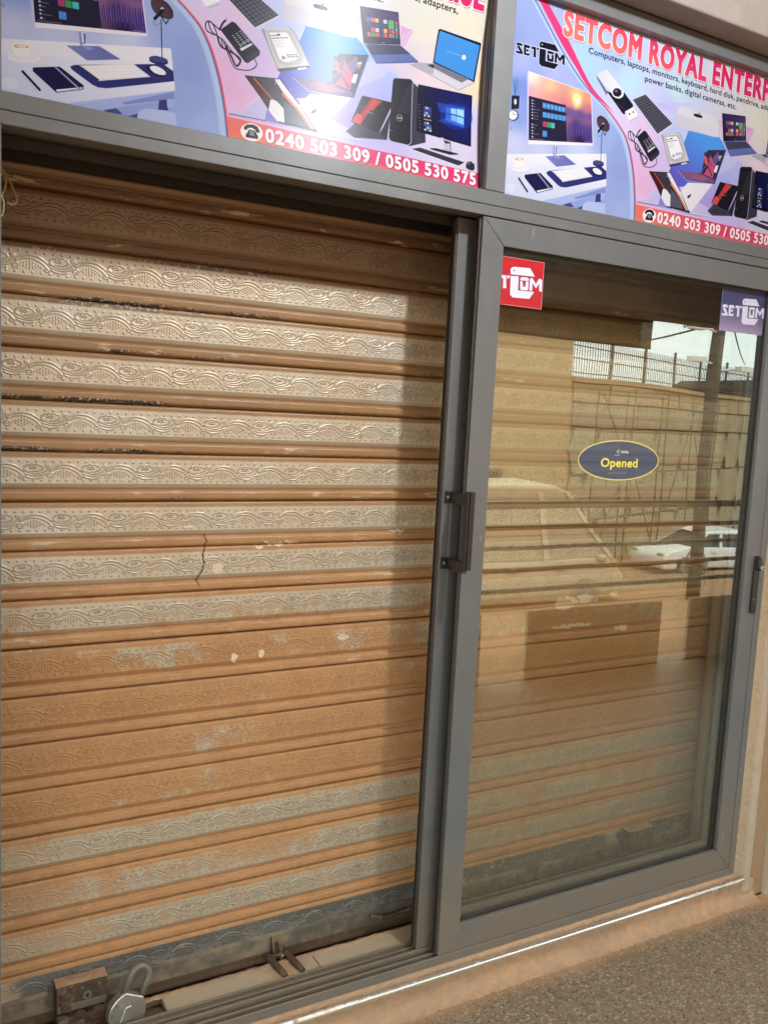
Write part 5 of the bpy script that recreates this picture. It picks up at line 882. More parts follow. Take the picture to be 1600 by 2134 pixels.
["p",[[984.4,227.5],[988.2,228.2],[987.2,229.6],[983.5,228.9]],[70,70,84],1.0],
["p",[[989.9,228.5],[993.7,229.2],[992.6,230.7],[988.8,229.9]],[70,70,84],1.0],
["p",[[995.4,229.5],[999.2,230.2],[997.9,231.7],[994.2,231.0]],[70,70,84],1.0],
["p",[[1000.9,230.5],[1004.7,231.2],[1003.3,232.8],[999.5,232.0]],[70,70,84],1.0],
["p",[[1006.4,231.5],[1010.2,232.3],[1008.6,233.8],[1004.9,233.1]],[70,70,84],1.0],
["p",[[1011.9,232.6],[1015.7,233.3],[1014.0,234.9],[1010.2,234.1]],[70,70,84],1.0],
["p",[[1017.4,233.6],[1021.2,234.3],[1019.3,235.9],[1015.6,235.2]],[70,70,84],1.0],
["p",[[1022.9,234.6],[1026.7,235.3],[1024.6,237.0],[1020.9,236.2]],[70,70,84],1.0],
["p",[[1028.4,235.6],[1032.2,236.4],[1030.0,238.0],[1026.3,237.3]],[70,70,84],1.0],
["p",[[1033.9,236.7],[1037.7,237.4],[1035.3,239.1],[1031.6,238.4]],[70,70,84],1.0],
["p",[[1039.4,237.7],[1043.2,238.4],[1040.7,240.2],[1036.9,239.4]],[70,70,84],1.0],
["p",[[1044.9,238.7],[1048.7,239.4],[1046.0,241.2],[1042.3,240.5]],[70,70,84],1.0],
["p",[[1050.4,239.7],[1054.2,240.4],[1051.4,242.3],[1047.6,241.5]],[70,70,84],1.0],
["p",[[1055.9,240.7],[1059.7,241.5],[1056.7,243.3],[1053.0,242.6]],[70,70,84],1.0],
["p",[[1061.4,241.8],[1065.2,242.5],[1062.1,244.4],[1058.3,243.6]],[70,70,84],1.0],
["p",[[1066.9,242.8],[1070.7,243.5],[1067.4,245.4],[1063.7,244.7]],[70,70,84],1.0],
["p",[[965.5,228.0],[985.5,222.0],[985.5,232.0]],[54,54,66],1.0],
["l",[[920.5,237.0],[1060.5,266.0],[1104.5,239.0]],1.1,[120,120,134],1.0],
["p",[[795.5,335.0],[877.5,334.0],[875.5,339.0],[839.5,414.0],[766.5,400.0]],[28,26,36],1.0],
["p",[[819.5,336.0],[843.5,337.0],[822.5,356.0],[806.5,380.0],[790.5,402.0],[767.5,399.0],[792.5,377.0]],[176,54,56],1.0],
["p",[[825.5,336.0],[848.5,337.0],[823.5,364.0],[810.5,364.0]],[205,70,70],0.8],
["p",[[767.5,399.0],[782.5,378.0],[794.5,380.0],[792.5,402.0]],[205,80,84],1.0],
["l",[[807.5,369.0],[824.5,370.0]],3,[150,145,150],0.7],
["p",[[776.5,402.0],[839.5,414.0],[854.5,393.0],[860.5,424.0],[775.5,435.0],[753.5,425.0]],[62,62,78],1.0],
["p",[[784.7,409.8],[788.3,410.3],[785.6,413.3],[781.9,412.9]],[44,44,56],1.0],
["p",[[789.8,410.5],[793.4,410.9],[790.8,413.9],[787.1,413.5]],[44,44,56],1.0],
["p",[[794.9,411.1],[798.5,411.6],[796.1,414.5],[792.4,414.1]],[44,44,56],1.0],
["p",[[800.0,411.8],[803.6,412.3],[801.3,415.0],[797.6,414.6]],[44,44,56],1.0],
["p",[[805.2,412.5],[808.8,413.0],[806.6,415.6],[802.9,415.2]],[44,44,56],1.0],
["p",[[810.3,413.2],[813.9,413.6],[811.8,416.2],[808.1,415.8]],[44,44,56],1.0],
["p",[[815.4,413.8],[819.0,414.3],[817.1,416.7],[813.4,416.3]],[44,44,56],1.0],
["p",[[820.6,414.5],[824.1,415.0],[822.3,417.3],[818.6,416.9]],[44,44,56],1.0],
["p",[[825.7,415.2],[829.3,415.7],[827.6,417.9],[823.9,417.5]],[44,44,56],1.0],
["p",[[830.8,415.9],[834.4,416.3],[832.8,418.5],[829.1,418.1]],[44,44,56],1.0],
["p",[[780.7,414.3],[784.4,414.6],[781.7,417.7],[777.9,417.4]],[44,44,56],1.0],
["p",[[786.0,414.8],[789.7,415.2],[787.1,418.1],[783.3,417.8]],[44,44,56],1.0],
["p",[[791.3,415.3],[795.0,415.7],[792.6,418.5],[788.8,418.2]],[44,44,56],1.0],
["p",[[796.6,415.8],[800.3,416.2],[798.0,419.0],[794.2,418.7]],[44,44,56],1.0],
["p",[[801.9,416.4],[805.6,416.7],[803.4,419.4],[799.6,419.1]],[44,44,56],1.0],
["p",[[807.2,416.9],[810.9,417.3],[808.8,419.8],[805.0,419.5]],[44,44,56],1.0],
["p",[[812.5,417.4],[816.2,417.8],[814.3,420.2],[810.5,419.9]],[44,44,56],1.0],
["p",[[817.8,417.9],[821.5,418.3],[819.7,420.6],[815.9,420.3]],[44,44,56],1.0],
["p",[[823.1,418.5],[826.8,418.8],[825.1,421.1],[821.3,420.8]],[44,44,56],1.0],
["p",[[828.4,419.0],[832.1,419.4],[830.5,421.5],[826.7,421.2]],[44,44,56],1.0],
["p",[[776.7,418.7],[780.6,419.0],[777.9,422.1],[773.9,421.9]],[44,44,56],1.0],
["p",[[782.2,419.1],[786.0,419.4],[783.5,422.3],[779.5,422.1]],[44,44,56],1.0],
["p",[[787.7,419.5],[791.5,419.8],[789.1,422.6],[785.1,422.4]],[44,44,56],1.0],
["p",[[793.2,419.9],[797.0,420.1],[794.7,422.9],[790.7,422.7]],[44,44,56],1.0],
["p",[[798.6,420.2],[802.5,420.5],[800.3,423.1],[796.3,423.0]],[44,44,56],1.0],
["p",[[804.1,420.6],[807.9,420.9],[805.9,423.4],[801.9,423.2]],[44,44,56],1.0],
["p",[[809.6,421.0],[813.4,421.3],[811.5,423.7],[807.5,423.5]],[44,44,56],1.0],
["p",[[815.1,421.4],[818.9,421.6],[817.1,424.0],[813.1,423.8]],[44,44,56],1.0],
["p",[[820.5,421.8],[824.4,422.0],[822.6,424.2],[818.7,424.0]],[44,44,56],1.0],
["p",[[826.0,422.1],[829.8,422.4],[828.2,424.5],[824.3,424.3]],[44,44,56],1.0],
["p",[[772.7,423.2],[776.7,423.4],[774.0,426.4],[770.0,426.3]],[44,44,56],1.0],
["p",[[778.4,423.4],[782.4,423.6],[779.8,426.6],[775.7,426.5]],[44,44,56],1.0],
["p",[[784.1,423.7],[788.0,423.8],[785.6,426.7],[781.5,426.6]],[44,44,56],1.0],
["p",[[789.7,423.9],[793.7,424.1],[791.3,426.8],[787.3,426.7]],[44,44,56],1.0],
["p",[[795.4,424.1],[799.3,424.3],[797.1,426.9],[793.1,426.8]],[44,44,56],1.0],
["p",[[801.0,424.3],[805.0,424.5],[802.9,427.0],[798.8,427.0]],[44,44,56],1.0],
["p",[[806.7,424.6],[810.6,424.7],[808.7,427.2],[804.6,427.1]],[44,44,56],1.0],
["p",[[812.3,424.8],[816.3,425.0],[814.4,427.3],[810.4,427.2]],[44,44,56],1.0],
["p",[[818.0,425.0],[821.9,425.2],[820.2,427.4],[816.2,427.3]],[44,44,56],1.0],
["p",[[823.6,425.3],[827.6,425.4],[826.0,427.5],[821.9,427.4]],[44,44,56],1.0],
["p",[[842.5,414.0],[870.5,359.0],[875.5,339.0],[861.5,425.0]],[44,42,54],1.0],
["p",[[928.5,275.0],[944.5,284.0],[966.5,341.0],[969.5,409.0],[925.5,426.0],[926.5,370.0]],[56,54,72],1.0],
["p",[[875.5,282.0],[880.5,277.0],[923.5,270.0],[929.5,275.0],[929.5,417.0],[924.5,426.0],[871.5,424.0],[867.5,418.0]],[32,30,40],1.0],
["l",[[867.5,420.0],[874.5,425.0],[920.5,425.0],[928.5,417.0],[929.5,277.0]],1.8,[190,190,206],1.0],
["p",[[911.5,293.0],[927.5,279.0],[928.5,349.0],[887.5,357.0]],[60,58,70],0.5],
["l",[[887.5,285.0],[910.5,281.0]],4,[18,18,24],1.0],
["l",[[875.5,309.0],[897.5,306.0]],0.6,[60,58,70],1.0],
["p",[[903.5,364.0],[903.5,366.0],[903.5,368.0],[902.5,369.0],[901.5,371.0],[899.5,372.0],[898.5,373.0],[896.5,373.0],[894.5,374.0],[893.5,373.0],[891.5,373.0],[890.5,372.0],[889.5,370.0],[888.5,369.0],[888.5,367.0],[888.5,365.0],[889.5,363.0],[889.5,362.0],[890.5,360.0],[892.5,359.0],[893.5,358.0],[895.5,358.0],[897.5,357.0],[898.5,358.0],[900.5,358.0],[901.5,359.0],[902.5,361.0],[903.5,362.0]],[205,205,214],1.0],
["p",[[902.5,364.0],[902.5,366.0],[902.5,367.0],[901.5,369.0],[900.5,370.0],[899.5,371.0],[897.5,372.0],[896.5,373.0],[895.5,373.0],[893.5,373.0],[892.5,372.0],[891.5,371.0],[890.5,370.0],[889.5,368.0],[889.5,367.0],[889.5,365.0],[890.5,364.0],[890.5,362.0],[891.5,361.0],[892.5,360.0],[894.5,359.0],[895.5,358.0],[897.5,358.0],[898.5,359.0],[899.5,359.0],[900.5,360.0],[901.5,361.0],[902.5,363.0]],[34,32,42],1.0],
["l",[[892.5,366.0],[900.5,365.0]],2.4,[200,200,210],1.0],
["l",[[871.5,399.0],[877.5,399.0]],1.2,[160,160,170],1.0],
["p",[[944.5,277.0],[1101.5,270.0],[1102.5,394.0],[943.5,387.0]],[18,18,30],1.0],
["g",[[947.5,279.0],[1097.5,273.0],[1098.5,391.0],[947.5,385.0]],[24,28,92],[1057.5,301.0],[16,16,40],[955.5,365.0],1.0],
["p",[[1105.5,327.0],[1103.5,335.0],[1098.5,342.0],[1091.5,349.0],[1082.5,354.0],[1072.5,359.0],[1062.5,361.0],[1051.5,363.0],[1040.5,362.0],[1031.5,360.0],[1022.5,356.0],[1016.5,351.0],[1011.5,345.0],[1009.5,338.0],[1009.5,331.0],[1011.5,324.0],[1016.5,317.0],[1023.5,310.0],[1031.5,305.0],[1041.5,300.0],[1052.5,297.0],[1062.5,296.0],[1073.5,296.0],[1083.5,298.0],[1091.5,302.0],[1098.5,307.0],[1103.5,313.0],[1105.5,320.0]],[30,50,170],0.5],
["p",[[998.5,307.0],[1079.5,303.0],[1080.5,353.0],[1001.5,351.0],[1041.5,333.0],[1008.5,328.0]],[50,90,215],0.55],
["p",[[1026.5,314.0],[1080.5,305.0],[1079.5,352.0],[1025.5,344.0]],[70,130,235],0.6],
["p",[[1040.5,313.0],[1055.5,312.0],[1056.5,324.0],[1041.5,325.0]],[150,205,250],1.0],
["p",[[1058.5,311.0],[1078.5,310.0],[1079.5,327.0],[1058.5,324.0]],[160,215,252],1.0],
["p",[[1041.5,327.0],[1056.5,326.0],[1057.5,342.0],[1042.5,341.0]],[120,180,245],1.0],
["p",[[1058.5,326.0],[1078.5,329.0],[1079.5,345.0],[1058.5,343.0]],[140,200,250],1.0],
["l",[[1010.5,328.0],[1079.5,328.0]],1.4,[16,20,70],1.0],
["p",[[944.5,320.0],[985.5,319.0],[986.5,384.0],[945.5,385.0]],[22,22,40],1.0],
["p",[[962.9,324.4],[967.6,324.2],[967.8,329.4],[963.1,329.5]],[70,90,200],1.0],
["p",[[968.4,324.2],[973.1,324.0],[973.3,329.2],[968.6,329.3]],[200,200,220],1.0],
["p",[[973.9,323.9],[978.6,323.7],[978.8,329.0],[974.1,329.2]],[90,110,220],1.0],
["p",[[979.4,323.7],[984.1,323.5],[984.3,328.8],[979.6,329.0]],[60,70,150],1.0],
["p",[[963.2,330.4],[967.9,330.3],[968.1,335.4],[963.4,335.5]],[60,70,150],1.0],
["p",[[968.7,330.3],[973.4,330.1],[973.6,335.3],[968.9,335.4]],[60,70,150],1.0],
["p",[[974.2,330.1],[978.9,329.9],[979.1,335.2],[974.4,335.3]],[60,70,150],1.0],
["p",[[979.7,329.9],[984.4,329.7],[984.6,335.0],[979.9,335.2]],[60,70,150],1.0],
["p",[[963.4,336.4],[968.1,336.3],[968.3,341.5],[963.6,341.5]],[90,110,220],1.0],
["p",[[968.9,336.3],[973.6,336.2],[973.8,341.4],[969.1,341.5]],[200,200,220],1.0],
["p",[[974.4,336.2],[979.1,336.1],[979.3,341.4],[974.6,341.4]],[70,90,200],1.0],
["p",[[979.9,336.1],[984.6,336.0],[984.8,341.3],[980.1,341.3]],[60,70,150],1.0],
["p",[[963.7,342.4],[968.4,342.4],[968.6,347.5],[963.9,347.5]],[200,200,220],1.0],
["p",[[969.2,342.4],[973.9,342.3],[974.1,347.5],[969.4,347.5]],[60,70,150],1.0],
["p",[[974.7,342.3],[979.4,342.3],[979.6,347.5],[974.9,347.5]],[200,200,220],1.0],
["p",[[980.2,342.3],[984.9,342.2],[985.1,347.5],[980.4,347.5]],[60,70,150],1.0],
["p",[[965.0,360.4],[971.0,360.1],[971.0,364.6],[965.0,364.8]],[70,170,140],1.0],
["p",[[972.0,360.0],[978.0,359.8],[978.1,364.4],[972.1,364.6]],[190,190,210],1.0],
["p",[[979.0,359.7],[985.0,359.4],[985.2,364.1],[979.2,364.3]],[40,40,60],1.0],
["p",[[965.0,365.6],[971.1,365.4],[971.1,369.9],[965.0,370.1]],[60,90,190],1.0],
["p",[[972.1,365.4],[978.1,365.2],[978.3,369.8],[972.2,369.9]],[60,90,190],1.0],
["p",[[979.2,365.1],[985.2,364.9],[985.4,369.6],[979.4,369.7]],[60,90,190],1.0],
["p",[[965.0,370.9],[971.1,370.7],[971.2,375.3],[965.0,375.3]],[40,40,60],1.0],
["p",[[972.2,370.7],[978.3,370.6],[978.4,375.2],[972.3,375.3]],[190,190,210],1.0],
["p",[[979.4,370.6],[985.5,370.4],[985.7,375.1],[979.5,375.2]],[70,170,140],1.0],
["p",[[965.0,376.1],[971.2,376.1],[971.3,380.6],[965.0,380.6]],[190,190,210],1.0],
["p",[[972.3,376.1],[978.5,376.0],[978.6,380.6],[972.4,380.6]],[60,90,190],1.0],
["p",[[979.6,376.0],[985.7,375.9],[985.9,380.6],[979.7,380.6]],[190,190,210],1.0],
["p",[[964.2,352.7],[967.2,352.6],[967.2,356.1],[964.2,356.2]],[200,150,160],1.0],
["p",[[968.6,352.5],[971.6,352.4],[971.6,355.9],[968.6,356.0]],[200,150,160],1.0],
["p",[[973.0,352.3],[976.0,352.2],[976.0,355.7],[973.0,355.8]],[200,150,160],1.0],
["p",[[977.4,352.1],[980.4,352.0],[980.4,355.5],[977.4,355.6]],[200,150,160],1.0],
["p",[[981.8,351.9],[984.8,351.8],[984.8,355.3],[981.8,355.4]],[200,150,160],1.0],
["l",[[946.5,323.0],[951.5,322.0]],0.8,[150,150,170],1.0],
["l",[[947.5,330.0],[951.5,330.0]],0.8,[150,150,170],1.0],
["l",[[947.5,338.0],[952.5,338.0]],0.8,[150,150,170],1.0],
["l",[[948.5,345.0],[952.5,345.0]],0.8,[150,150,170],1.0],
["l",[[948.5,353.0],[953.5,353.0]],0.8,[150,150,170],1.0],
["l",[[949.5,361.0],[953.5,360.0]],0.8,[150,150,170],1.0],
["l",[[949.5,368.0],[954.5,368.0]],0.8,[150,150,170],1.0],
["l",[[950.5,376.0],[954.5,376.0]],0.8,[150,150,170],1.0],
["l",[[1013.5,389.0],[1021.5,389.0]],2,[190,190,200],1.0],
["p",[[1019.5,393.0],[1041.5,394.0],[1043.5,422.0],[1041.5,422.0],[1039.5,398.0],[1026.5,401.0]],[60,60,76],1.0],
["p",[[1021.5,403.0],[1039.5,399.0],[1041.5,422.0],[1021.5,417.0]],[190,190,204],1.0],
["p",[[982.5,420.0],[998.5,417.0],[1065.5,418.0],[1063.5,421.0],[1039.5,426.0],[984.5,423.0]],[36,36,50],1.0],
["l",[[984.5,423.0],[1039.5,426.0],[1063.5,421.0]],1,[190,190,200],1.0],
["p",[[929.5,432.0],[953.5,424.0],[1082.5,436.0],[1068.5,446.0],[1064.5,447.0]],[34,34,46],1.0],
["p",[[936.2,430.9],[939.6,429.6],[944.7,430.2],[941.4,431.4]],[66,66,82],1.0],
["p",[[940.9,429.1],[944.3,427.9],[949.4,428.4],[946.1,429.7]],[66,66,82],1.0],
["p",[[945.7,427.4],[949.1,426.1],[954.1,426.6],[950.7,427.9]],[66,66,82],1.0],
["p",[[950.4,425.6],[953.8,424.3],[958.8,424.9],[955.4,426.1]],[66,66,82],1.0],
["p",[[943.4,431.6],[946.8,430.4],[951.9,430.9],[948.6,432.2]],[66,66,82],1.0],
["p",[[948.1,429.9],[951.4,428.6],[956.5,429.1],[953.2,430.4]],[66,66,82],1.0],
["p",[[952.7,428.1],[956.1,426.8],[961.1,427.4],[957.8,428.6]],[66,66,82],1.0],
["p",[[957.4,426.3],[960.8,425.1],[965.8,425.6],[962.4,426.9]],[66,66,82],1.0],
["p",[[950.6,432.4],[953.9,431.1],[959.1,431.7],[955.8,433.0]],[66,66,82],1.0],
["p",[[955.2,430.6],[958.5,429.4],[963.6,429.9],[960.3,431.2]],[66,66,82],1.0],
["p",[[959.8,428.9],[963.1,427.6],[968.2,428.1],[964.9,429.4]],[66,66,82],1.0],
["p",[[964.4,427.1],[967.7,425.8],[972.7,426.3],[969.4,427.6]],[66,66,82],1.0],
["p",[[957.8,433.2],[961.1,431.9],[966.2,432.5],[963.0,433.7]],[66,66,82],1.0],
["p",[[962.3,431.4],[965.6,430.1],[970.7,430.6],[967.5,431.9]],[66,66,82],1.0],
["p",[[966.9,429.6],[970.1,428.3],[975.2,428.8],[972.0,430.1]],[66,66,82],1.0],
["p",[[971.4,427.8],[974.7,426.5],[979.7,427.0],[976.5,428.3]],[66,66,82],1.0],
["p",[[965.0,434.0],[968.2,432.7],[973.4,433.2],[970.2,434.5]],[66,66,82],1.0],
["p",[[969.5,432.2],[972.7,430.9],[977.8,431.4],[974.6,432.7]],[66,66,82],1.0],
["p",[[973.9,430.4],[977.2,429.1],[982.2,429.6],[979.0,430.9]],[66,66,82],1.0],
["p",[[978.4,428.5],[981.6,427.2],[986.6,427.8],[983.5,429.1]],[66,66,82],1.0],
["p",[[972.2,434.7],[975.4,433.4],[980.6,434.0],[977.4,435.3]],[66,66,82],1.0],
["p",[[976.6,432.9],[979.8,431.6],[984.9,432.2],[981.8,433.5]],[66,66,82],1.0],
["p",[[981.0,431.1],[984.2,429.8],[989.2,430.3],[986.1,431.6]],[66,66,82],1.0],
["p",[[985.4,429.3],[988.6,428.0],[993.6,428.5],[990.5,429.8]],[66,66,82],1.0],
["p",[[979.4,435.5],[982.6,434.2],[987.7,434.7],[984.6,436.1]],[66,66,82],1.0],
["p",[[983.8,433.7],[986.9,432.4],[992.0,432.9],[988.9,434.2]],[66,66,82],1.0],
["p",[[988.1,431.8],[991.2,430.5],[996.3,431.1],[993.2,432.4]],[66,66,82],1.0],
["p",[[992.4,430.0],[995.5,428.7],[1000.5,429.2],[997.5,430.5]],[66,66,82],1.0],
["p",[[986.7,436.3],[989.7,435.0],[994.9,435.5],[991.9,436.9]],[66,66,82],1.0],
["p",[[990.9,434.4],[994.0,433.1],[999.1,433.7],[996.1,435.0]],[66,66,82],1.0],
["p",[[995.2,432.6],[998.2,431.3],[1003.3,431.8],[1000.3,433.1]],[66,66,82],1.0],
["p",[[999.4,430.7],[1002.5,429.4],[1007.5,429.9],[1004.5,431.3]],[66,66,82],1.0],
["p",[[993.9,437.1],[996.9,435.7],[1002.0,436.3],[999.1,437.6]],[66,66,82],1.0],
["p",[[998.1,435.2],[1001.1,433.9],[1006.2,434.4],[1003.2,435.8]],[66,66,82],1.0],
["p",[[1002.2,433.3],[1005.3,432.0],[1010.3,432.5],[1007.3,433.9]],[66,66,82],1.0],
["p",[[1006.4,431.5],[1009.4,430.1],[1014.4,430.7],[1011.5,432.0]],[66,66,82],1.0],
["p",[[1001.1,437.8],[1004.1,436.5],[1009.2,437.0],[1006.3,438.4]],[66,66,82],1.0],
["p",[[1005.2,436.0],[1008.2,434.6],[1013.3,435.2],[1010.3,436.5]],[66,66,82],1.0],
["p",[[1009.3,434.1],[1012.3,432.7],[1017.3,433.3],[1014.4,434.6]],[66,66,82],1.0],
["p",[[1013.4,432.2],[1016.4,430.9],[1021.4,431.4],[1018.5,432.7]],[66,66,82],1.0],
["p",[[1008.3,438.6],[1011.2,437.3],[1016.4,437.8],[1013.5,439.2]],[66,66,82],1.0],
["p",[[1012.3,436.7],[1015.3,435.4],[1020.4,435.9],[1017.5,437.3]],[66,66,82],1.0],
["p",[[1016.4,434.8],[1019.3,433.5],[1024.4,434.0],[1021.5,435.4]],[66,66,82],1.0],
["p",[[1020.4,432.9],[1023.4,431.6],[1028.4,432.1],[1025.5,433.5]],[66,66,82],1.0],
["p",[[1015.5,439.4],[1018.4,438.0],[1023.5,438.6],[1020.7,440.0]],[66,66,82],1.0],
["p",[[1019.5,437.5],[1022.4,436.1],[1027.5,436.7],[1024.6,438.0]],[66,66,82],1.0],
["p",[[1023.5,435.6],[1026.3,434.2],[1031.4,434.7],[1028.6,436.1]],[66,66,82],1.0],
["p",[[1027.4,433.7],[1030.3,432.3],[1035.3,432.8],[1032.5,434.2]],[66,66,82],1.0],
["p",[[1022.7,440.2],[1025.5,438.8],[1030.7,439.3],[1027.9,440.7]],[66,66,82],1.0],
["p",[[1026.6,438.3],[1029.4,436.9],[1034.6,437.4],[1031.8,438.8]],[66,66,82],1.0],
["p",[[1030.5,436.3],[1033.4,435.0],[1038.4,435.5],[1035.6,436.9]],[66,66,82],1.0],
["p",[[1034.4,434.4],[1037.3,433.0],[1042.3,433.6],[1039.5,434.9]],[66,66,82],1.0],
["p",[[1029.9,440.9],[1032.7,439.6],[1037.9,440.1],[1035.1,441.5]],[66,66,82],1.0],
["p",[[1033.8,439.0],[1036.5,437.6],[1041.6,438.2],[1038.9,439.6]],[66,66,82],1.0],
["p",[[1037.6,437.1],[1040.4,435.7],[1045.4,436.2],[1042.7,437.6]],[66,66,82],1.0],
["p",[[1041.4,435.2],[1044.2,433.8],[1049.2,434.3],[1046.5,435.7]],[66,66,82],1.0],
["p",[[1037.1,441.7],[1039.9,440.3],[1045.0,440.9],[1042.3,442.3]],[66,66,82],1.0],
["p",[[1040.9,439.8],[1043.6,438.4],[1048.7,438.9],[1046.1,440.3]],[66,66,82],1.0],
["p",[[1044.7,437.8],[1047.4,436.4],[1052.5,437.0],[1049.8,438.4]],[66,66,82],1.0],
["p",[[1048.5,435.9],[1051.2,434.5],[1056.2,435.0],[1053.5,436.4]],[66,66,82],1.0],
["p",[[1044.4,442.5],[1047.0,441.1],[1052.2,441.6],[1049.6,443.1]],[66,66,82],1.0],
["p",[[1048.1,440.5],[1050.7,439.1],[1055.8,439.7],[1053.2,441.1]],[66,66,82],1.0],
["p",[[1051.8,438.6],[1054.4,437.2],[1059.5,437.7],[1056.9,439.1]],[66,66,82],1.0],
["p",[[1055.5,436.6],[1058.1,435.2],[1063.1,435.7],[1060.5,437.1]],[66,66,82],1.0],
["p",[[1051.6,443.3],[1054.2,441.9],[1059.3,442.4],[1056.8,443.8]],[66,66,82],1.0],
["p",[[1055.2,441.3],[1057.8,439.9],[1062.9,440.4],[1060.3,441.9]],[66,66,82],1.0],
["p",[[1058.8,439.3],[1061.4,437.9],[1066.5,438.4],[1063.9,439.9]],[66,66,82],1.0],
["p",[[1062.5,437.4],[1065.1,435.9],[1070.1,436.5],[1067.5,437.9]],[66,66,82],1.0],
["p",[[1058.8,444.1],[1061.4,442.6],[1066.5,443.2],[1064.0,444.6]],[66,66,82],1.0],
["p",[[1062.3,442.1],[1064.9,440.6],[1070.0,441.2],[1067.5,442.6]],[66,66,82],1.0],
["p",[[1065.9,440.1],[1068.5,438.6],[1073.5,439.2],[1071.0,440.6]],[66,66,82],1.0],
["p",[[1069.5,438.1],[1072.0,436.7],[1077.0,437.2],[1074.5,438.6]],[66,66,82],1.0],
["l",[[929.5,433.0],[1063.5,449.0],[1081.5,438.0]],1.4,[220,220,232],1.0],
["p",[[1087.5,440.0],[1091.5,433.0],[1102.5,430.0],[1113.5,436.0],[1113.5,448.0],[1105.5,453.0],[1091.5,451.0],[1086.5,447.0]],[44,44,62],1.0],
["p",[[1101.5,436.0],[1101.5,437.0],[1100.5,437.0],[1099.5,438.0],[1098.5,438.0],[1097.5,439.0],[1095.5,439.0],[1094.5,439.0],[1093.5,439.0],[1092.5,438.0],[1091.5,438.0],[1090.5,437.0],[1089.5,437.0],[1089.5,436.0],[1089.5,435.0],[1089.5,435.0],[1090.5,434.0],[1091.5,433.0],[1092.5,433.0],[1093.5,433.0],[1095.5,433.0],[1096.5,433.0],[1097.5,433.0],[1098.5,433.0],[1099.5,434.0],[1100.5,434.0],[1101.5,435.0],[1101.5,435.0]],[110,110,132],0.8],
["g",[[470,450],[1127,456],[1127,509],[471,509]],[232,118,108],[480,480],[222,64,118],[800,470],1.0],
["g",[[470,485],[1127,489],[1127,509],[471,509]],[236,130,106],[520,500],[226,96,112],[1120,500],0.8],
["p",[[549.5,474.0],[547.5,478.0],[544.5,482.0],[541.5,486.0],[536.5,489.0],[530.5,491.0],[525.5,492.0],[519.5,492.0],[513.5,491.0],[508.5,490.0],[504.5,487.0],[501.5,484.0],[499.5,480.0],[498.5,476.0],[498.5,472.0],[500.5,467.0],[503.5,463.0],[506.5,460.0],[511.5,457.0],[516.5,455.0],[522.5,453.0],[528.5,453.0],[533.5,454.0],[539.5,456.0],[543.5,458.0],[546.5,461.0],[548.5,465.0],[549.5,469.0]],[244,240,242],1.0],
["p",[[506.5,470.0],[506.5,464.0],[513.5,458.0],[527.5,455.0],[537.5,458.0],[542.5,466.0],[541.5,471.0],[533.5,471.0],[532.5,466.0],[524.5,463.0],[515.5,465.0],[512.5,470.0]],[34,28,40],1.0],
["p",[[517.5,468.0],[530.5,468.0],[534.5,473.0],[538.5,478.0],[538.5,485.0],[509.5,486.0],[510.5,480.0],[515.5,473.0]],[34,28,40],1.0],
["p",[[520.1,470.7],[522.1,470.7],[522.0,472.7],[519.9,472.7]],[235,232,236],1.0],
["p",[[523.5,470.7],[525.5,470.7],[525.6,472.7],[523.4,472.7]],[235,232,236],1.0],
["p",[[526.9,470.7],[528.9,470.7],[529.1,472.7],[527.0,472.7]],[235,232,236],1.0],
["p",[[519.8,474.0],[522.0,474.0],[521.9,476.0],[519.6,476.0]],[235,232,236],1.0],
["p",[[523.4,474.0],[525.6,474.0],[525.6,476.0],[523.4,476.0]],[235,232,236],1.0],
["p",[[527.0,474.0],[529.2,474.0],[529.4,476.0],[527.1,476.0]],[235,232,236],1.0],
["p",[[519.5,477.3],[521.8,477.3],[521.7,479.3],[519.4,479.3]],[235,232,236],1.0],
["p",[[523.4,477.3],[525.6,477.3],[525.7,479.3],[523.3,479.3]],[235,232,236],1.0],
["p",[[527.2,477.3],[529.5,477.3],[529.6,479.3],[527.3,479.3]],[235,232,236],1.0],
["t","SETCOM ROYAL ENTERPRISE",174,1110,70,57,"head"],
["t","Computers, laptops, monitors, keyboard, hard disk, pendrive, adapters,",260,1040,96,14.5,"black"],
["t","power banks, digital cameras, etc.",466,836,121.5,14.5,"black"],
["t","0240 503 309 / 0505 530 575",557,1115,486.5,28,"phone"]]
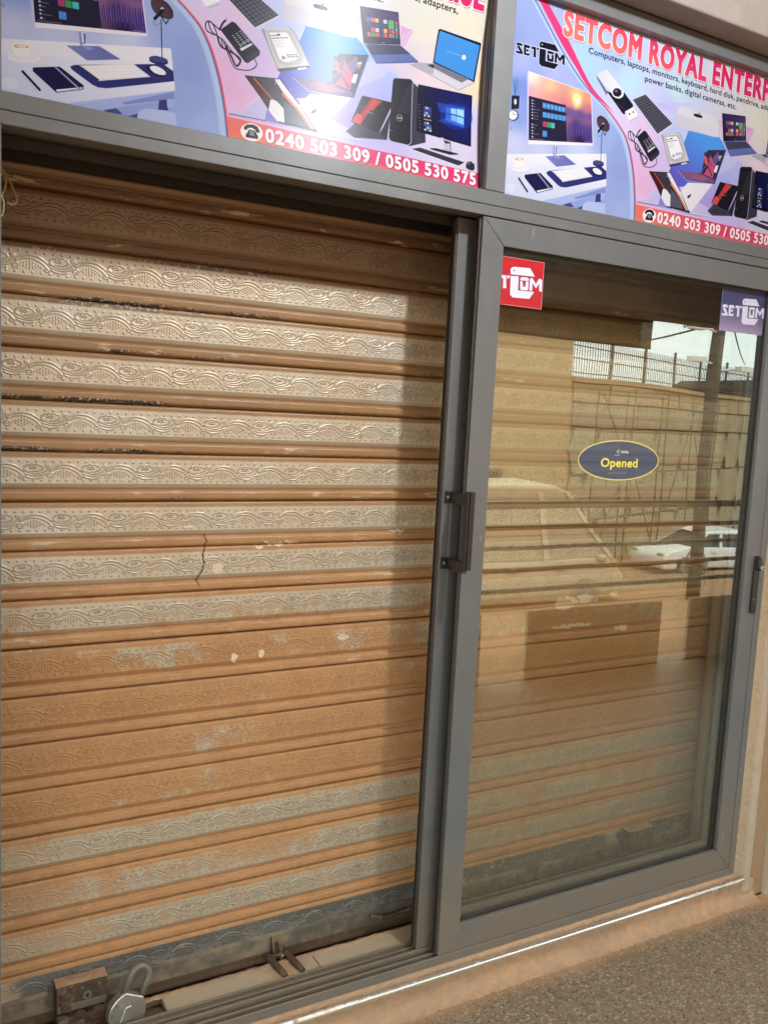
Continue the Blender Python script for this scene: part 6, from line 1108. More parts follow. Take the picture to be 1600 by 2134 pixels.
LOGO = [[[[0.01, 0.469], [0.019, 0.37], [0.111, 0.358], [0.14, 0.457], [0.01, 0.481]], "f"], [[[0.014, 0.506], [0.077, 0.481], [0.145, 0.679], [0.145, 0.765], [0.029, 0.79], [0.0, 0.691], [0.087, 0.691]], "f"], [[[0.155, 0.358], [0.266, 0.346], [0.29, 0.457], [0.203, 0.469], [0.208, 0.679], [0.295, 0.654], [0.271, 0.753], [0.164, 0.765]], "f"], [[[0.208, 0.519], [0.266, 0.506], [0.242, 0.605], [0.213, 0.617]], "f"], [[[0.309, 0.346], [0.401, 0.333], [0.401, 0.444], [0.411, 0.741], [0.357, 0.753], [0.353, 0.444], [0.309, 0.444]], "f"], [[[0.411, 0.333], [0.464, 0.333], [0.44, 0.432], [0.415, 0.432]], "f"], [[[0.469, 0.284], [0.459, 0.148], [0.469, 0.086], [0.502, 0.037], [0.778, 0.0], [0.87, 0.247]], "f"], [[[0.512, 0.111], [0.531, 0.148], [0.517, 0.185], [0.502, 0.16]], "hole"], [[[0.469, 0.333], [0.599, 0.309], [0.604, 0.753], [0.874, 0.728], [0.797, 0.975], [0.522, 1.0], [0.478, 0.926]], "f"], [[[0.628, 0.432], [0.633, 0.346], [0.647, 0.321], [0.744, 0.309], [0.763, 0.333], [0.768, 0.407]], "f"], [[[0.628, 0.457], [0.667, 0.444], [0.681, 0.617], [0.72, 0.605], [0.72, 0.432], [0.763, 0.432], [0.768, 0.679], [0.749, 0.716], [0.652, 0.728], [0.633, 0.691]], "f"], [[[0.787, 0.704], [0.783, 0.346], [0.807, 0.296], [0.831, 0.309], [0.889, 0.469], [0.932, 0.309], [0.961, 0.284], [0.99, 0.321], [1.0, 0.691], [0.952, 0.691], [0.947, 0.457], [0.894, 0.617], [0.831, 0.457], [0.836, 0.704]], "f"]]

def paint_poster():
    cv = Canvas(1126, 507, 1.5, (200, 200, 230))
    for o in OPS:
        k = o[0]
        if k == 'p': cv.poly(o[1], o[2], o[3])
        elif k == 'g': cv.grad(cv.edges(o[1]), o[2], o[3], o[4], o[5], o[6])
        elif k == 'l': cv.polyline(o[1], o[2], o[3], o[4])
        elif k == 'i': cv.idw(o[1], o[2])
        elif k == 't':
            _, txt, x0, x1, base, cap, style = o
            EQ = fit(glyphs(txt, {'head': 1.16, 'phone': 1.13, 'black': 1.03}[style]), x0, x1, base, cap); E = EQ[0]
            seg = [((e[0], e[1]), (e[2], e[3])) for e in E]
            if style == 'head':
                cv.lines([((a[0] + 1, a[1] + 2.2), (b[0] + 1, b[1] + 2.2)) for a, b in seg], 11.0, (120, 90, 120), 0.8)
                cv.lines(seg, 11.8, (250, 240, 245))
                c = textcover(cv, EQ, 7.6); X, Y = cv.grid(c)
                t = np.clip((X - 170) / 560 - (Y - 40) / 110, 0, 1)[:, :, None]
                cv.paint(c, np.array((238, 118, 104)) * (1 - t) + np.array((208, 44, 104)) * t)
            elif style == 'phone':
                cv.lines([((a[0] + .8, a[1] + .9), (b[0] + .8, b[1] + .9)) for a, b in seg], 5.0, (130, 40, 70), 0.85)
                cv.paint(textcover(cv, EQ, 3.0), (250, 246, 248))
            else:
                cv.paint(textcover(cv, EQ, 0.7), (22, 24, 34))
    return cv.image('poster_print')
def paint_sticker(name, wmm, hmm, top, bot, lx, ly, lw, lh, col, edge):
    cv = Canvas(wmm, hmm, 2.4, top)
    cv.grad(cv.edges([(-1, -1), (wmm + 1, -1), (wmm + 1, hmm + 1), (-1, hmm + 1)]), top, (0, hmm * .35), bot, (0, hmm))
    for shp, kind in LOGO:
        q = [(lx + a * lw, ly + b * lh) for a, b in shp]
        if kind == 'hole': cv.poly(q, top)
        else:
            cv.polyline(q + [q[0]], 2.0, (96, 30, 60) if edge == 'r' else (34, 36, 70), .6); cv.poly(q, col)
    cv.polyline([(0, 0), (wmm, 0), (wmm, hmm), (0, hmm), (0, 0)], 2.0, (224, 190, 190) if edge == 'r' else (150, 150, 180), .8)
    return cv.image(name)
def paint_oval():
    cv = Canvas(314, 118, 2.6, (70, 88, 122), 0.0)
    el = [(157 + 155 * math.cos(t), 59 + 57 * math.sin(t)) for t in np.linspace(0, 2 * math.pi, 72, endpoint=False)]
    cv.poly(el, (72, 92, 128), 1, 0.46)
    cv.polyline(el + [el[0]], 3.2, (232, 222, 130), 1, 0.95)
    cv.paint(textcover(cv, fit(glyphs('Opened', 1.05), 87, 228, 78, 24), 1.9), (236, 224, 70), 1, 1.0)
    cv.paint(textcover(cv, fit(glyphs('MoMo', 1.05), 160, 190, 38, 7.5), 0.7), (222, 226, 206), 1, .9)
    cv.polyline([(143, 34), (151, 28), (151, 39), (143, 34)], 1.5, (226, 228, 200), 1, .9); cv.polyline([(138, 44), (157, 43.5)], 1.4, (226, 228, 200), 1, .9)
    for a in range(17): cv.polyline([(116 + a * 4.4, 96 + (a % 3) * .6), (118.5 + a * 4.4, 94.5 + (a % 2) * 1.8)], 1.0, (220, 222, 170), .8, .7)
    return cv.image('oval_print')
def print_mat(name, img, rough=0.35, coat=0.0, alpha=False, tone=1.0, emit=0.0, spec=0.4):
    s = NT(name)
    tx = s.n('ShaderNodeTexImage'); tx.image = img; tx.extension = 'EXTEND'
    c = tx.outputs[0]
    if tone != 1.0: c = s.mix(1.0, c, (tone, tone, tone), 'MULTIPLY')
    b = s.bsdf(c, rough, 0.0, None, coat, spec, emit=c if emit else None, estr=emit)
    b.inputs['Coat Roughness'].default_value = 0.1
    if alpha: s.t.links.new(tx.outputs[1], b.inputs['Alpha'])
    return s.m
def sheet(name, x0, x1, z0, z1, y, mat, th=0.001, parent=None):
    """a thin printed sheet facing -y: front face carries the print"""
    v = [(x0, y, z0), (x1, y, z0), (x1, y, z1), (x0, y, z1), (x0, y + th, z0), (x1, y + th, z0), (x1, y + th, z1), (x0, y + th, z1)]
    f = [(0, 1, 2, 3), (7, 6, 5, 4), (1, 0, 4, 5), (2, 1, 5, 6), (3, 2, 6, 7), (0, 3, 7, 4)]
    o = make(name, v, f, mat, parent)
    uv = o.data.uv_layers.new(name='print')
    for p in o.data.polygons:
        for li in p.loop_indices:
            c = o.data.vertices[o.data.loops[li].vertex_index].co
            uv.data[li].uv = ((c.x - x0) / (x1 - x0), (c.z - z0) / (z1 - z0))
    return o
# ================================================================== materials
M = {}
def alu(name, base=(0.150, 0.157, 0.160)):
    s = NT(name); p = s.pos(); x, y, z = s.sep(p)
    n1 = s.noise(p, 260.0, 2.0); n2 = s.noise(p, 7.0, 4.0, 0.6)
    c = s.mix(n2, tuple(v * 0.90 for v in base), tuple(v * 1.12 for v in base))
    low = s.smooth(z, 0.75, 0.09, 0.0, 0.45)
    f = s.math('MULTIPLY', s.smooth(s.math('ADD', n2, low), 0.55, 1.0), 0.55)
    c = s.mix(f, c, (0.23, 0.165, 0.10))
    # scratches: few thin pale marks
    sc = s.smooth(s.noise(p, 90.0, 2.0, 0.5, (1.0, 1.0, 0.16)), 0.735, 0.765)
    c = s.mix(s.math('MULTIPLY', sc, 0.4), c, (0.42, 0.41, 0.40))
    sp = s.smooth(s.noise(p, 150.0, 2.0, 0.5), 0.74, 0.79); c = s.mix(s.math('MULTIPLY', sp, 0.45), c, (0.05, 0.042, 0.036))
    sm = s.smooth(s.noise(p, 14.0, 5.0, 0.7, (1.0, 1.0, 0.5)), 0.52, 0.72); c = s.mix(s.math('MULTIPLY', sm, 0.16), c, (0.30, 0.25, 0.19))
    r = s.math('ADD', s.math('MULTIPLY', f, 0.4), s.math('MULTIPLY', n2, 0.14)); r = s.math('ADD', r, 0.30)
    s.bsdf(c, r, 0.25, s.bump(n1, 0.00012, 0.6))
    return s.m
M['alu'] = alu('grey_powder_coat')
M['alu_dusty'] = alu('grey_powder_coat_dusty', (0.190, 0.170, 0.140))
M['rubber'] = plain('black_rubber', (0.018, 0.017, 0.016), 0.55, 0, 0.3, 60)
M['bronze_seal'] = plain('brown_brush_seal', (0.055, 0.043, 0.034), 0.7, 0, 0.3, 120)
M['black'] = plain('black_handle_paint', (0.022, 0.021, 0.021), 0.34, 0.1, 0.3, 60, 0.0002, 0.12, (0.12, 0.085, 0.055))
M['steel'] = plain('worn_steel', (0.52, 0.49, 0.45), 0.32, 0.8, 0.22, 60, 0.0004, 0.16, (0.26, 0.15, 0.08))
M['rust'] = plain('dusty_rust', (0.085, 0.054, 0.034), 0.72, 0.25, 0.5, 90, 0.0030, 0.38, (0.27, 0.155, 0.08))
M['darksteel'] = plain('dusty_dark_steel', (0.19, 0.172, 0.14), 0.55, 0.35, 0.35, 22, 0.0006, 0.45, (0.25, 0.19, 0.12))
M['lip'] = plain('dusty_bar_steel', (0.125, 0.105, 0.080), 0.75, 0.1, 0.35, 30, 0.0012, 0.62, (0.29, 0.215, 0.135))
M['chrome'] = plain('bright_trim', (0.80, 0.77, 0.70), 0.24, 0.9, 0.12, 28, 0.0012, 0.42, (0.45, 0.30, 0.18))
M['tile'] = plain('cream_tile', (0.43, 0.345, 0.235), 0.32, 0, 0.10, 14, 0.0003, 0.20, (0.40, 0.235, 0.12))
M['screed'] = plain('dusty_screed', (0.385, 0.245, 0.145), 0.9, 0, 0.42, 44, 0.006, 0.45, (0.48, 0.275, 0.15))
M['pit'] = plain('pit_dirt', (0.16, 0.10, 0.06), 0.95, 0, 0.4, 60, 0.004, 0.2)
M['plaster'] = plain('beige_plaster', (0.42, 0.335, 0.245), 0.85, 0, 0.16, 20, 0.0018, 0.2, (0.34, 0.23, 0.14))
M['plaster_brown'] = plain('stained_plaster', (0.33, 0.215, 0.125), 0.9, 0, 0.28, 26, 0.003, 0.3, (0.30, 0.155, 0.075))
M['mortar'] = plain('rough_mortar', (0.40, 0.30, 0.195), 0.95, 0, 0.4, 55, 0.006, 0.2)
M['cord'] = plain('tan_cord', (0.40, 0.27, 0.11), 0.6, 0, 0.2, 60)
M['bulb_cap'] = plain('white_plastic', (0.75, 0.75, 0.74), 0.4, 0, 0.05, 20)
def ceiling_mat():
    s = NT('painted_concrete'); p = s.pos()
    n = s.noise(p, 3.5, 5.0, 0.65); n2 = s.noise(p, 40.0, 3.0)
    c = s.mix(s.smooth(n, 0.35, 0.7), (0.24, 0.205, 0.19), (0.32, 0.27, 0.225))
    wv = s.n('ShaderNodeVectorMath', operation='ADD'); s.put(wv.inputs[0], p)
    nn = s.n('ShaderNodeTexNoise'); s.put(nn.inputs['Vector'], p); nn.inputs['Scale'].default_value = 5.0
    sc = s.n('ShaderNodeVectorMath', operation='SCALE'); s.put(sc.inputs[0], nn.outputs[1]); sc.inputs[3].default_value = 0.35
    s.put(wv.inputs[1], sc.outputs[0])
    crack = s.smooth(s.voro(wv.outputs[0], 2.2, 'DISTANCE_TO_EDGE'), 0.0, 0.03, 1.0, 0.0)
    crack = s.math('MULTIPLY', crack, s.smooth(s.noise(p, 2.3, 2.0), 0.56, 0.66))
    c = s.mix(s.math('MULTIPLY', crack, 0.75), c, (0.10, 0.08, 0.07))
    spot = s.smooth(s.noise(p, 70.0, 2.0), 0.72, 0.77)
    c = s.mix(s.math('MULTIPLY', spot, 0.5), c, (0.16, 0.13, 0.10))
    s.bsdf(c, 0.85, 0, s.bump(s.math('ADD', n2, s.math('MULTIPLY', crack, -1.0)), 0.0012, 0.7))
    return s.m
M['ceiling'] = ceiling_mat()
def terrazzo():
    s = NT('dusty_terrazzo'); p = s.pos(); x, y, z = s.sep(p)
    v1 = s.n('ShaderNodeTexVoronoi'); s.put(v1.inputs['Vector'], p); v1.inputs['Scale'].default_value = 108.0
    v2 = s.n('ShaderNodeTexVoronoi'); s.put(v2.inputs['Vector'], p); v2.inputs['Scale'].default_value = 200.0
    big = s.noise(p, 3.2, 4.0, 0.6); n3 = s.noise(p, 30.0, 4.0)
    r1 = s.sep(v1.outputs['Color'])[0]; r2 = s.sep(v2.outputs['Color'])[0]
    chip1 = s.smooth(v1.outputs['Distance'], 0.50, 0.38); chip2 = s.smooth(v2.outputs['Distance'], 0.5, 0.36)
    base = s.mix(n3, (0.160, 0.112, 0.068), (0.25, 0.175, 0.105))
    ch1 = s.ramp(r1, [(0.0, (0.07, 0.046, 0.03)), (0.30, (0.11, 0.075, 0.047)), (0.36, (0.23, 0.17, 0.11)), (0.72, (0.29, 0.235, 0.165)), (0.80, (0.34, 0.30, 0.23)), (1.0, (0.42, 0.375, 0.29))])
    ch2 = s.ramp(r2, [(0.0, (0.08, 0.05, 0.035)), (0.4, (0.20, 0.145, 0.09)), (0.8, (0.30, 0.24, 0.17)), (1.0, (0.44, 0.38, 0.29))])
    c = s.mix(s.math('MULTIPLY', chip2, 0.7), base, ch2)
    c = s.mix(s.math('MULTIPLY', chip1, s.smooth(r1, 0.15, 0.2, 0.85, 0.8)), c, ch1)
    # trodden-in red dust, thicker against the wall
    d = s.math('ADD', s.smooth(y, -0.13, -0.01, 0.0, 0.55), s.math('MULTIPLY', big, 0.9))
    f = s.smooth(s.math('ADD', d, s.math('MULTIPLY', n3, 0.3)), 0.62, 1.25, 0.0, 0.9)
    c = s.mix(f, c, (0.44, 0.25, 0.13))
    s.bsdf(c, s.math('ADD', s.math('MULTIPLY', f, 0.35), 0.5), 0, s.bump(s.math('ADD', chip1, n3), 0.0008, 0.6))
    return s.m
M['floor'] = terrazzo()

PITCH = 0.1153
def shutter_mat():
    s = NT('embossed_shutter_paint')
    tc = s.n('ShaderNodeTexCoord'); t = s.math('MULTIPLY', s.sep(tc.outputs['Object'])[2], -1.0 / PITCH)
    p = s.pos(); x, y, z = s.sep(p)
    oi = s.n('ShaderNodeObjectInfo').outputs['Random']
    nb = s.noise(p, 5.5, 4.0, 0.62); nm_ = s.noise(p, 26.0, 4.0, 0.65); nf = s.noise(p, 130.0, 3.0, 0.6)
    nl = s.noise(p, 60.0, 4.0, 0.6, (0.22, 1.0, 1.0))            # streaks along the slat
    # amount of red dust by height on the shutter (thick where people sit and lean it catches the street)
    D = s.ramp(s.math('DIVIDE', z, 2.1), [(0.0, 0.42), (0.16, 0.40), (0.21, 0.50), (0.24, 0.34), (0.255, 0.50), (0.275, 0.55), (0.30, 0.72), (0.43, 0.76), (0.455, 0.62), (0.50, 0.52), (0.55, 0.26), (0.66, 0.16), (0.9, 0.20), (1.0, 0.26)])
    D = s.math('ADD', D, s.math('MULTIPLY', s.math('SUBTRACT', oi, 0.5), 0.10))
    ragg = s.math('MULTIPLY', s.math('SUBTRACT', nm_, 0.5), s.math('MULTIPLY', D, 0.16))
    tt = s.math('ADD', t, ragg)
    band = s.math('MULTIPLY', s.smooth(tt, 0.095, 0.135), s.smooth(tt, 0.735, 0.68))
    # rubbed (clean) metal paint versus dust
    pn = s.math('ADD', s.math('MULTIPLY', nb, 0.62), s.math('MULTIPLY', nm_, 0.38))
    rub = s.smooth(s.math('SUBTRACT', pn, s.math('MULTIPLY', s.math('SUBTRACT', D, 0.5), 0.62)), 0.40, 0.56)
    left = s.smooth(x, 0.22, 0.48, 0.55, 0.0)
    rub = s.math('SUBTRACT', rub, s.math('MULTIPLY', left, s.smooth(z, 1.2, 0.9)), clamp=True)
    up = s.smooth(z, 0.95, 1.25)
    champ = s.mix(nm_, (0.48, 0.395, 0.285), (0.62, 0.54, 0.42))
    champ = s.mix(s.math('MULTIPLY', s.smooth(nb, 0.45, 0.7), 0.5), champ, (0.60, 0.57, 0.50))
    grey = s.mix(nm_, (0.42, 0.345, 0.245), (0.57, 0.495, 0.37))
    clean = s.mix(up, grey, champ)
    clean = s.mix(s.smooth(s.math('ADD', z, s.math('MULTIPLY', nm_, 0.03)), 1.90, 1.98, 0.0, 0.82), clean, (0.180, 0.105, 0.055))   # top slats: brown coat, darkened in the colour to deepen the header's shade
    dust = s.mix(nb, (0.375, 0.186, 0.076), (0.495, 0.270, 0.118))
    dust = s.mix(s.math('MULTIPLY', s.smooth(nf, 0.5, 0.75), 0.35), dust, (0.62, 0.42, 0.23))
    film = s.mix(0.45, clean, dust)
    rel = s.n('ShaderNodeAttribute', attribute_name='relief').outputs['Fac']
    vine_slope = s.math('MULTIPLY', s.smooth(rel, 0.06, 0.30), s.smooth(rel, 0.80, 0.42))          # slopes of the raised vine, toned darker
    clean = s.mix(s.math('MULTIPLY', vine_slope, 0.60), clean, (0.155, 0.095, 0.052))
    dust_b = s.mix(s.math('MULTIPLY', vine_slope, 0.40), dust, (0.20, 0.10, 0.045))
    hi = s.smooth(rel, 0.75, 1.0)
    dust_b = s.mix(s.math('MULTIPLY', hi, 0.35), dust_b, (0.58, 0.38, 0.22))
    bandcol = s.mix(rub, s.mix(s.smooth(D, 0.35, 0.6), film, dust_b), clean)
    # joint strip: brown paint high up, dust lower down
    paint = s.mix(nb, (0.235, 0.128, 0.055), (0.33, 0.195, 0.09))
    paint = s.mix(s.smooth(z, 1.88, 1.98, 0.0, 0.75), paint, (0.125, 0.066, 0.032))  # upper joints darkened likewise, shade painted into the brown
    dusty = s.mix(s.math('MULTIPLY', s.smooth(s.noise(p, 24.0, 5.0, 0.75, (0.85, 1.0, 1.0)), 0.46, 0.70), 0.42), dust, (0.27, 0.135, 0.06))
    joint = s.mix(s.smooth(z, 1.75, 1.0), paint, dusty)
    wear = s.math('MULTIPLY', s.smooth(nl, 0.60, 0.68), s.math('MULTIPLY', s.smooth(t, 0.76, 0.80), s.smooth(z, 0.7, 1.0)))
    joint = s.mix(s.math('MULTIPLY', wear, 0.8), joint, (0.58, 0.47, 0.34))
    edge = s.math('MULTIPLY', s.smooth(t, 0.796, 0.802), s.smooth(t, 0.818, 0.808))  # pale line: bevel highlight put into the colour, with some edge wear
    joint = s.mix(s.math('MULTIPLY', edge, s.math('MULTIPLY', s.smooth(nl, 0.36, 0.56, 0.12, 0.55), s.smooth(z, 0.75, 1.2, 0.25, 1.0))), joint, (0.66, 0.50, 0.35))
    col = s.mix(band, joint, bandcol)
    # paint worn off to black along the upper joints
    bz = s.math('MULTIPLY', s.smooth(z, 1.28, 1.48), s.smooth(z, 1.98, 1.90))
    bt = s.math('ADD', s.math('MULTIPLY', s.smooth(t, 0.89, 0.915), s.smooth(t, 1.02, 1.0)), s.math('MULTIPLY', s.smooth(t, 0.125, 0.105), s.smooth(z, 1.80, 1.84)))
    bx = s.smooth(s.math('SUBTRACT', s.noise(p, 3.4, 3.0, 0.6, (1.0, 1.0, 4.0)), s.smooth(x, 0.3, 1.2, 0.0, 0.16)), 0.44, 0.54)
    blk = s.math('MULTIPLY', s.math('MULTIPLY', bz, bt), s.math('MULTIPLY', bx, s.smooth(nl, 0.40, 0.48)))
    col = s.mix(s.math('MULTIPLY', blk, 0.9), col, s.mix(s.smooth(nf, 0.54, 0.60), (0.03, 0.024, 0.024), (0.55, 0.52, 0.48)))
    # chips down to the primer
    chip = s.math('MULTIPLY', s.smooth(s.noise(p, 34.0, 3.0, 0.6, (0.45, 1.0, 1.0)), 0.735, 0.75), s.smooth(z, 0.72, 0.85))
    chip = s.math('MULTIPLY', chip, s.smooth(z, 1.5, 1.3))
    wob = s.n('ShaderNodeVectorMath', operation='ADD'); s.put(wob.inputs[0], p)
    wn = s.n('ShaderNodeTexNoise'); s.put(wn.inputs['Vector'], p); wn.inputs['Scale'].default_value = 70.0; wn.inputs['Detail'].default_value = 4.0
    wsc = s.n('ShaderNodeVectorMath', operation='MULTIPLY_ADD'); s.put(wsc.inputs[0], wn.outputs[1]); wsc.inputs[1].default_value = (0.040, 0.0, 0.030); wsc.inputs[2].default_value = (-0.020, 0.0, -0.015)
    s.put(wob.inputs[1], wsc.outputs[0]); wx, wy, wz = s.sep(wob.outputs[0])
    for cx, cz, rx, rz in ((0.686, 1.196, 0.017, 0.014), (0.800, 1.246, 0.013, 0.006), (1.052, 0.985, 0.016, 0.007), (0.86, 1.255, 0.05, 0.004), (1.21, 1.278, 0.02, 0.004), (1.85, 1.03, 0.05, 0.020), (1.93, 1.04, 0.03, 0.018), (1.88, 0.955, 0.09, 0.006), (2.06, 1.045, 0.02, 0.012), (2.10, 0.93, 0.03, 0.01), (0.74, 0.955, 0.012, 0.012), (0.81, 0.96, 0.010, 0.012)):
        dd = s.math('ADD', s.math('POWER', s.math('DIVIDE', s.math('SUBTRACT', wx, cx), rx), 2.0), s.math('POWER', s.math('DIVIDE', s.math('SUBTRACT', wz, cz), rz), 2.0))
        chip = s.math('MAXIMUM', chip, s.smooth(dd, 1.05, 0.85))
    col = s.mix(s.math('MULTIPLY', chip, 0.92), col, (0.74, 0.60, 0.45))
    # crack through the paint
    cz_ = s.math('MULTIPLY', s.smooth(z, 1.142, 1.16), s.smooth(z, 1.29, 1.275))
    cxx = s.math('ADD', s.math('MULTIPLY', s.math('SUBTRACT', z, 1.21), 0.13), 0.647)
    cxx = s.math('ADD', cxx, s.math('MULTIPLY', s.math('SUBTRACT', s.noise(p, 22.0, 3.0, 0.7, (0.0, 0.0, 1.0)), 0.5), 0.05))
    crk = s.math('MULTIPLY', cz_, s.smooth(s.math('ABSOLUTE', s.math('SUBTRACT', x, cxx)), 0.0034, 0.0012))
    col = s.mix(s.math('MULTIPLY', crk, 0.9), col, (0.05, 0.032, 0.02))
    # bottom slat: bare dark steel with dust at its ends
    dark = s.mix(nm_, (0.108, 0.100, 0.086), (0.170, 0.158, 0.136))
    dmask = s.math('MULTIPLY', s.smooth(z, 0.204, 0.199), s.smooth(s.math('ADD', x, s.math('MULTIPLY', nm_, 0.08)), 0.225, 0.28))
    dmask = s.math('MULTIPLY', dmask, s.smooth(pn, 0.66, 0.54))
    dz = s.math('MULTIPLY', s.smooth(z, 0.204, 0.199), s.smooth(nf, 0.60, 0.70))
    dark = s.mix(s.math('MULTIPLY', dz, 0.35), dark, (0.34, 0.33, 0.30))
    dark = s.mix(s.math('MULTIPLY', s.smooth(rel, 0.45, 0.9), 0.55), dark, (0.33, 0.32, 0.29))  # ridge highlight of the raised vine painted paler into the steel
    col = s.mix(dmask, col, dark)
    rough = s.mix(s.math('MULTIPLY', band, rub), (0.88, 0.88, 0.88), (0.43, 0.43, 0.43))
    rough = s.mix(s.math('MULTIPLY', s.math('SUBTRACT', 1.0, band), up), rough, (0.40, 0.40, 0.40))
    metal = s.math('MULTIPLY', s.math('MULTIPLY', band, rub), 0.32)
    s.bsdf(col, rough, metal, s.bump(s.math('ADD', s.math('MULTIPLY', s.noise(p, 9.0, 2.0, 0.5, (0.6, 1.0, 1.0)), 5.0), s.math('ADD', s.math('MULTIPLY', nm_, 0.6), s.math('MULTIPLY', nf, 0.4))), 0.0012, 0.55))
    return s.m
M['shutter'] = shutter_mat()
def glass_mat(name, tint, f0, refl):
    s = NT(name)
    lw = s.n('ShaderNodeLayerWeight'); lw.inputs[0].default_value = 0.5
    fac = s.math('ADD', s.math('MULTIPLY', s.math('POWER', lw.outputs['Facing'], 5.0), 1 - f0), f0)
    fac = s.math('MULTIPLY', fac, s.math('SUBTRACT', 1.0, s.n('ShaderNodeNewGeometry').outputs['Backfacing']))   # coating is on the outer face
    tr = s.n('ShaderNodeBsdfTransparent'); tr.inputs[0].default_value = (*tint, 1)
    gl = s.n('ShaderNodeBsdfGlossy'); gl.inputs['Roughness'].default_value = 0.0; gl.inputs[0].default_value = (*refl, 1)
    # very slight waviness of float glass
    p = s.pos(); s.put(gl.inputs['Normal'], s.bump(s.noise(p, 2.2, 1.0), 0.004, 0.2))
    mx = s.n('ShaderNodeMixShader'); s.put(mx.inputs[0], fac); s.t.links.new(tr.outputs[0], mx.inputs[1]); s.t.links.new(gl.outputs[0], mx.inputs[2])
    s.t.links.new(mx.outputs[0], s.out.inputs[0])
    return s.m
M['glass'] = glass_mat('reflective_bronze_glass', (0.97, 0.955, 0.905), 0.245, (0.92, 1.0, 0.94))
M['glass_back'] = glass_mat('bronze_glass', (0.97, 0.96, 0.93), 0.03, (0.9, 0.97, 0.92))

# ================================================================== setting: veranda
g = [( 40, -0.2), (-2.6, -0.2), (-5, -0.66), (-10, -1.62), (-18.2, -3.2), (-60, -3.25), (-400, -3.4)]
gv = []; gf = []
for i, (yy, zz) in enumerate(g):
    for xx in (-400, -20, 0, 20, 60, 400): gv.append((xx, yy, zz))
for i in range(len(g) - 1):
    for k in range(5): gf.append((i * 6 + k, (i + 1) * 6 + k, (i + 1) * 6 + k + 1, i * 6 + k + 1))
M['laterite'] = plain('laterite_dirt', (0.30, 0.163, 0.080), 0.95, 0, 0.22, 2.5, 0.02, 0.1)
tag(make('ground', gv, gf, M['laterite']), kind='structure')
fl = MB(); fl.box(-4.0, 8.0, -2.35, -0.012, -0.22, 0.0)
tag(fl.build('floor', M['floor']), kind='structure')
ce = MB(); ce.box(-4.0, 8.0, -2.40, 6.0, 3.02, 3.22)
M['white_ceiling'] = plain('white_ceiling_paint', (0.46, 0.44, 0.41), 0.9, 0, 0.06, 4)
tag(ce.build('ceiling', M['white_ceiling']), kind='structure')
# sill of the shop opening
sill = thing('sill', None, None); sill['kind'] = 'structure'
def rough_strip(name, mat, x0, x1, prof, nx, amp, seed, parent):
    """strip along x with an uneven profile of (y, z) points, its surface slightly lumpy"""
    rr = random.Random(seed); v = []; f = []; n = len(prof)
    for i in range(nx + 1):
        xx = x0 + (x1 - x0) * i / nx
        for j, (yy, zz) in enumerate(prof):
            v.append((xx, yy + rr.uniform(-amp, amp), zz + rr.uniform(-amp, amp) * 0.6))
    for i in range(nx):
        for j in range(n - 1): f.append((i * n + j, (i + 1) * n + j, (i + 1) * n + j + 1, i * n + j + 1))
    return make(name, v, f, mat, parent, True)
rough_strip('plaster_riser', M['screed'], -0.6, 2.56, [(-0.062, -0.005), (-0.034, 0.0035), (-0.016, 0.014), (-0.010, 0.030), (-0.009, 0.062), (-0.004, 0.0705)], 320, 0.0030, 3, sill)
rough_strip('screed_bed', M['screed'], -0.6, 2.50, [(-0.004, 0.070), (-0.003, 0.086), (0.000, 0.0985), (0.012, 0.101)], 160, 0.0008, 4, sill)
b = MB(); b.box(-0.6, 2.56, -0.002, 0.176, -0.1, 0.0690); b.box(-0.6, 2.6, 0.176, 0.42, -0.1, 0.048); b.build('sill_base', M['pit'], sill)
txs = [0.548, 0.966, 1.40, 1.83, 2.26, 2.58]
for a, c in zip(txs[:-1], txs[1:]):
    tb = MB(); tb.box(a + 0.0012, c - 0.0012, 0.111, 0.176, 0.069, 0.1095); tb.build('tile', M['tile'], sill, 0.0015)
rough_strip('mortar_edge', M['screed'], 0.50, 2.55, [(0.168, 0.1092), (0.176, 0.1135), (0.186, 0.110), (0.190, 0.09), (0.192, 0.045)], 150, 0.0020, 9, sill)
rough_strip('dirt_heap', M['pit'], -0.1, 0.56, [(0.108, 0.098), (0.14, 0.094), (0.17, 0.086), (0.20, 0.075), (0.24, 0.062)], 50, 0.0035, 10, sill)

# grit swept against the foot of the sill
gb = MB(); rr = random.Random(77)
for k in range(420):
    gx = rr.uniform(0.6, 2.62); gy = -0.012 - abs(rr.gauss(0, 0.075)) - 0.03; r_ = rr.uniform(.0008, .0030) * (1.5 if k % 23 == 0 else 1)
    n_ = 5; ph = rr.uniform(0, 6)
    ring = [(gx + r_ * math.cos(ph + 2 * math.pi * j / n_) * rr.uniform(.7, 1.2), gy + r_ * math.sin(ph + 2 * math.pi * j / n_) * rr.uniform(.7, 1.2), 0.0004) for j in range(n_)] + [(gx + r_ * .2, gy, r_ * rr.uniform(.6, 1.1))]
    gb.add(ring, [(j, (j + 1) % n_, n_) for j in range(n_)])
M['grit'] = plain('red_grit', (0.26, 0.17, 0.105), 0.9, 0, 0.6, 90)
tag(gb.build('grit', M['grit']), kind='stuff')
# metal edge trim along the sill
et = MB(); et.tube([(-0.6, -0.012, 0.0770), (0.4, -0.0125, 0.0772), (1.2, -0.0120, 0.0768), (1.9, -0.0128, 0.0772), (2.4985, -0.0120, 0.0770)], 0.0105, 14)
tag(et.build('metal_edge_trim', M['chrome']), 'bright metal edge strip running along the front of the door sill', 'trim strip')

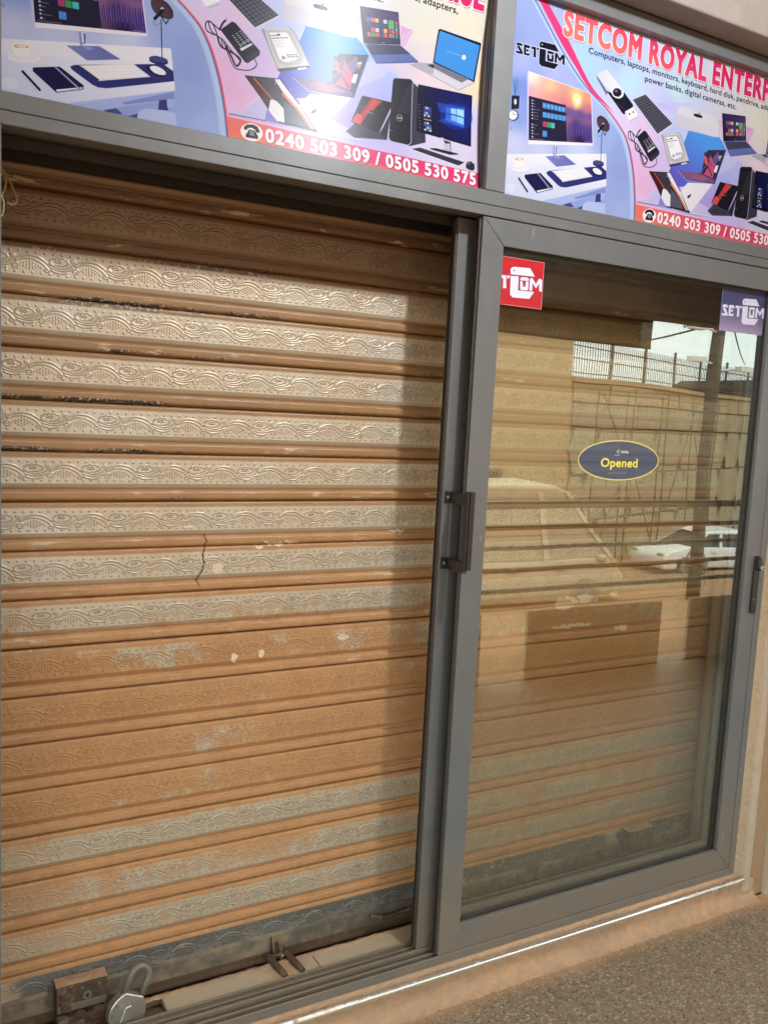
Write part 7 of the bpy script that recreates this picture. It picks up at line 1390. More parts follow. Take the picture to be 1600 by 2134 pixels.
# walls round the opening
rw = thing('plastered_wall', 'stained beige plastered wall at the right of the sliding door', 'wall', (2.6, 0.0, 0.0))
rr = random.Random(11)
def vstrip(name, mat, prof, z0, z1, nz, amp, parent, seed):
    """upright strip: profile of (x, y) points extruded in z with unevenness"""
    rr = random.Random(seed); v = []; f = []; n = len(prof)
    for i in range(nz + 1):
        zz = z0 + (z1 - z0) * i / nz
        for j, (xx, yy) in enumerate(prof):
            v.append((xx + rr.uniform(-amp, amp), yy + rr.uniform(-amp, amp), zz))
    for i in range(nz):
        for j in range(n - 1): f.append((i * n + j, i * n + j + 1, (i + 1) * n + j + 1, (i + 1) * n + j))
    o = make(name, v, f, mat, None, True); put(o, parent); return o
vstrip('mortar_strip', M['mortar'], [(2.466, 0.004), (2.474, -0.004), (2.488, -0.003), (2.500, -0.008)], 0.085, 2.72, 240, 0.0022, rw, 21)
vstrip('render_band', M['plaster'], [(2.496, 0.0), (2.499, -0.012), (2.506, -0.017), (2.526, -0.019), (2.533, -0.014), (2.537, 0.0)], 0.035, 2.72, 120, 0.0016, rw, 22)
vstrip('stained_groove', M['plaster_brown'], [(2.534, 0.004), (2.545, -0.002), (2.565, -0.001), (2.600, -0.004), (2.617, -0.006)], 0.0, 2.72, 120, 0.0016, rw, 23)
vstrip('wall_face', M['plaster'], [(2.611, 0.004), (2.613, -0.020), (2.620, -0.027), (2.75, -0.028), (3.2, -0.027), (3.9, -0.028)], 0.0, 3.02, 60, 0.0012, rw, 24)
wb = MB(); wb.box(2.47, 8.0, 0.006, 0.20, -0.2, 3.02); put(wb.build('wall_core', M['plaster']), rw)
lw_ = thing('shop_building', 'plain plastered shop walls around and behind the shuttered opening', 'building', (0, 0.2, 0))
for nm, a in (('left_wall', (-4.0, 0.098, -0.004, 0.20, -0.2, 3.02)), ('end_wall', (-4.0, -3.85, 0.20, 6.0, -0.2, 3.02)), ('rear_wall', (-3.85, 8.0, 5.85, 6.0, -0.2, 3.02)), ('far_wall', (7.85, 8.0, 0.2, 5.85, -0.2, 3.02)), ('head_wall', (0.098, 2.47, 0.105, 0.20, 2.165, 3.02))):
    wb = MB(); wb.box(*a); put(wb.build(nm, M['plaster']), lw_)
bm_ = MB(); bm_.prism_x([(-0.086, 2.712), (0.004, 2.712), (0.004, 3.02), (-0.086, 3.02)], -4.0, 8.0)
tag(bm_.build('concrete_beam', M['ceiling'], None, 0.006, 2), 'cracked concrete lintel beam above the signs', 'beam')
fb = MB(); fb.box(-4.0, 8.0, -2.36, -2.20, 2.30, 3.02)
tag(fb.build('veranda_beam', M['ceiling']), 'painted concrete edge beam along the veranda roof', 'beam')
for i, xx in enumerate((-2.2, 6.2)):
    vb = MB(); vb.box(xx - .13, xx + .13, -2.36, -2.10, -0.2, 2.30)
    tag(vb.build('veranda_column', M['plaster'], None, 0.01), ('square plastered veranda column at the far end of the railing', 'square plastered veranda column beside the left wall')[i == 0], 'column', 'veranda columns')
hb = thing('hanging_signboard', 'dark board hanging under the veranda edge beam', 'signboard', (2.0, -2.39, 2.11))
q = MB(); q.box(-1.2, 4.32, -2.40, -2.375, 2.121, 2.52); put(q.build('board', plain('dark_board', (0.06, 0.055, 0.05), 0.7)), hb)
q = MB(); q.box(-1.23, 4.35, -2.405, -2.372, 2.52, 2.55); put(q.build('top_batten', M['darksteel']), hb)
# railing with low boards
rl = thing('veranda_railing', 'dark steel railing with flat bars along the veranda edge', 'railing', (2.0, -2.28, 0))
for zz, hh in ((1.095, 0.046), (0.957, 0.030), (0.83, 0.026), (0.69, 0.026), (0.56, 0.028)):
    q = MB(); q.box(-2.0, 6.0, -2.29, -2.265, zz - hh / 2, zz + hh / 2); put(q.build('bar', M['darksteel'], None, 0.003), rl)
for xx in (-2.0, -0.4, 1.2, 6.0):
    q = MB(); q.box(xx - .02, xx + .02, -2.295, -2.255, 0, 1.115); put(q.build('post', M['darksteel']), rl)
M['board'] = plain('grey_brown_board', (0.48, 0.36, 0.235), 0.8, 0, 0.25, 8)
for i, (a, c, lb) in enumerate(((-1.9, 1.05, 'weathered low board leaning against the railing, longest of the four'), (1.3, 2.99, 'weathered low board leaning between the railing posts'), (3.33, 4.475, 'short weathered low board by the railing, between the two gaps'), (4.75, 5.98, 'weathered low board by the railing, against the far column'))):
    q = MB(); q.box(a, c, -2.25, -2.22, 0.0, 0.435 if i else 0.43)
    tag(q.build('low_board', M['board'], None, 0.004), lb, 'board', 'low boards along the railing')
# round ceiling lamp: it throws the crisp shadows of the header and stiles and glares on the left sign
LP = Vector((1.38, -1.10, 2.95))
lp = thing('ceiling_lamp', 'lit round white globe lamp fixed under the veranda roof', 'lamp', (LP.x, LP.y, 3.02))
q = MB(); q.tube([(LP.x, LP.y, 3.02), (LP.x, LP.y, 3.005), (LP.x, LP.y, 3.000), (LP.x, LP.y, 2.988)], [0.075, 0.075, 0.055, 0.050], 20); put(q.build('holder', M['bulb_cap']), lp)
s = NT('lamp_glow'); e = s.n('ShaderNodeEmission'); e.inputs[0].default_value = (0.92, 0.96, 1.0, 1); e.inputs[1].default_value = 900.0; s.t.links.new(e.outputs[0], s.out.inputs[0])
q = MB(); q.tube([(LP.x, LP.y, LP.z + .048 * math.cos(a)) for a in np.linspace(0.25, math.pi - .02, 9)], [max(.001, .052 * math.sin(a)) for a in np.linspace(0.25, math.pi - .02, 9)], 18); put(q.build('globe', s.m), lp)

# ================================================================== aluminium frame
fr = thing('aluminium_frame', 'grey aluminium shopfront frame with sign openings above the sliding doors', 'door frame', (1.3, 0.0, 0.105))
def bar(name, x0, x1, y0, y1, z0, z1, mat='alu', bev=0.0012, parent=fr):
    q = MB(); q.box(x0, x1, y0, y1, z0, z1); o = q.build(name, M[mat], None, bev); put(o, parent); return o
bar('transom', 0.10, 2.4675, 0.0, 0.095, 2.1395, 2.1733)
bar('head_track', 0.10, 2.4675, 0.0, 0.046, 2.1125, 2.1383)
bar('track_web', 0.10, 2.4675, 0.0465, 0.1045, 2.120, 2.1378, 'alu')
bar('track_flange', 0.10, 2.4675, 0.093, 0.1045, 2.096, 2.1195, 'rubber')
bar('mullion', 1.267, 1.3255, 0.0, 0.06, 2.1745, 2.669)
bar('top_rail', 0.10, 2.4675, 0.0, 0.06, 2.670, 2.7105)
bar('jamb', 0.098, 0.161, 0.0, 0.105, 0.1005, 2.1120)
bar('sign_jamb', 0.098, 0.1612, 0.0005, 0.06, 2.1745, 2.669)
bar('sign_jamb', 2.4515, 2.467, 0.0005, 0.06, 2.1745, 2.669)
bar('glazing_bead', 1.2636, 1.2667, 0.018, 0.0255, 2.1740, 2.6690, 'rubber', 0.0004)
# right jamb and bottom track meet in a mitre
q = MB(); q.prism_y([(2.4405, 0.1265), (2.467, 0.1008), (2.467, 2.1118), (2.4405, 2.1118)], 0.001, 0.105); put(q.build('jamb', M['alu'], None, 0.0010), fr)
q = MB(); q.prism_y([(0.1625, 0.1008), (2.4662, 0.1008), (2.4400, 0.1258), (0.1625, 0.1258)], 0.0, 0.006); put(q.build('bottom_track', M['alu'], None, 0.0010), fr)
bar('track_floor', 0.1615, 2.4395, 0.0065, 0.1095, 0.0700, 0.1062, 'alu_dusty', 0.0005)
for yy, zz, th, mt in ((0.0255, 0.1215, 0.006, 'alu_dusty'), (0.0520, 0.1235, 0.008, 'alu_dusty'), (0.0790, 0.1160, 0.005, 'alu_dusty'), (0.1040, 0.1150, 0.006, 'alu_dusty')):
    bar('track_rail', 0.1620, 2.4390, yy, yy + th, 0.1064, zz, mt, 0.0010)

# ================================================================== sliding doors
def leaf(root, x0, x1, y0, y1, z0, z1, ix0, ix1, iz0, iz1, glass, gy):
    e = 0.0007
    parts = [('stile', [(x0, z0), (ix0 - 0, iz0 + e), (ix0, iz1 - e), (x0, z1)]), ('stile', [(ix1, iz0 + e), (x1, z0), (x1, z1), (ix1, iz1 - e)]),
             ('rail', [(x0 + e, z0), (x1 - e, z0), (ix1 - e, iz0), (ix0 + e, iz0)]), ('rail', [(ix0 + e, iz1), (ix1 - e, iz1), (x1 - e, z1), (x0 + e, z1)])]
    for nm, pl in parts:
        q = MB(); q.prism_y(pl, y0, y1); put(q.build(nm, M['alu'], None, 0.0009), root)
    q = MB()
    t = 0.005
    for (a, b_, c, d) in ((ix0 + .0004, ix0 + t, iz0, iz1), (ix1 - t, ix1 - .0004, iz0, iz1)): q.box(a, b_, gy - .008, gy - .0005, c + .0004, d - .0004)
    for (c, d) in ((iz0 + .0004, iz0 + t), (iz1 - t, iz1 - .0004)): q.box(ix0 + t, ix1 - t, gy - .008, gy - .0005, c, d)
    put(q.build('gasket', M['rubber']), root)
    q = MB(); q.box(ix0 + .0008, ix1 - .0008, gy, gy + .005, iz0 + .0008, iz1 - .0008); put(q.build('glass_pane', M[glass]), root)
d1 = thing('sliding_door', 'front sliding door with reflective glass, stickers and a flush lock', 'sliding door', (1.85, 0.02, 0.126))
leaf(d1, 1.2685, 2.4400, 0.0035, 0.0365, 0.1265, 2.1105, 1.3360, 2.3726, 0.2010, 2.0457, 'glass', 0.0250)
d2 = thing('sliding_door', 'rear sliding door slid open behind the front one, with a black pull handle', 'sliding door', (1.85, 0.08, 0.126))
leaf(d2, 1.2300, 2.4350, 0.0560, 0.0880, 0.1250, 2.1105, 1.3010, 2.3660, 0.2100, 2.0450, 'glass_back', 0.0740)
for a, c, yy, mt in ((1.2635, 1.2682, 0.012, 'bronze_seal'), (1.2650, 1.2684, 0.024, 'rubber')):
    q = MB(); q.box(a, c, yy, yy + 0.006, 0.13, 2.108); put(q.build('brush_seal', M[mt]), d1)
for a, c, yy, mt in ((1.2255, 1.2298, 0.060, 'bronze_seal'), (1.2265, 1.2299, 0.076, 'rubber')):
    q = MB(); q.box(a, c, yy, yy + 0.006, 0.13, 2.108); put(q.build('brush_seal', M[mt]), d2)
# flush lock on the right stile
def rounded(x0, x1, z0, z1, r, n=5):
    pts = []
    for cx, cz, a0 in ((x1 - r, z0 + r, -90), (x1 - r, z1 - r, 0), (x0 + r, z1 - r, 90), (x0 + r, z0 + r, 180)):
        for k in range(n + 1):
            a = R(a0 + 90 * k / n); pts.append((cx + r * math.cos(a), cz + r * math.sin(a)))
    return pts
q = MB(); q.prism_y(rounded(2.4105, 2.4360, 1.016, 1.207, 0.011), -0.0045, 0.0033); lk = q.build('lock', M['black'], None, 0.0012, 2); put(lk, d1)
def sub(o, par, root):      # sub-part standing in world coordinates
    o.parent = par; return o
q = MB(); q.prism_y(rounded(2.4130, 2.4335, 1.160, 1.204, 0.0095), -0.0140, -0.0046); sub(q.build('lock_knob', M['black'], None, 0.002, 2), lk, d1)
q = MB(); q.disc((2.4255, -0.0142, 1.170), (0, -1, 0), 0.0082, 0.012); sub(q.build('key_cylinder', M['steel'], None, 0.001), lk, d1)
q = MB(); q.disc((2.4255, -0.0263, 1.170), (0, -1, 0), 0.0030, 0.0006, 10); sub(q.build('keyhole', M['rubber']), lk, d1)
q = MB(); q.disc((2.4220, -0.0046, 1.062), (0, -1, 0), 0.0030, 0.0010, 10); sub(q.build('screw', M['darksteel']), lk, d1)
for xx, zz in ((2.431, 1.245), (2.431, 1.236), (2.4305, 1.425)):
    q = MB(); q.disc((xx, 0.0034, zz), (0, -1, 0), 0.0016, 0.0004, 8); put(q.build('screw_hole', M['rubber']), d1)
# pull handle on the rear door
hd = MB(); hd.prism_x([(-0.040, 1.216), (-0.026, 1.216), (-0.026, 1.420), (-0.040, 1.420)], 1.2440, 1.2640)
hd.prism_x([(-0.0445, 1.217), (-0.0405, 1.217), (-0.0405, 1.419), (-0.0445, 1.419)], 1.2500, 1.2640)
ho = hd.build('pull_handle', M['black'], None, 0.0018, 2); put(ho, d2)
for zc in (1.397, 1.221):
    q = MB()
    q.box(1.2340, 1.2560, 0.0515, 0.0555, zc - .0155, zc + .0155)
    pr = [(1.2505, 0.0510), (1.2560, 0.0510), (1.2630, -0.0255), (1.2460, -0.0255)]
    v = [(x, y, zc - .0145) for x, y in pr] + [(x, y, zc + .0145) for x, y in pr]
    q.add(v, [(3, 2, 1, 0), (4, 5, 6, 7), (0, 1, 5, 4), (1, 2, 6, 5), (2, 3, 7, 6), (3, 0, 4, 7)])
    sub(q.build('handle_bracket', M['black'], None, 0.001), ho, d2)
    q = MB(); q.disc((1.2430, 0.0512, zc), (0, -1, 0), 0.0042, 0.0018, 14); sub(q.build('screw', M['steel'], None, 0.0006), ho, d2)

# ================================================================== signs and stickers
pim = paint_poster()
pm = print_mat('sign_print', pim, 0.25, 0.0, False, 0.64, 0.0, 0.075)
def bowed_sheet(name, x0, x1, z0, z1, y, mat, sag, n=24):
    """a printed sheet that sags back between its top and bottom edges"""
    v = []; f = []
    for k in range(n + 1):
        u = k / n; yy = y + sag * 4 * u * (1 - u)
        v += [(x0, yy, z0 + (z1 - z0) * u), (x1, yy, z0 + (z1 - z0) * u)]
    for k in range(n): f.append((2 * k, 2 * k + 1, 2 * k + 3, 2 * k + 2))
    k0 = len(v); v += v[:]; m = k0 * 2; v += [(a, b_ + .002, c) for a, b_, c in v[:k0]]; f += [tuple(m + i for i in reversed(q_)) for q_ in f]
    f += [tuple(i + k0 if i < k0 else i for i in q_) for q_ in [(0, m, m + 1, 1), (2 * n, 2 * n + 1, m + 2 * n + 1, m + 2 * n)] + [(2 * k, 2 * k + 2, m + 2 * k + 2, m + 2 * k) for k in range(n)] + [(2 * k + 1, m + 2 * k + 1, m + 2 * k + 3, 2 * k + 3) for k in range(n)]]
    o = make(name, v, f, mat, None, False); o.data.polygons.foreach_set('use_smooth', [i < n for i in range(len(o.data.polygons))])
    uv = o.data.uv_layers.new(name='print')
    for p in o.data.polygons:
        for li in p.loop_indices:
            c = o.data.vertices[o.data.loops[li].vertex_index].co; uv.data[li].uv = ((c.x - x0) / (x1 - x0), (c.z - z0) / (z1 - z0))
    return o
sg = bowed_sheet('sign_panel', 0.1415, 1.2665, 2.168, 2.675, 0.0265, pm, 0.0215)  # bow shaped so the lamp's glare sits low on the panel
tag(sg, 'printed computer shop sign above the open half, with a white lamp glare', 'sign', 'printed signs over the doors')
tag(sheet('sign_panel', 1.3255, 2.4515, 2.168, 2.675, 0.027, pm, 0.003), 'printed computer shop sign above the glass door, without lamp glare', 'sign', 'printed signs over the doors')
rs = paint_sticker('red_print', 144, 122, (178, 36, 44), (178, 40, 48), -57, 20, 199, 81, (206, 214, 240), 'r')
tag(sheet('logo_sticker', 1.3420, 1.4860, 1.904, 2.026, 0.0240, print_mat('red_sticker', rs, 0.35), 0.0008), 'red square logo sticker at the upper left of the glass', 'sticker', 'stickers on the glass')
ns = paint_sticker('navy_print', 199, 130, (62, 64, 104), (150, 138, 168), 3, 22, 194, 81, (206, 206, 228), 'n')
tag(sheet('logo_sticker', 2.1725, 2.3715, 1.911, 2.041, 0.0240, print_mat('navy_sticker', ns, 0.35), 0.0008), 'navy and lilac logo sticker at the upper right of the glass', 'sticker', 'stickers on the glass')
os_ = paint_oval()
tag(sheet('oval_sticker', 1.653, 1.967, 1.447, 1.565, 0.0243, print_mat('oval_sticker', os_, 0.4, 0, True), 0.0006), 'blue oval sticker with a yellow rim and yellow lettering on the glass', 'sticker', 'stickers on the glass')

# ================================================================== roller shutter
YS = 0.25
sh = thing('roller_shutter', 'closed roller shutter of embossed tan slats with orange dust behind the doors', 'roller shutter', (1.3, YS, 0.10))
def emboss():
    """height field of one repeat of the vine pattern, mm grid: 58 rows x 126 columns"""
    W_, H_ = 126, 58
    h = np.zeros((H_, W_)); k = 126 / 716.0; ky = 57.0 / 345.0
    Y, X = np.mgrid[0:H_, 0:W_].astype(float)
    def P(x, y): return ((x - 370) * k, (y - 823) * ky)
    def prof(d, r): return np.clip(1 - (d / r) ** 2, 0, 1)
    def curve(pts, r, amp):
        p = [P(*a) for a in pts]
        # Catmull-Rom through the points
        q = []
        for i in range(len(p) - 1):
            p0 = p[max(i - 1, 0)]; p1 = p[i]; p2 = p[i + 1]; p3 = p[min(i + 2, len(p) - 1)]
            for t in np.linspace(0, 1, 7)[:-1]:
                q.append(tuple(0.5 * (2 * b + (c - a) * t + (2 * a - 5 * b + 4 * c - d) * t * t + (-a + 3 * b - 3 * c + d) * t ** 3) for a, b, c, d in zip(p0, p1, p2, p3)))
        q.append(p[-1])
        for sft in (-126, 0, 126):
            for a, b in zip(q[:-1], q[1:]):
                ax, ay, bx, by = a[0] + sft, a[1], b[0] + sft, b[1]
                if max(ax, bx) < -r or min(ax, bx) > W_ + r: continue
                dx, dy = bx - ax, by - ay; L = dx * dx + dy * dy + 1e-9
                t = np.clip(((X - ax) * dx + (Y - ay) * dy) / L, 0, 1)
                np.maximum(h, amp * prof(np.hypot(X - ax - t * dx, Y - ay - t * dy), r), out=h)
    def dot(x, y, r, amp):
        cx, cy_ = P(x, y)
        for sft in (-126, 0, 126): np.maximum(h, amp * prof(np.hypot(X - cx - sft, Y - cy_), r), out=h)
    for i in range(7):
        dot(370 + 51 + i * 102.3, 870, 2.7, 1.15); dot(370 + 10 + i * 102.3, 1136, 2.8, 1.2)
    curve([(690, 985), (740, 945), (800, 920), (870, 910), (960, 925), (1015, 958)], 2.2, 1.15)
    curve([(690, 1003), (750, 968), (850, 952), (940, 970), (1020, 1015), (1060, 1060), (1090, 1085)], 1.6, 1.0)
    curve([(1090, 1085), (1080, 1108), (1045, 1105), (1035, 1088), (1055, 1080)], 1.6, 1.0)
    curve([(1005, 955), (1050, 985), (1085, 1010)], 1.5, 0.9)
    curve([(372, 985), (430, 1022), (510, 1040), (590, 1025), (650, 990), (680, 940), (668, 918), (640, 922), (640, 945), (660, 940)], 1.7, 1.05)
    curve([(385, 1040), (450, 1062), (520, 1068), (600, 1058), (660, 1038), (700, 1032), (735, 1052)], 1.7, 1.05)
    curve([(395, 1075), (450, 1100), (520, 1108), (590, 1092)], 2.0, 1.1)
    curve([(720, 1062), (718, 1088), (685, 1095), (660, 1078), (672, 1060), (695, 1068)], 1.7, 1.05)
    fl_ = [(490 + 112 * math.cos(a) * (1 + .05 * math.cos(11 * a)), 960 + 50 * math.sin(a) * (1 + .10 * math.cos(11 * a))) for a in np.linspace(math.pi, 3 * math.pi, 40)]
    curve(fl_, 1.4, 0.95)
    curve([(440, 955), (455, 940), (480, 945), (500, 938), (515, 952), (505, 972), (480, 966), (455, 972), (440, 955)], 1.3, 0.9)
    dot(412, 985, 1.6, 0.8)
    for y, xs in ((988, (858,)), (1006, (822, 895)), (1022, (787, 858, 930)), (1040, (822, 895, 962)), (1056, (787, 858, 930)), (1073, (822, 895)), (1090, (858,))):
        for x in xs: dot(x, y, 2.05, 1.1)
    dot(990, 1068, 2.0, 1.0); dot(752, 1036, 2.0, 1.0); 
    h2 = h.copy()
    h2[1:-1] = (h[:-2] + 2 * h[1:-1] + h[2:]) / 4; h2 = (np.roll(h2, 1, 1) + 2 * h2 + np.roll(h2, -1, 1)) / 4
    return h2
def slat_mesh():
    H_ = emboss(); step = 1.0; LX = 2.76; nx = int(LX / 0.00105)
    rows = [(0.000, .0100), (0.010, .0040), (0.022, .0014), (0.045, .0004), (0.080, .0001), (0.112, 0.0)]
    nb = 58
    rows += [(0.112 + (i + 1) * 0.498 / nb, 0.0) for i in range(nb)]
    rows += [(0.622, -.0004), (0.630, .0001), (0.655, .0012), (0.680, .0028), (0.705, .0048), (0.730, .0068), (0.755, .0080), (0.778, .0082), (0.792, .0074), (0.7985, .0040), (0.802, -.0006), (0.8065, -.0019), (0.820, -.0023), (0.85, -.0024), (0.89, -.0025), (0.925, -.0024), (0.938, -.0019), (0.960, .0002), (0.968, .0016), (0.980, .0052), (0.99, .0085), (1.0, .0110)]
    t = np.array([r[0] for r in rows]); off = np.array([r[1] for r in rows]); nr = len(rows)
    xs = np.linspace(0, LX, nx)
    ci = ((xs * 1000) % 126.0); c0 = np.floor(ci).astype(int) % 126; c1 = (c0 + 1) % 126; cf = ci - np.floor(ci)
    Yo = np.repeat(off[:, None], nx, 1)
    hb_ = H_[:, c0] * (1 - cf) + H_[:, c1] * cf
    Yo[6:6 + nb] -= hb_[:nb] * 0.0015
    co = np.empty((nr, nx, 3), np.float32); co[:, :, 0] = xs[None]; co[:, :, 1] = Yo; co[:, :, 2] = -t[:, None] * PITCH
    idx = np.arange(nr * nx).reshape(nr, nx)
    q = np.stack([idx[:-1, :-1], idx[1:, :-1], idx[1:, 1:], idx[:-1, 1:]], -1).reshape(-1, 4)
    me = bpy.data.meshes.new('slat'); me.vertices.add(nr * nx); me.vertices.foreach_set('co', co.ravel())
    n = len(q); me.loops.add(n * 4); me.loops.foreach_set('vertex_index', q.ravel().astype(np.int32)); me.polygons.add(n)
    me.polygons.foreach_set('loop_start', np.arange(0, n * 4, 4, dtype=np.int32)); me.polygons.foreach_set('use_smooth', np.ones(n, bool))
    hm = np.zeros((nr, nx), np.float32); hm[6:6 + nb] = hb_[:nb]
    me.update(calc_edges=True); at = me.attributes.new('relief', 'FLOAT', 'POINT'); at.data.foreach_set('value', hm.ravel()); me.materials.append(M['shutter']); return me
sm_ = slat_mesh()
Z0 = 2.0577
PH = [0.031, 0.074, 0.020, 0.052, 0.090, 0.004, 0.064, 0.024, 0.110, 0.044, 0.080, 0.010, 0.060, 0.098, 0.036, 0.118, 0.070, 0.015]
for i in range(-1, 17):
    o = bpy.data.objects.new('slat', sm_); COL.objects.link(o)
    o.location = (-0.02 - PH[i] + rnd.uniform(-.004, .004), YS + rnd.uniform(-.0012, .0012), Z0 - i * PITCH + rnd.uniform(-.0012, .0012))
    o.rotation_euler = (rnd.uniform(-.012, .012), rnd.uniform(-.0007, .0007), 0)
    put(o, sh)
bk = MB(); bk.box(-0.1, 2.60, 0.262, 0.268, 0.10, 2.30); put(bk.build('backing', M['rubber']), sh)
# bottom bar: bent steel lip, dusty
q = MB(); q.prism_x([(0.240, 0.1050), (0.2435, 0.1050), (0.2435, 0.1480), (0.2500, 0.1510), (0.2500, 0.1545), (0.2400, 0.1500)], 0.0, 2.49); put(q.build('bottom_bar', M['lip'], None, 0.0008), sh)
q = MB(); q.prism_x([(0.2500, 0.0700), (0.2560, 0.0700), (0.2560, 0.104), (0.2500, 0.104)], 0.0, 2.49); put(q.build('rubber_skirt', M['pit']), sh)
for x0, x1 in ((0.03, 0.135), (2.484, 2.600)):
    q = MB(); q.box(x0, x1, 0.200, 0.205, 0.06, 2.30); q.box(x0 if x0 < 1 else x1 - .006, x0 + .006 if x0 < 1 else x1, 0.2055, 0.285, 0.06, 2.30)
    put(q.build('guide_rail', M['plaster_brown'], None, 0.001), sh)
q = MB(); q.box(0.02, 2.60, 0.215, 0.40, 2.105, 2.30); put(q.build('shutter_box', M['rubber']), sh)
# lock cases on the bottom bar
def lockcase(x0, x1, y0, y1, z0, z1, seed, root):
    rr = random.Random(seed)
    q = MB(); q.box(x0, x1, y0, y1, z0, z1); o = q.build('lock_case', M['rust'], None, 0.004, 2); put(o, root)
    q = MB(); q.box(x0 + .004, x1 - .004, y0 - .0012, y0 - .0001, z0 + .004, z0 + .022); q.disc(((x0 + x1) / 2 + .012, y0 - .0001, (z0 + z1) / 2), (0, -1, 0), .011, .002, 14)
    sub(q.build('cover_plate', M['darksteel'], None, 0.0004), o, root)
    q = MB(); q.disc(((x0 + x1) / 2 + .012, y0 - .0022, (z0 + z1) / 2), (0, -1, 0), .0045, .0008, 10); sub(q.build('keyhole', M['rubber']), o, root)
    q = MB(); xx = x0 + 0.010
    q.box(xx, xx + .024, y0 - .0035, y0 - .0002, z0 + .006, z0 + .050); sub(q.build('latch_plate', M['rust'], None, 0.001), o, root)
    for k in range(3):
        q = MB(); q.disc((x0 + .02 + k * (x1 - x0 - .04) / 2, y0 - .0001, z1 - .012), (0, -1, 0), .0038, .0016, 10)
        sub(q.build('rivet', M['darksteel']), o, root)
    # heaped dust on its top
    v = []; f = []; nx, ny = 12, 6
    for j in range(ny + 1):
        for i in range(nx + 1):
            ed = min(i, nx - i, j + 1, ny - j) / 3.0
            v.append((x0 + (x1 - x0) * i / nx, y0 + (y1 - y0) * j / ny, z1 + .0006 + min(1, ed) * rr.uniform(.001, .0055)))
    for j in range(ny):
        for i in range(nx): f.append((j * (nx + 1) + i, j * (nx + 1) + i + 1, (j + 1) * (nx + 1) + i + 1, (j + 1) * (nx + 1) + i))
    sub(make('dust_cap', v, f, M['screed'], None, True), o, root)
    return o
lockcase(0.300, 0.421, 0.198, 0.2395, 0.1185, 0.188, 5, sh)
lockcase(2.166, 2.285, 0.198, 0.2395, 0.112, 0.214, 6, sh)
for xx, zz in ((1.722, 0.152), (2.062, 0.158)):
    q = MB(); q.prism_x([(0.2395, zz - .055), (0.2395, zz), (0.2010, zz - .012), (0.2010, zz - .052)], xx, xx + .004)
    q.box(xx + .0041, xx + .030, 0.2365, 0.2395, zz - .045, zz - .005); put(q.build('angle_bracket', M['lip'], None, 0.0006), sh)
q = MB(); q.prism_x([(0.2395, 0.098), (0.2395, 0.150), (0.2350, 0.152), (0.2050, 0.100), (0.2050, 0.080), (0.2150, 0.080)], 0.868, 0.8725)
q.tube([(0.888, 0.2395, 0.128), (0.890, 0.212, 0.120), (0.890, 0.204, 0.104), (0.889, 0.203, 0.082)], 0.0042, 8); put(q.build('hasp', M['rust'], None), sh)

# floor keeper under the left lock case
fk = thing('floor_lock', 'rusty floor lock with toothed top edge below the left lock case', 'lock', (0.36, 0.21, 0.05))
prof = [(0.302, 0.052), (0.419, 0.052), (0.419, 0.108), (0.405, 0.1165), (0.392, 0.117), (0.384, 0.106), (0.372, 0.104), (0.364, 0.113), (0.350, 0.114), (0.342, 0.103), (0.330, 0.101), (0.322, 0.111), (0.302, 0.112)]
q = MB(); q.prism_y(prof, 0.199, 0.236); put(q.build('lock_body', M['rust'], None, 0.0012), fk)
q = MB(); q.box(0.306, 0.328, 0.1955, 0.1988, 0.058, 0.100); put(q.build('latch_plate', M['darksteel'], None, 0.001), fk)
q = MB(); q.disc((0.358, 0.1988, 0.080), (0, -1, 0), .010, .0025, 14); put(q.build('key_boss', M['darksteel'], None, 0.0006), fk)
# padlock
pk = thing('padlock', 'round shiny padlock hanging on a long shackle beside the rusty lock case', 'padlock', (0.474, 0.148, 0.166))
pk.rotation_euler = (R(-10), R(26), R(0)); pk.scale = (1.28, 1.28, 1.28)
q = MB()
ol = [(0.036 * math.cos(a) * (1.0 - .10 * max(0, math.sin(a))), -0.036 + 0.039 * math.sin(a)) for a in np.linspace(0, 2 * math.pi, 56, endpoint=False)]
ol = [(x, z) for x, z in ol if z < -0.002] 
ol.sort(key=lambda p: math.atan2(p[1] + 0.036, p[0]))
q.prism_y(ol, -0.011, 0.011); bo = q.build('lock_body', M['steel'], pk, 0.0025, 2)
for a in (200, 250, 300, 345, 20, 160):
    q = MB(); q.disc((0.027 * math.cos(R(a)), -0.0112, -0.038 + 0.027 * math.sin(R(a))), (0, -1, 0), .0032, .0012, 12); q.build('rivet', M['darksteel'], bo)
q = MB(); q.prism_y([(-.008, -.064), (.007, -.064), (.009, -.028), (.000, -.022), (-.009, -.028)], -0.0135, -0.0113); q.build('keyhole_cover', M['steel'], bo, 0.0008)
q = MB(); pts = [(-0.018, 0, -0.012), (-0.018, 0, 0.026)] + [(-0.018 * math.cos(a), 0, 0.026 + 0.020 * math.sin(a)) for a in np.linspace(0.2, math.pi - .2, 9)] + [(0.018, 0, 0.026), (0.018, 0, -0.012)]
q.tube(pts, 0.0070, 12); q.build('shackle', M['darksteel'], pk)
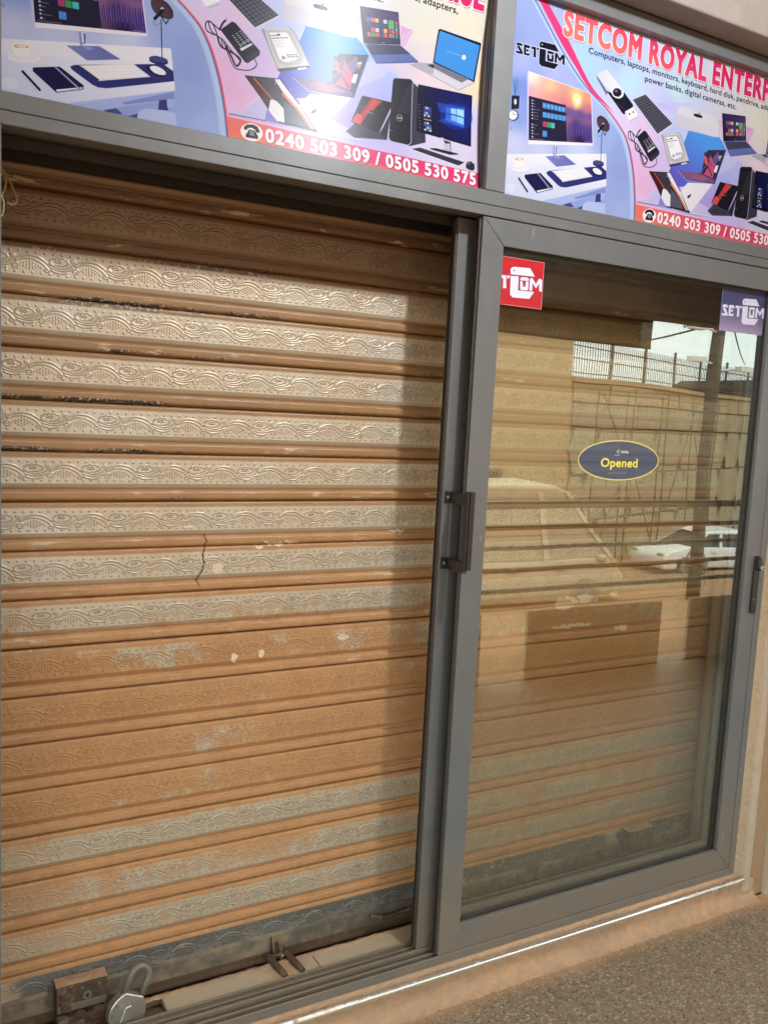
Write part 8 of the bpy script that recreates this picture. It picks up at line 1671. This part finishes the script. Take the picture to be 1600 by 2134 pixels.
# staple in the sill that the hasp hooks onto
st = thing('floor_staple', 'rusty iron staple set in the sill tiles under the hasp', 'staple', (0.875, 0.17, 0.07))
for xx in (0.846, 0.896):
    q = MB(); q.tube([(xx, 0.203, 0.118), (xx + .003, 0.190, 0.119), (xx + .012, 0.140, 0.116), (xx + .018, 0.116, 0.112)], [0.0085, 0.0095, 0.009, 0.008], 10); put(q.build('arm', M['rust']), st)
q = MB(); q.tube([(0.846, 0.200, 0.117), (0.860, 0.209, 0.110), (0.880, 0.209, 0.110), (0.896, 0.200, 0.117)], 0.006, 8); put(q.build('loop', M['rust']), st)
q = MB(); q.tube([(0.893 + .010 * math.cos(a), 0.196, 0.100 + .018 * math.sin(a)) for a in np.linspace(0, 2 * math.pi, 13)], 0.0035, 6); put(q.build('link', M['steel']), st)
rod = MB(); rod.tube([(1.175, 0.228, 0.139), (1.22, 0.222, 0.128), (1.30, 0.220, 0.134), (1.46, 0.221, 0.142)], 0.0065, 8)
tag(rod.build('bent_rod', M['rust']), 'bent rusty rod lying at the end of the bottom bar lip', 'rod')
# loose cords at the upper left
cd = thing('loose_cord', 'tan looped cord hanging at the upper left corner of the shutter', 'cord', (0.18, 0.15, 2.1))
for pts in ([(0.150, 0.14, 2.085), (0.176, 0.142, 2.062), (0.194, 0.145, 2.032), (0.2035, 0.148, 2.008), (0.196, 0.150, 1.997), (0.184, 0.150, 2.000)],
            [(0.150, 0.13, 2.078), (0.1725, 0.13, 2.060), (0.1805, 0.132, 2.036), (0.1745, 0.134, 2.012), (0.160, 0.135, 2.000)], [(0.150, 0.12, 2.016), (0.1700, 0.12, 2.006), (0.1760, 0.122, 1.988), (0.1710, 0.124, 1.966), (0.150, 0.125, 1.955)]):
    q = MB(); q.tube(smooth_path(pts), 0.0022, 7); put(q.build('strand', M['cord']), cd)

# ================================================================== street seen in the glass
def ground_z(y):
    for (y0, z0), (y1, z1) in zip(g[:-1], g[1:]):
        if y1 <= y <= y0: return z0 + (z1 - z0) * (y - y0) / (y1 - y0)
    return -3.4
M['ochre'] = plain('ochre_wall_paint', (0.42, 0.295, 0.165), 0.85, 0, 0.12, 1.2, 0.004, 0.1, (0.40, 0.25, 0.13))
M['stone'] = plain('tan_stone', (0.36, 0.295, 0.19), 0.85, 0, 0.2, 1.4, 0.01, 0.1, (0.4, 0.28, 0.16))
M['joint'] = plain('dark_joint', (0.17, 0.12, 0.075), 0.9)
M['pipe'] = plain('scaffold_pipe', (0.17, 0.13, 0.095), 0.6, 0.3)
M['iron'] = plain('dark_iron', (0.075, 0.065, 0.058), 0.6, 0.3)
M['wood'] = plain('weathered_pole', (0.12, 0.095, 0.07), 0.9, 0, 0.3, 6)
M['white'] = plain('white_car_paint', (0.72, 0.73, 0.72), 0.25, 0, 0.03, 3)
M['tan'] = plain('dusty_tan_paint', (0.50, 0.40, 0.27), 0.55, 0, 0.25, 2.5, 0.0, 0.2)
M['carglass'] = plain('dark_car_glass', (0.03, 0.035, 0.04), 0.08, 0, 0.1, 3)
M['dustglass'] = plain('dusty_glass', (0.34, 0.26, 0.17), 0.6, 0, 0.3, 3)
M['grey'] = plain('grey_rim', (0.30, 0.30, 0.30), 0.4, 0.5)
M['tyre'] = plain('tyre_rubber', (0.02, 0.02, 0.02), 0.8)
# ochre house
oh = thing('ochre_house', 'tall ochre painted house across the street at the left of the wall', 'house', (13.5, -20.4, -3.2))
q = MB(); q.box(5.0, 19.1, -30.0, -20.3, -3.5, 8.5); put(q.build('wall', M['ochre']), oh)
q = MB(); q.box(4.7, 19.3, -30.2, -20.0, 8.5, 8.9); put(q.build('roof_slab', M['stone']), oh)
for xx in (7.5, 12.5, 15.8):
    for zz in (-1.4, 4.6):
        q = MB(); q.box(xx - .7, xx + .7, -20.32, -20.22, zz, zz + 1.4); wo_ = q.build('window', M['joint']); put(wo_, oh)
        q = MB(); q.box(xx - .6, xx + .6, -20.215, -20.19, zz + .1, zz + 1.3); sub(q.build('pane', M['carglass']), wo_, oh)
# stone-clad wall, receding to the right
A = Vector((19.1, -20.3, 0)); Bv = Vector((43.0, -28.75, 0)); U = (Bv - A).normalized(); Nn = Vector((-U.y, U.x, 0)); 
if Nn.y < 0: Nn = -Nn
WL = (Bv - A).length
cw = thing('stone_clad_wall', 'long tan stone-clad boundary wall with dark joints across the street', 'wall', (A.x, A.y, -3.2))
def wallprism(q, poly, d0, d1):
    v = [A + U * s_ + Nn * d0 + Vector((0, 0, z_)) for s_, z_ in poly] + [A + U * s_ + Nn * d1 + Vector((0, 0, z_)) for s_, z_ in poly]; n = len(poly)
    return q.add(v, [tuple(range(n - 1, -1, -1)), tuple(range(n, 2 * n))] + [(i, (i + 1) % n, (i + 1) % n + n, i + n) for i in range(n)])
q = MB(); wallprism(q, [(0, -3.4), (WL, -3.4), (WL, 3.0), (0, 3.0)], -0.35, 0.0); put(q.build('wall_core', M['joint']), cw)
q = MB(); wallprism(q, [(0, 3.0), (WL, 3.0), (WL, 3.16), (0, 3.16)], -0.45, 0.12); put(q.build('coping', M['ochre']), cw)
rr = random.Random(5)
rowsz = [-3.3, -1.75, -0.15, 1.45, 2.3, 2.99]
for j in range(5):
    a, c = rowsz[j] + .035, rowsz[j + 1] - .035; s0 = 0.05 - (j % 2) * 1.1
    while s0 < WL - .3:
        wd = rr.uniform(1.7, 2.6) if j < 3 else rr.uniform(2.4, 3.6)
        e0, e1 = max(s0, 0.03), min(s0 + wd - .07, WL - .03)
        if e1 - e0 > .5:
            m = (a + c) / 2; k = .24 if j < 3 else 0.0
            pl = [(e0 + k, a), (e1 - k, a), (e1 + k * .6, m), (e1 - k, c), (e0 + k, c), (e0 - k * .6, m)] if k else [(e0, a), (e1, a), (e1, c), (e0, c)]
            q = MB(); wallprism(q, pl, 0.001, rr.uniform(.04, .09)); put(q.build('stone', M['stone'] if (j < 3 or j == 3) else M['ochre']), cw)
        s0 += wd
# iron fence on the wall
fe = thing('iron_fence', 'dark iron picket fence standing on top of the stone-clad wall', 'fence', (A.x, A.y, 3.16))
for zz in (3.3, 3.75, 4.15):
    q = MB(); wallprism(q, [(0, zz), (WL, zz), (WL, zz + .035), (0, zz + .035)], -0.17, -0.13); put(q.build('rail', M['iron']), fe)
pik = MB(); wallprism(pik, [(0, 3.163), (.022, 3.163), (.022, 4.32), (.011, 4.42), (0, 4.32)], -0.16, -0.14)
p0 = pik.build('picket', M['iron']); put(p0, fe)
for k in range(1, int(WL / 0.16)):
    o = p0.copy(); COL.objects.link(o); o.parent = fe; o.matrix_parent_inverse = p0.matrix_parent_inverse.copy(); o.location = U * (k * 0.16)
for k in range(0, int(WL / 2.7) + 1):
    q = MB(); wallprism(q, [(k * 2.7, 3.163), (k * 2.7 + .07, 3.163), (k * 2.7 + .07, 4.6), (k * 2.7, 4.6)], -0.19, -0.11); put(q.build('fence_post', M['iron']), fe)
# scaffold
sf = thing('scaffold', 'thin pipe scaffold with diagonal braces standing against the stone-clad wall', 'scaffold', (A.x, A.y, -3.2))
for s_ in (0.2, 2.2, 2.75, 4.9, 5.4, 7.8, 10.4):
    for d in (0.9,):
        p_ = A + U * s_ + Nn * d; q = MB(); q.tube([p_ + Vector((0, 0, -3.3)), p_ + Vector((0, 0, 2.55 + (s_ * 37 % 1) * .4))], 0.030, 6); put(q.build('upright', M['pipe']), sf)
for zz in (-1.5, 0.15, 1.35, 2.55):
    q = MB(); q.tube([A + U * 0.0 + Nn * .98 + Vector((0, 0, zz)), A + U * 11.0 + Nn * .98 + Vector((0, 0, zz + .06))], 0.027, 6); put(q.build('ledger', M['pipe']), sf)
for a, c, z0, z1 in ((0.2, 2.2, -3, 0.1), (2.75, 4.9, 0.1, -3), (5.4, 7.8, -1.5, 2.5), (0.2, 2.4, 2.6, 0.1), (7.8, 10.4, 1.3, -2.6)):
    q = MB(); q.tube([A + U * a + Nn * 1.06 + Vector((0, 0, z0)), A + U * c + Nn * 1.06 + Vector((0, 0, z1))], 0.024, 6); put(q.build('brace', M['pipe']), sf)
# dark roofed house beyond
dh = thing('dark_roofed_house', 'dark roofed house rising beyond the far end of the fence', 'house', (53, -38, -3.3))
q = MB(); q.box(47.5, 60.0, -42.0, -35.0, -3.5, 4.3); put(q.build('wall', M['joint']), dh)
q = MB(); q.prism_x([(-42.6, 4.3), (-34.4, 4.3), (-35.4, 4.9), (-41.6, 4.9)], 47.1, 60.4); put(q.build('roof', M['iron']), dh)
# utility pole with floodlights, cables, tangle at its foot
up_ = thing('utility_pole', 'weathered utility pole with floodlights and coiled cable near the veranda', 'utility pole', (11.62, -8.15, ground_z(-8.15)))
px, py, pz = 11.62, -8.15, ground_z(-8.15)
q = MB(); q.tube([(px, py, pz - .3), (px, py, 1.0), (px + .02, py, 3.0), (px + .03, py, 6.2)], [0.13, 0.105, 0.095, 0.085], 12); put(q.build('shaft', M['wood']), up_)
for zz, dx in ((3.22, -0.55), (2.72, -0.50), (2.62, 0.6)):
    q = MB(); q.tube([(px, py, zz - .05), (px + dx * .6, py + .1, zz)], 0.018, 6); q.box(px + dx - .16, px + dx + .16, py + .02, py + .16, zz - .03, zz + .05); put(q.build('floodlight', M['bulb_cap']), up_)
rr = random.Random(3)
q = MB()
for k in range(9):
    r_ = rr.uniform(.15, .26); z_ = pz + rr.uniform(.25, .75); t0 = rr.uniform(0, 6)
    q.tube([(px + r_ * math.cos(t0 + a), py + r_ * math.sin(t0 + a), z_ + .10 * math.sin(2 * a + t0)) for a in np.linspace(0, 5.6, 14)], 0.008, 5)
put(q.build('cable_coil', M['wood']), up_)
for (x1_, y1_, z1_, z0_, lb) in ((19.3, -20.2, 4.4, 3.35, 'black overhead cable sagging from the pole to the ochre house'), (-14.0, -12.0, 4.3, 3.9, 'black overhead cable running from the pole along the street'), (33.0, -25.0, 4.6, 4.1, 'black overhead cable running from the pole to the fence')):
    a = Vector((px, py, z0_)); b_ = Vector((x1_, y1_, z1_)); q = MB()
    q.tube([a.lerp(b_, t) + Vector((0, 0, -0.9 * t * (1 - t))) for t in np.linspace(0, 1, 16)], 0.018, 5); tag(q.build('overhead_cable', M['tyre']), lb, 'cable', 'overhead cables')
q = MB()
for k in range(6):
    t0 = k * .5
    q.tube([(px - 0.15 * k, py, 3.55 + .1 * k), (px - .45 - .1 * k, py + .05, 3.45), (px - .75 - .12 * k, py, 3.2 + .05 * k), (px - .9 - .1 * k, py, 3.55)], 0.012, 5)
put(q.build('wire_loops', M['tyre']), up_)
# cars
def car(name, label, loc, rz, paint, Lc=4.2, Wc=1.72, Hc=1.45, van=False):
    root = thing(name, label, 'car' if not van else 'van', loc, 'vehicles on the street'); root.rotation_euler = (0, 0, rz)
    h = Lc / 2
    lowp = [(-h, .32), (-h + .05, .20), (h - .08, .20), (h, .34), (h - .02, .70), (h - .12, .88), (-h + .95 * (0.35 if van else 1), .95), (-h + .18, .80), (-h, .62)]
    def loft(prof, wfun, mat, nm, bev):
        q = MB(); n = len(prof); v = []
        for sgn in (-1, 1):
            for x, z in prof: v.append((x, sgn * wfun(z), z))
        f = [tuple(range(n)), tuple(range(2 * n - 1, n - 1, -1))] + [(i, i + n, (i + 1) % n + n, (i + 1) % n) for i in range(n)]
        q.add(v, f); return q.build(nm, mat, root, bev, 3)
    bd = loft(lowp, lambda z: Wc / 2, paint, 'body', 0.07)
    bd.data.polygons.foreach_set('use_smooth', [True] * len(bd.data.polygons))
    fx = -h + (0.45 if van else 1.15)
    cab = [(fx - .25, .86), (h - .14, .86), (h - (.20 if van else .42), Hc - .10), (h - (.35 if van else .75), Hc), (fx + .95, Hc), (fx + .70, Hc - .08)]
    cbn = loft(cab, lambda z: Wc / 2 - .03 - max(0, z - .86) * .26, M['carglass'] if not van else M['dustglass'], 'cabin_glass', 0.03)
    rf = [(fx + .62, Hc - .10), (h - (.18 if van else .40), Hc - .13), (h - (.34 if van else .74), Hc + .018), (fx + .93, Hc + .018)]
    loft(rf, lambda z: Wc / 2 - .022 - max(0, z - .86) * .26, paint, 'roof', 0.05)
    pw = lambda z: Wc / 2 - .022 - max(0, z - .86) * .26
    for xs_ in ([(fx - .27, fx - .17, fx + .64, fx + .74), (fx + 1.15, fx + 1.27, fx + 1.2, fx + 1.3), (h - .75, h - .12, h - .62, h - .36)]):
        for sgn in (-1, 1):
            q = MB(); a, b_, c, d = xs_; v = []
            for o_ in (0, .018):
                v += [(a, sgn * (pw(.86) + o_), .86), (b_, sgn * (pw(.86) + o_), .86), (d, sgn * (pw(Hc - .09) + o_), Hc - .09), (c, sgn * (pw(Hc - .09) + o_), Hc - .09)]
            q.add(v, [(0, 1, 2, 3), (7, 6, 5, 4), (0, 4, 5, 1), (1, 5, 6, 2), (2, 6, 7, 3), (3, 7, 4, 0)]); q.build('pillar', paint, root)
    for sx in (-h + .82, h - .80):
        for sgn in (-1, 1):
            q = MB(); q.disc((sx, sgn * (Wc / 2 - .17), .31), (0, sgn, 0), .31, .19, 20); wh = q.build('wheel', M['tyre'] if not van else M['dustglass'], root, .02)
            q = MB(); q.disc((sx, sgn * (Wc / 2 + .021), .31), (0, sgn, 0), .19, .01, 16); q.build('rim', M['grey'], wh)
    for sgn in (-1, 1):
        q = MB(); q.box(-h + .02, -h + .22, sgn * .62 - .16, sgn * .62 + .16, .60, .74); q.build('headlight', M['chrome'], root, .03)
        q = MB(); q.box(fx + .02, fx + .16, sgn * (Wc / 2 + .02) - .07, sgn * (Wc / 2 + .02) + .07, .88, 1.0); q.build('mirror', paint, root, .03)
        for dx in (1.25, 2.15): 
            q = MB(); q.box(fx + dx - .42 if dx < 2 else fx + dx - .35, fx + dx - .26 if dx < 2 else fx + dx - .19, sgn * (Wc / 2 + .012) - .015, sgn * (Wc / 2 + .012) + .015, .74, .78); q.build('door_handle', paint, root)
    return root
car('parked_car', 'white hatchback parked by the stone-clad wall, seen in the glass', (23.4, -18.3, ground_z(-18.3) + .02), R(8), M['white'])
car('parked_van', 'dusty tan van with a rounded roof parked near the veranda', (8.7, -10.15, ground_z(-10.15) + .02), R(180 + 4), M['tan'], 4.6, 1.85, 2.15, True)
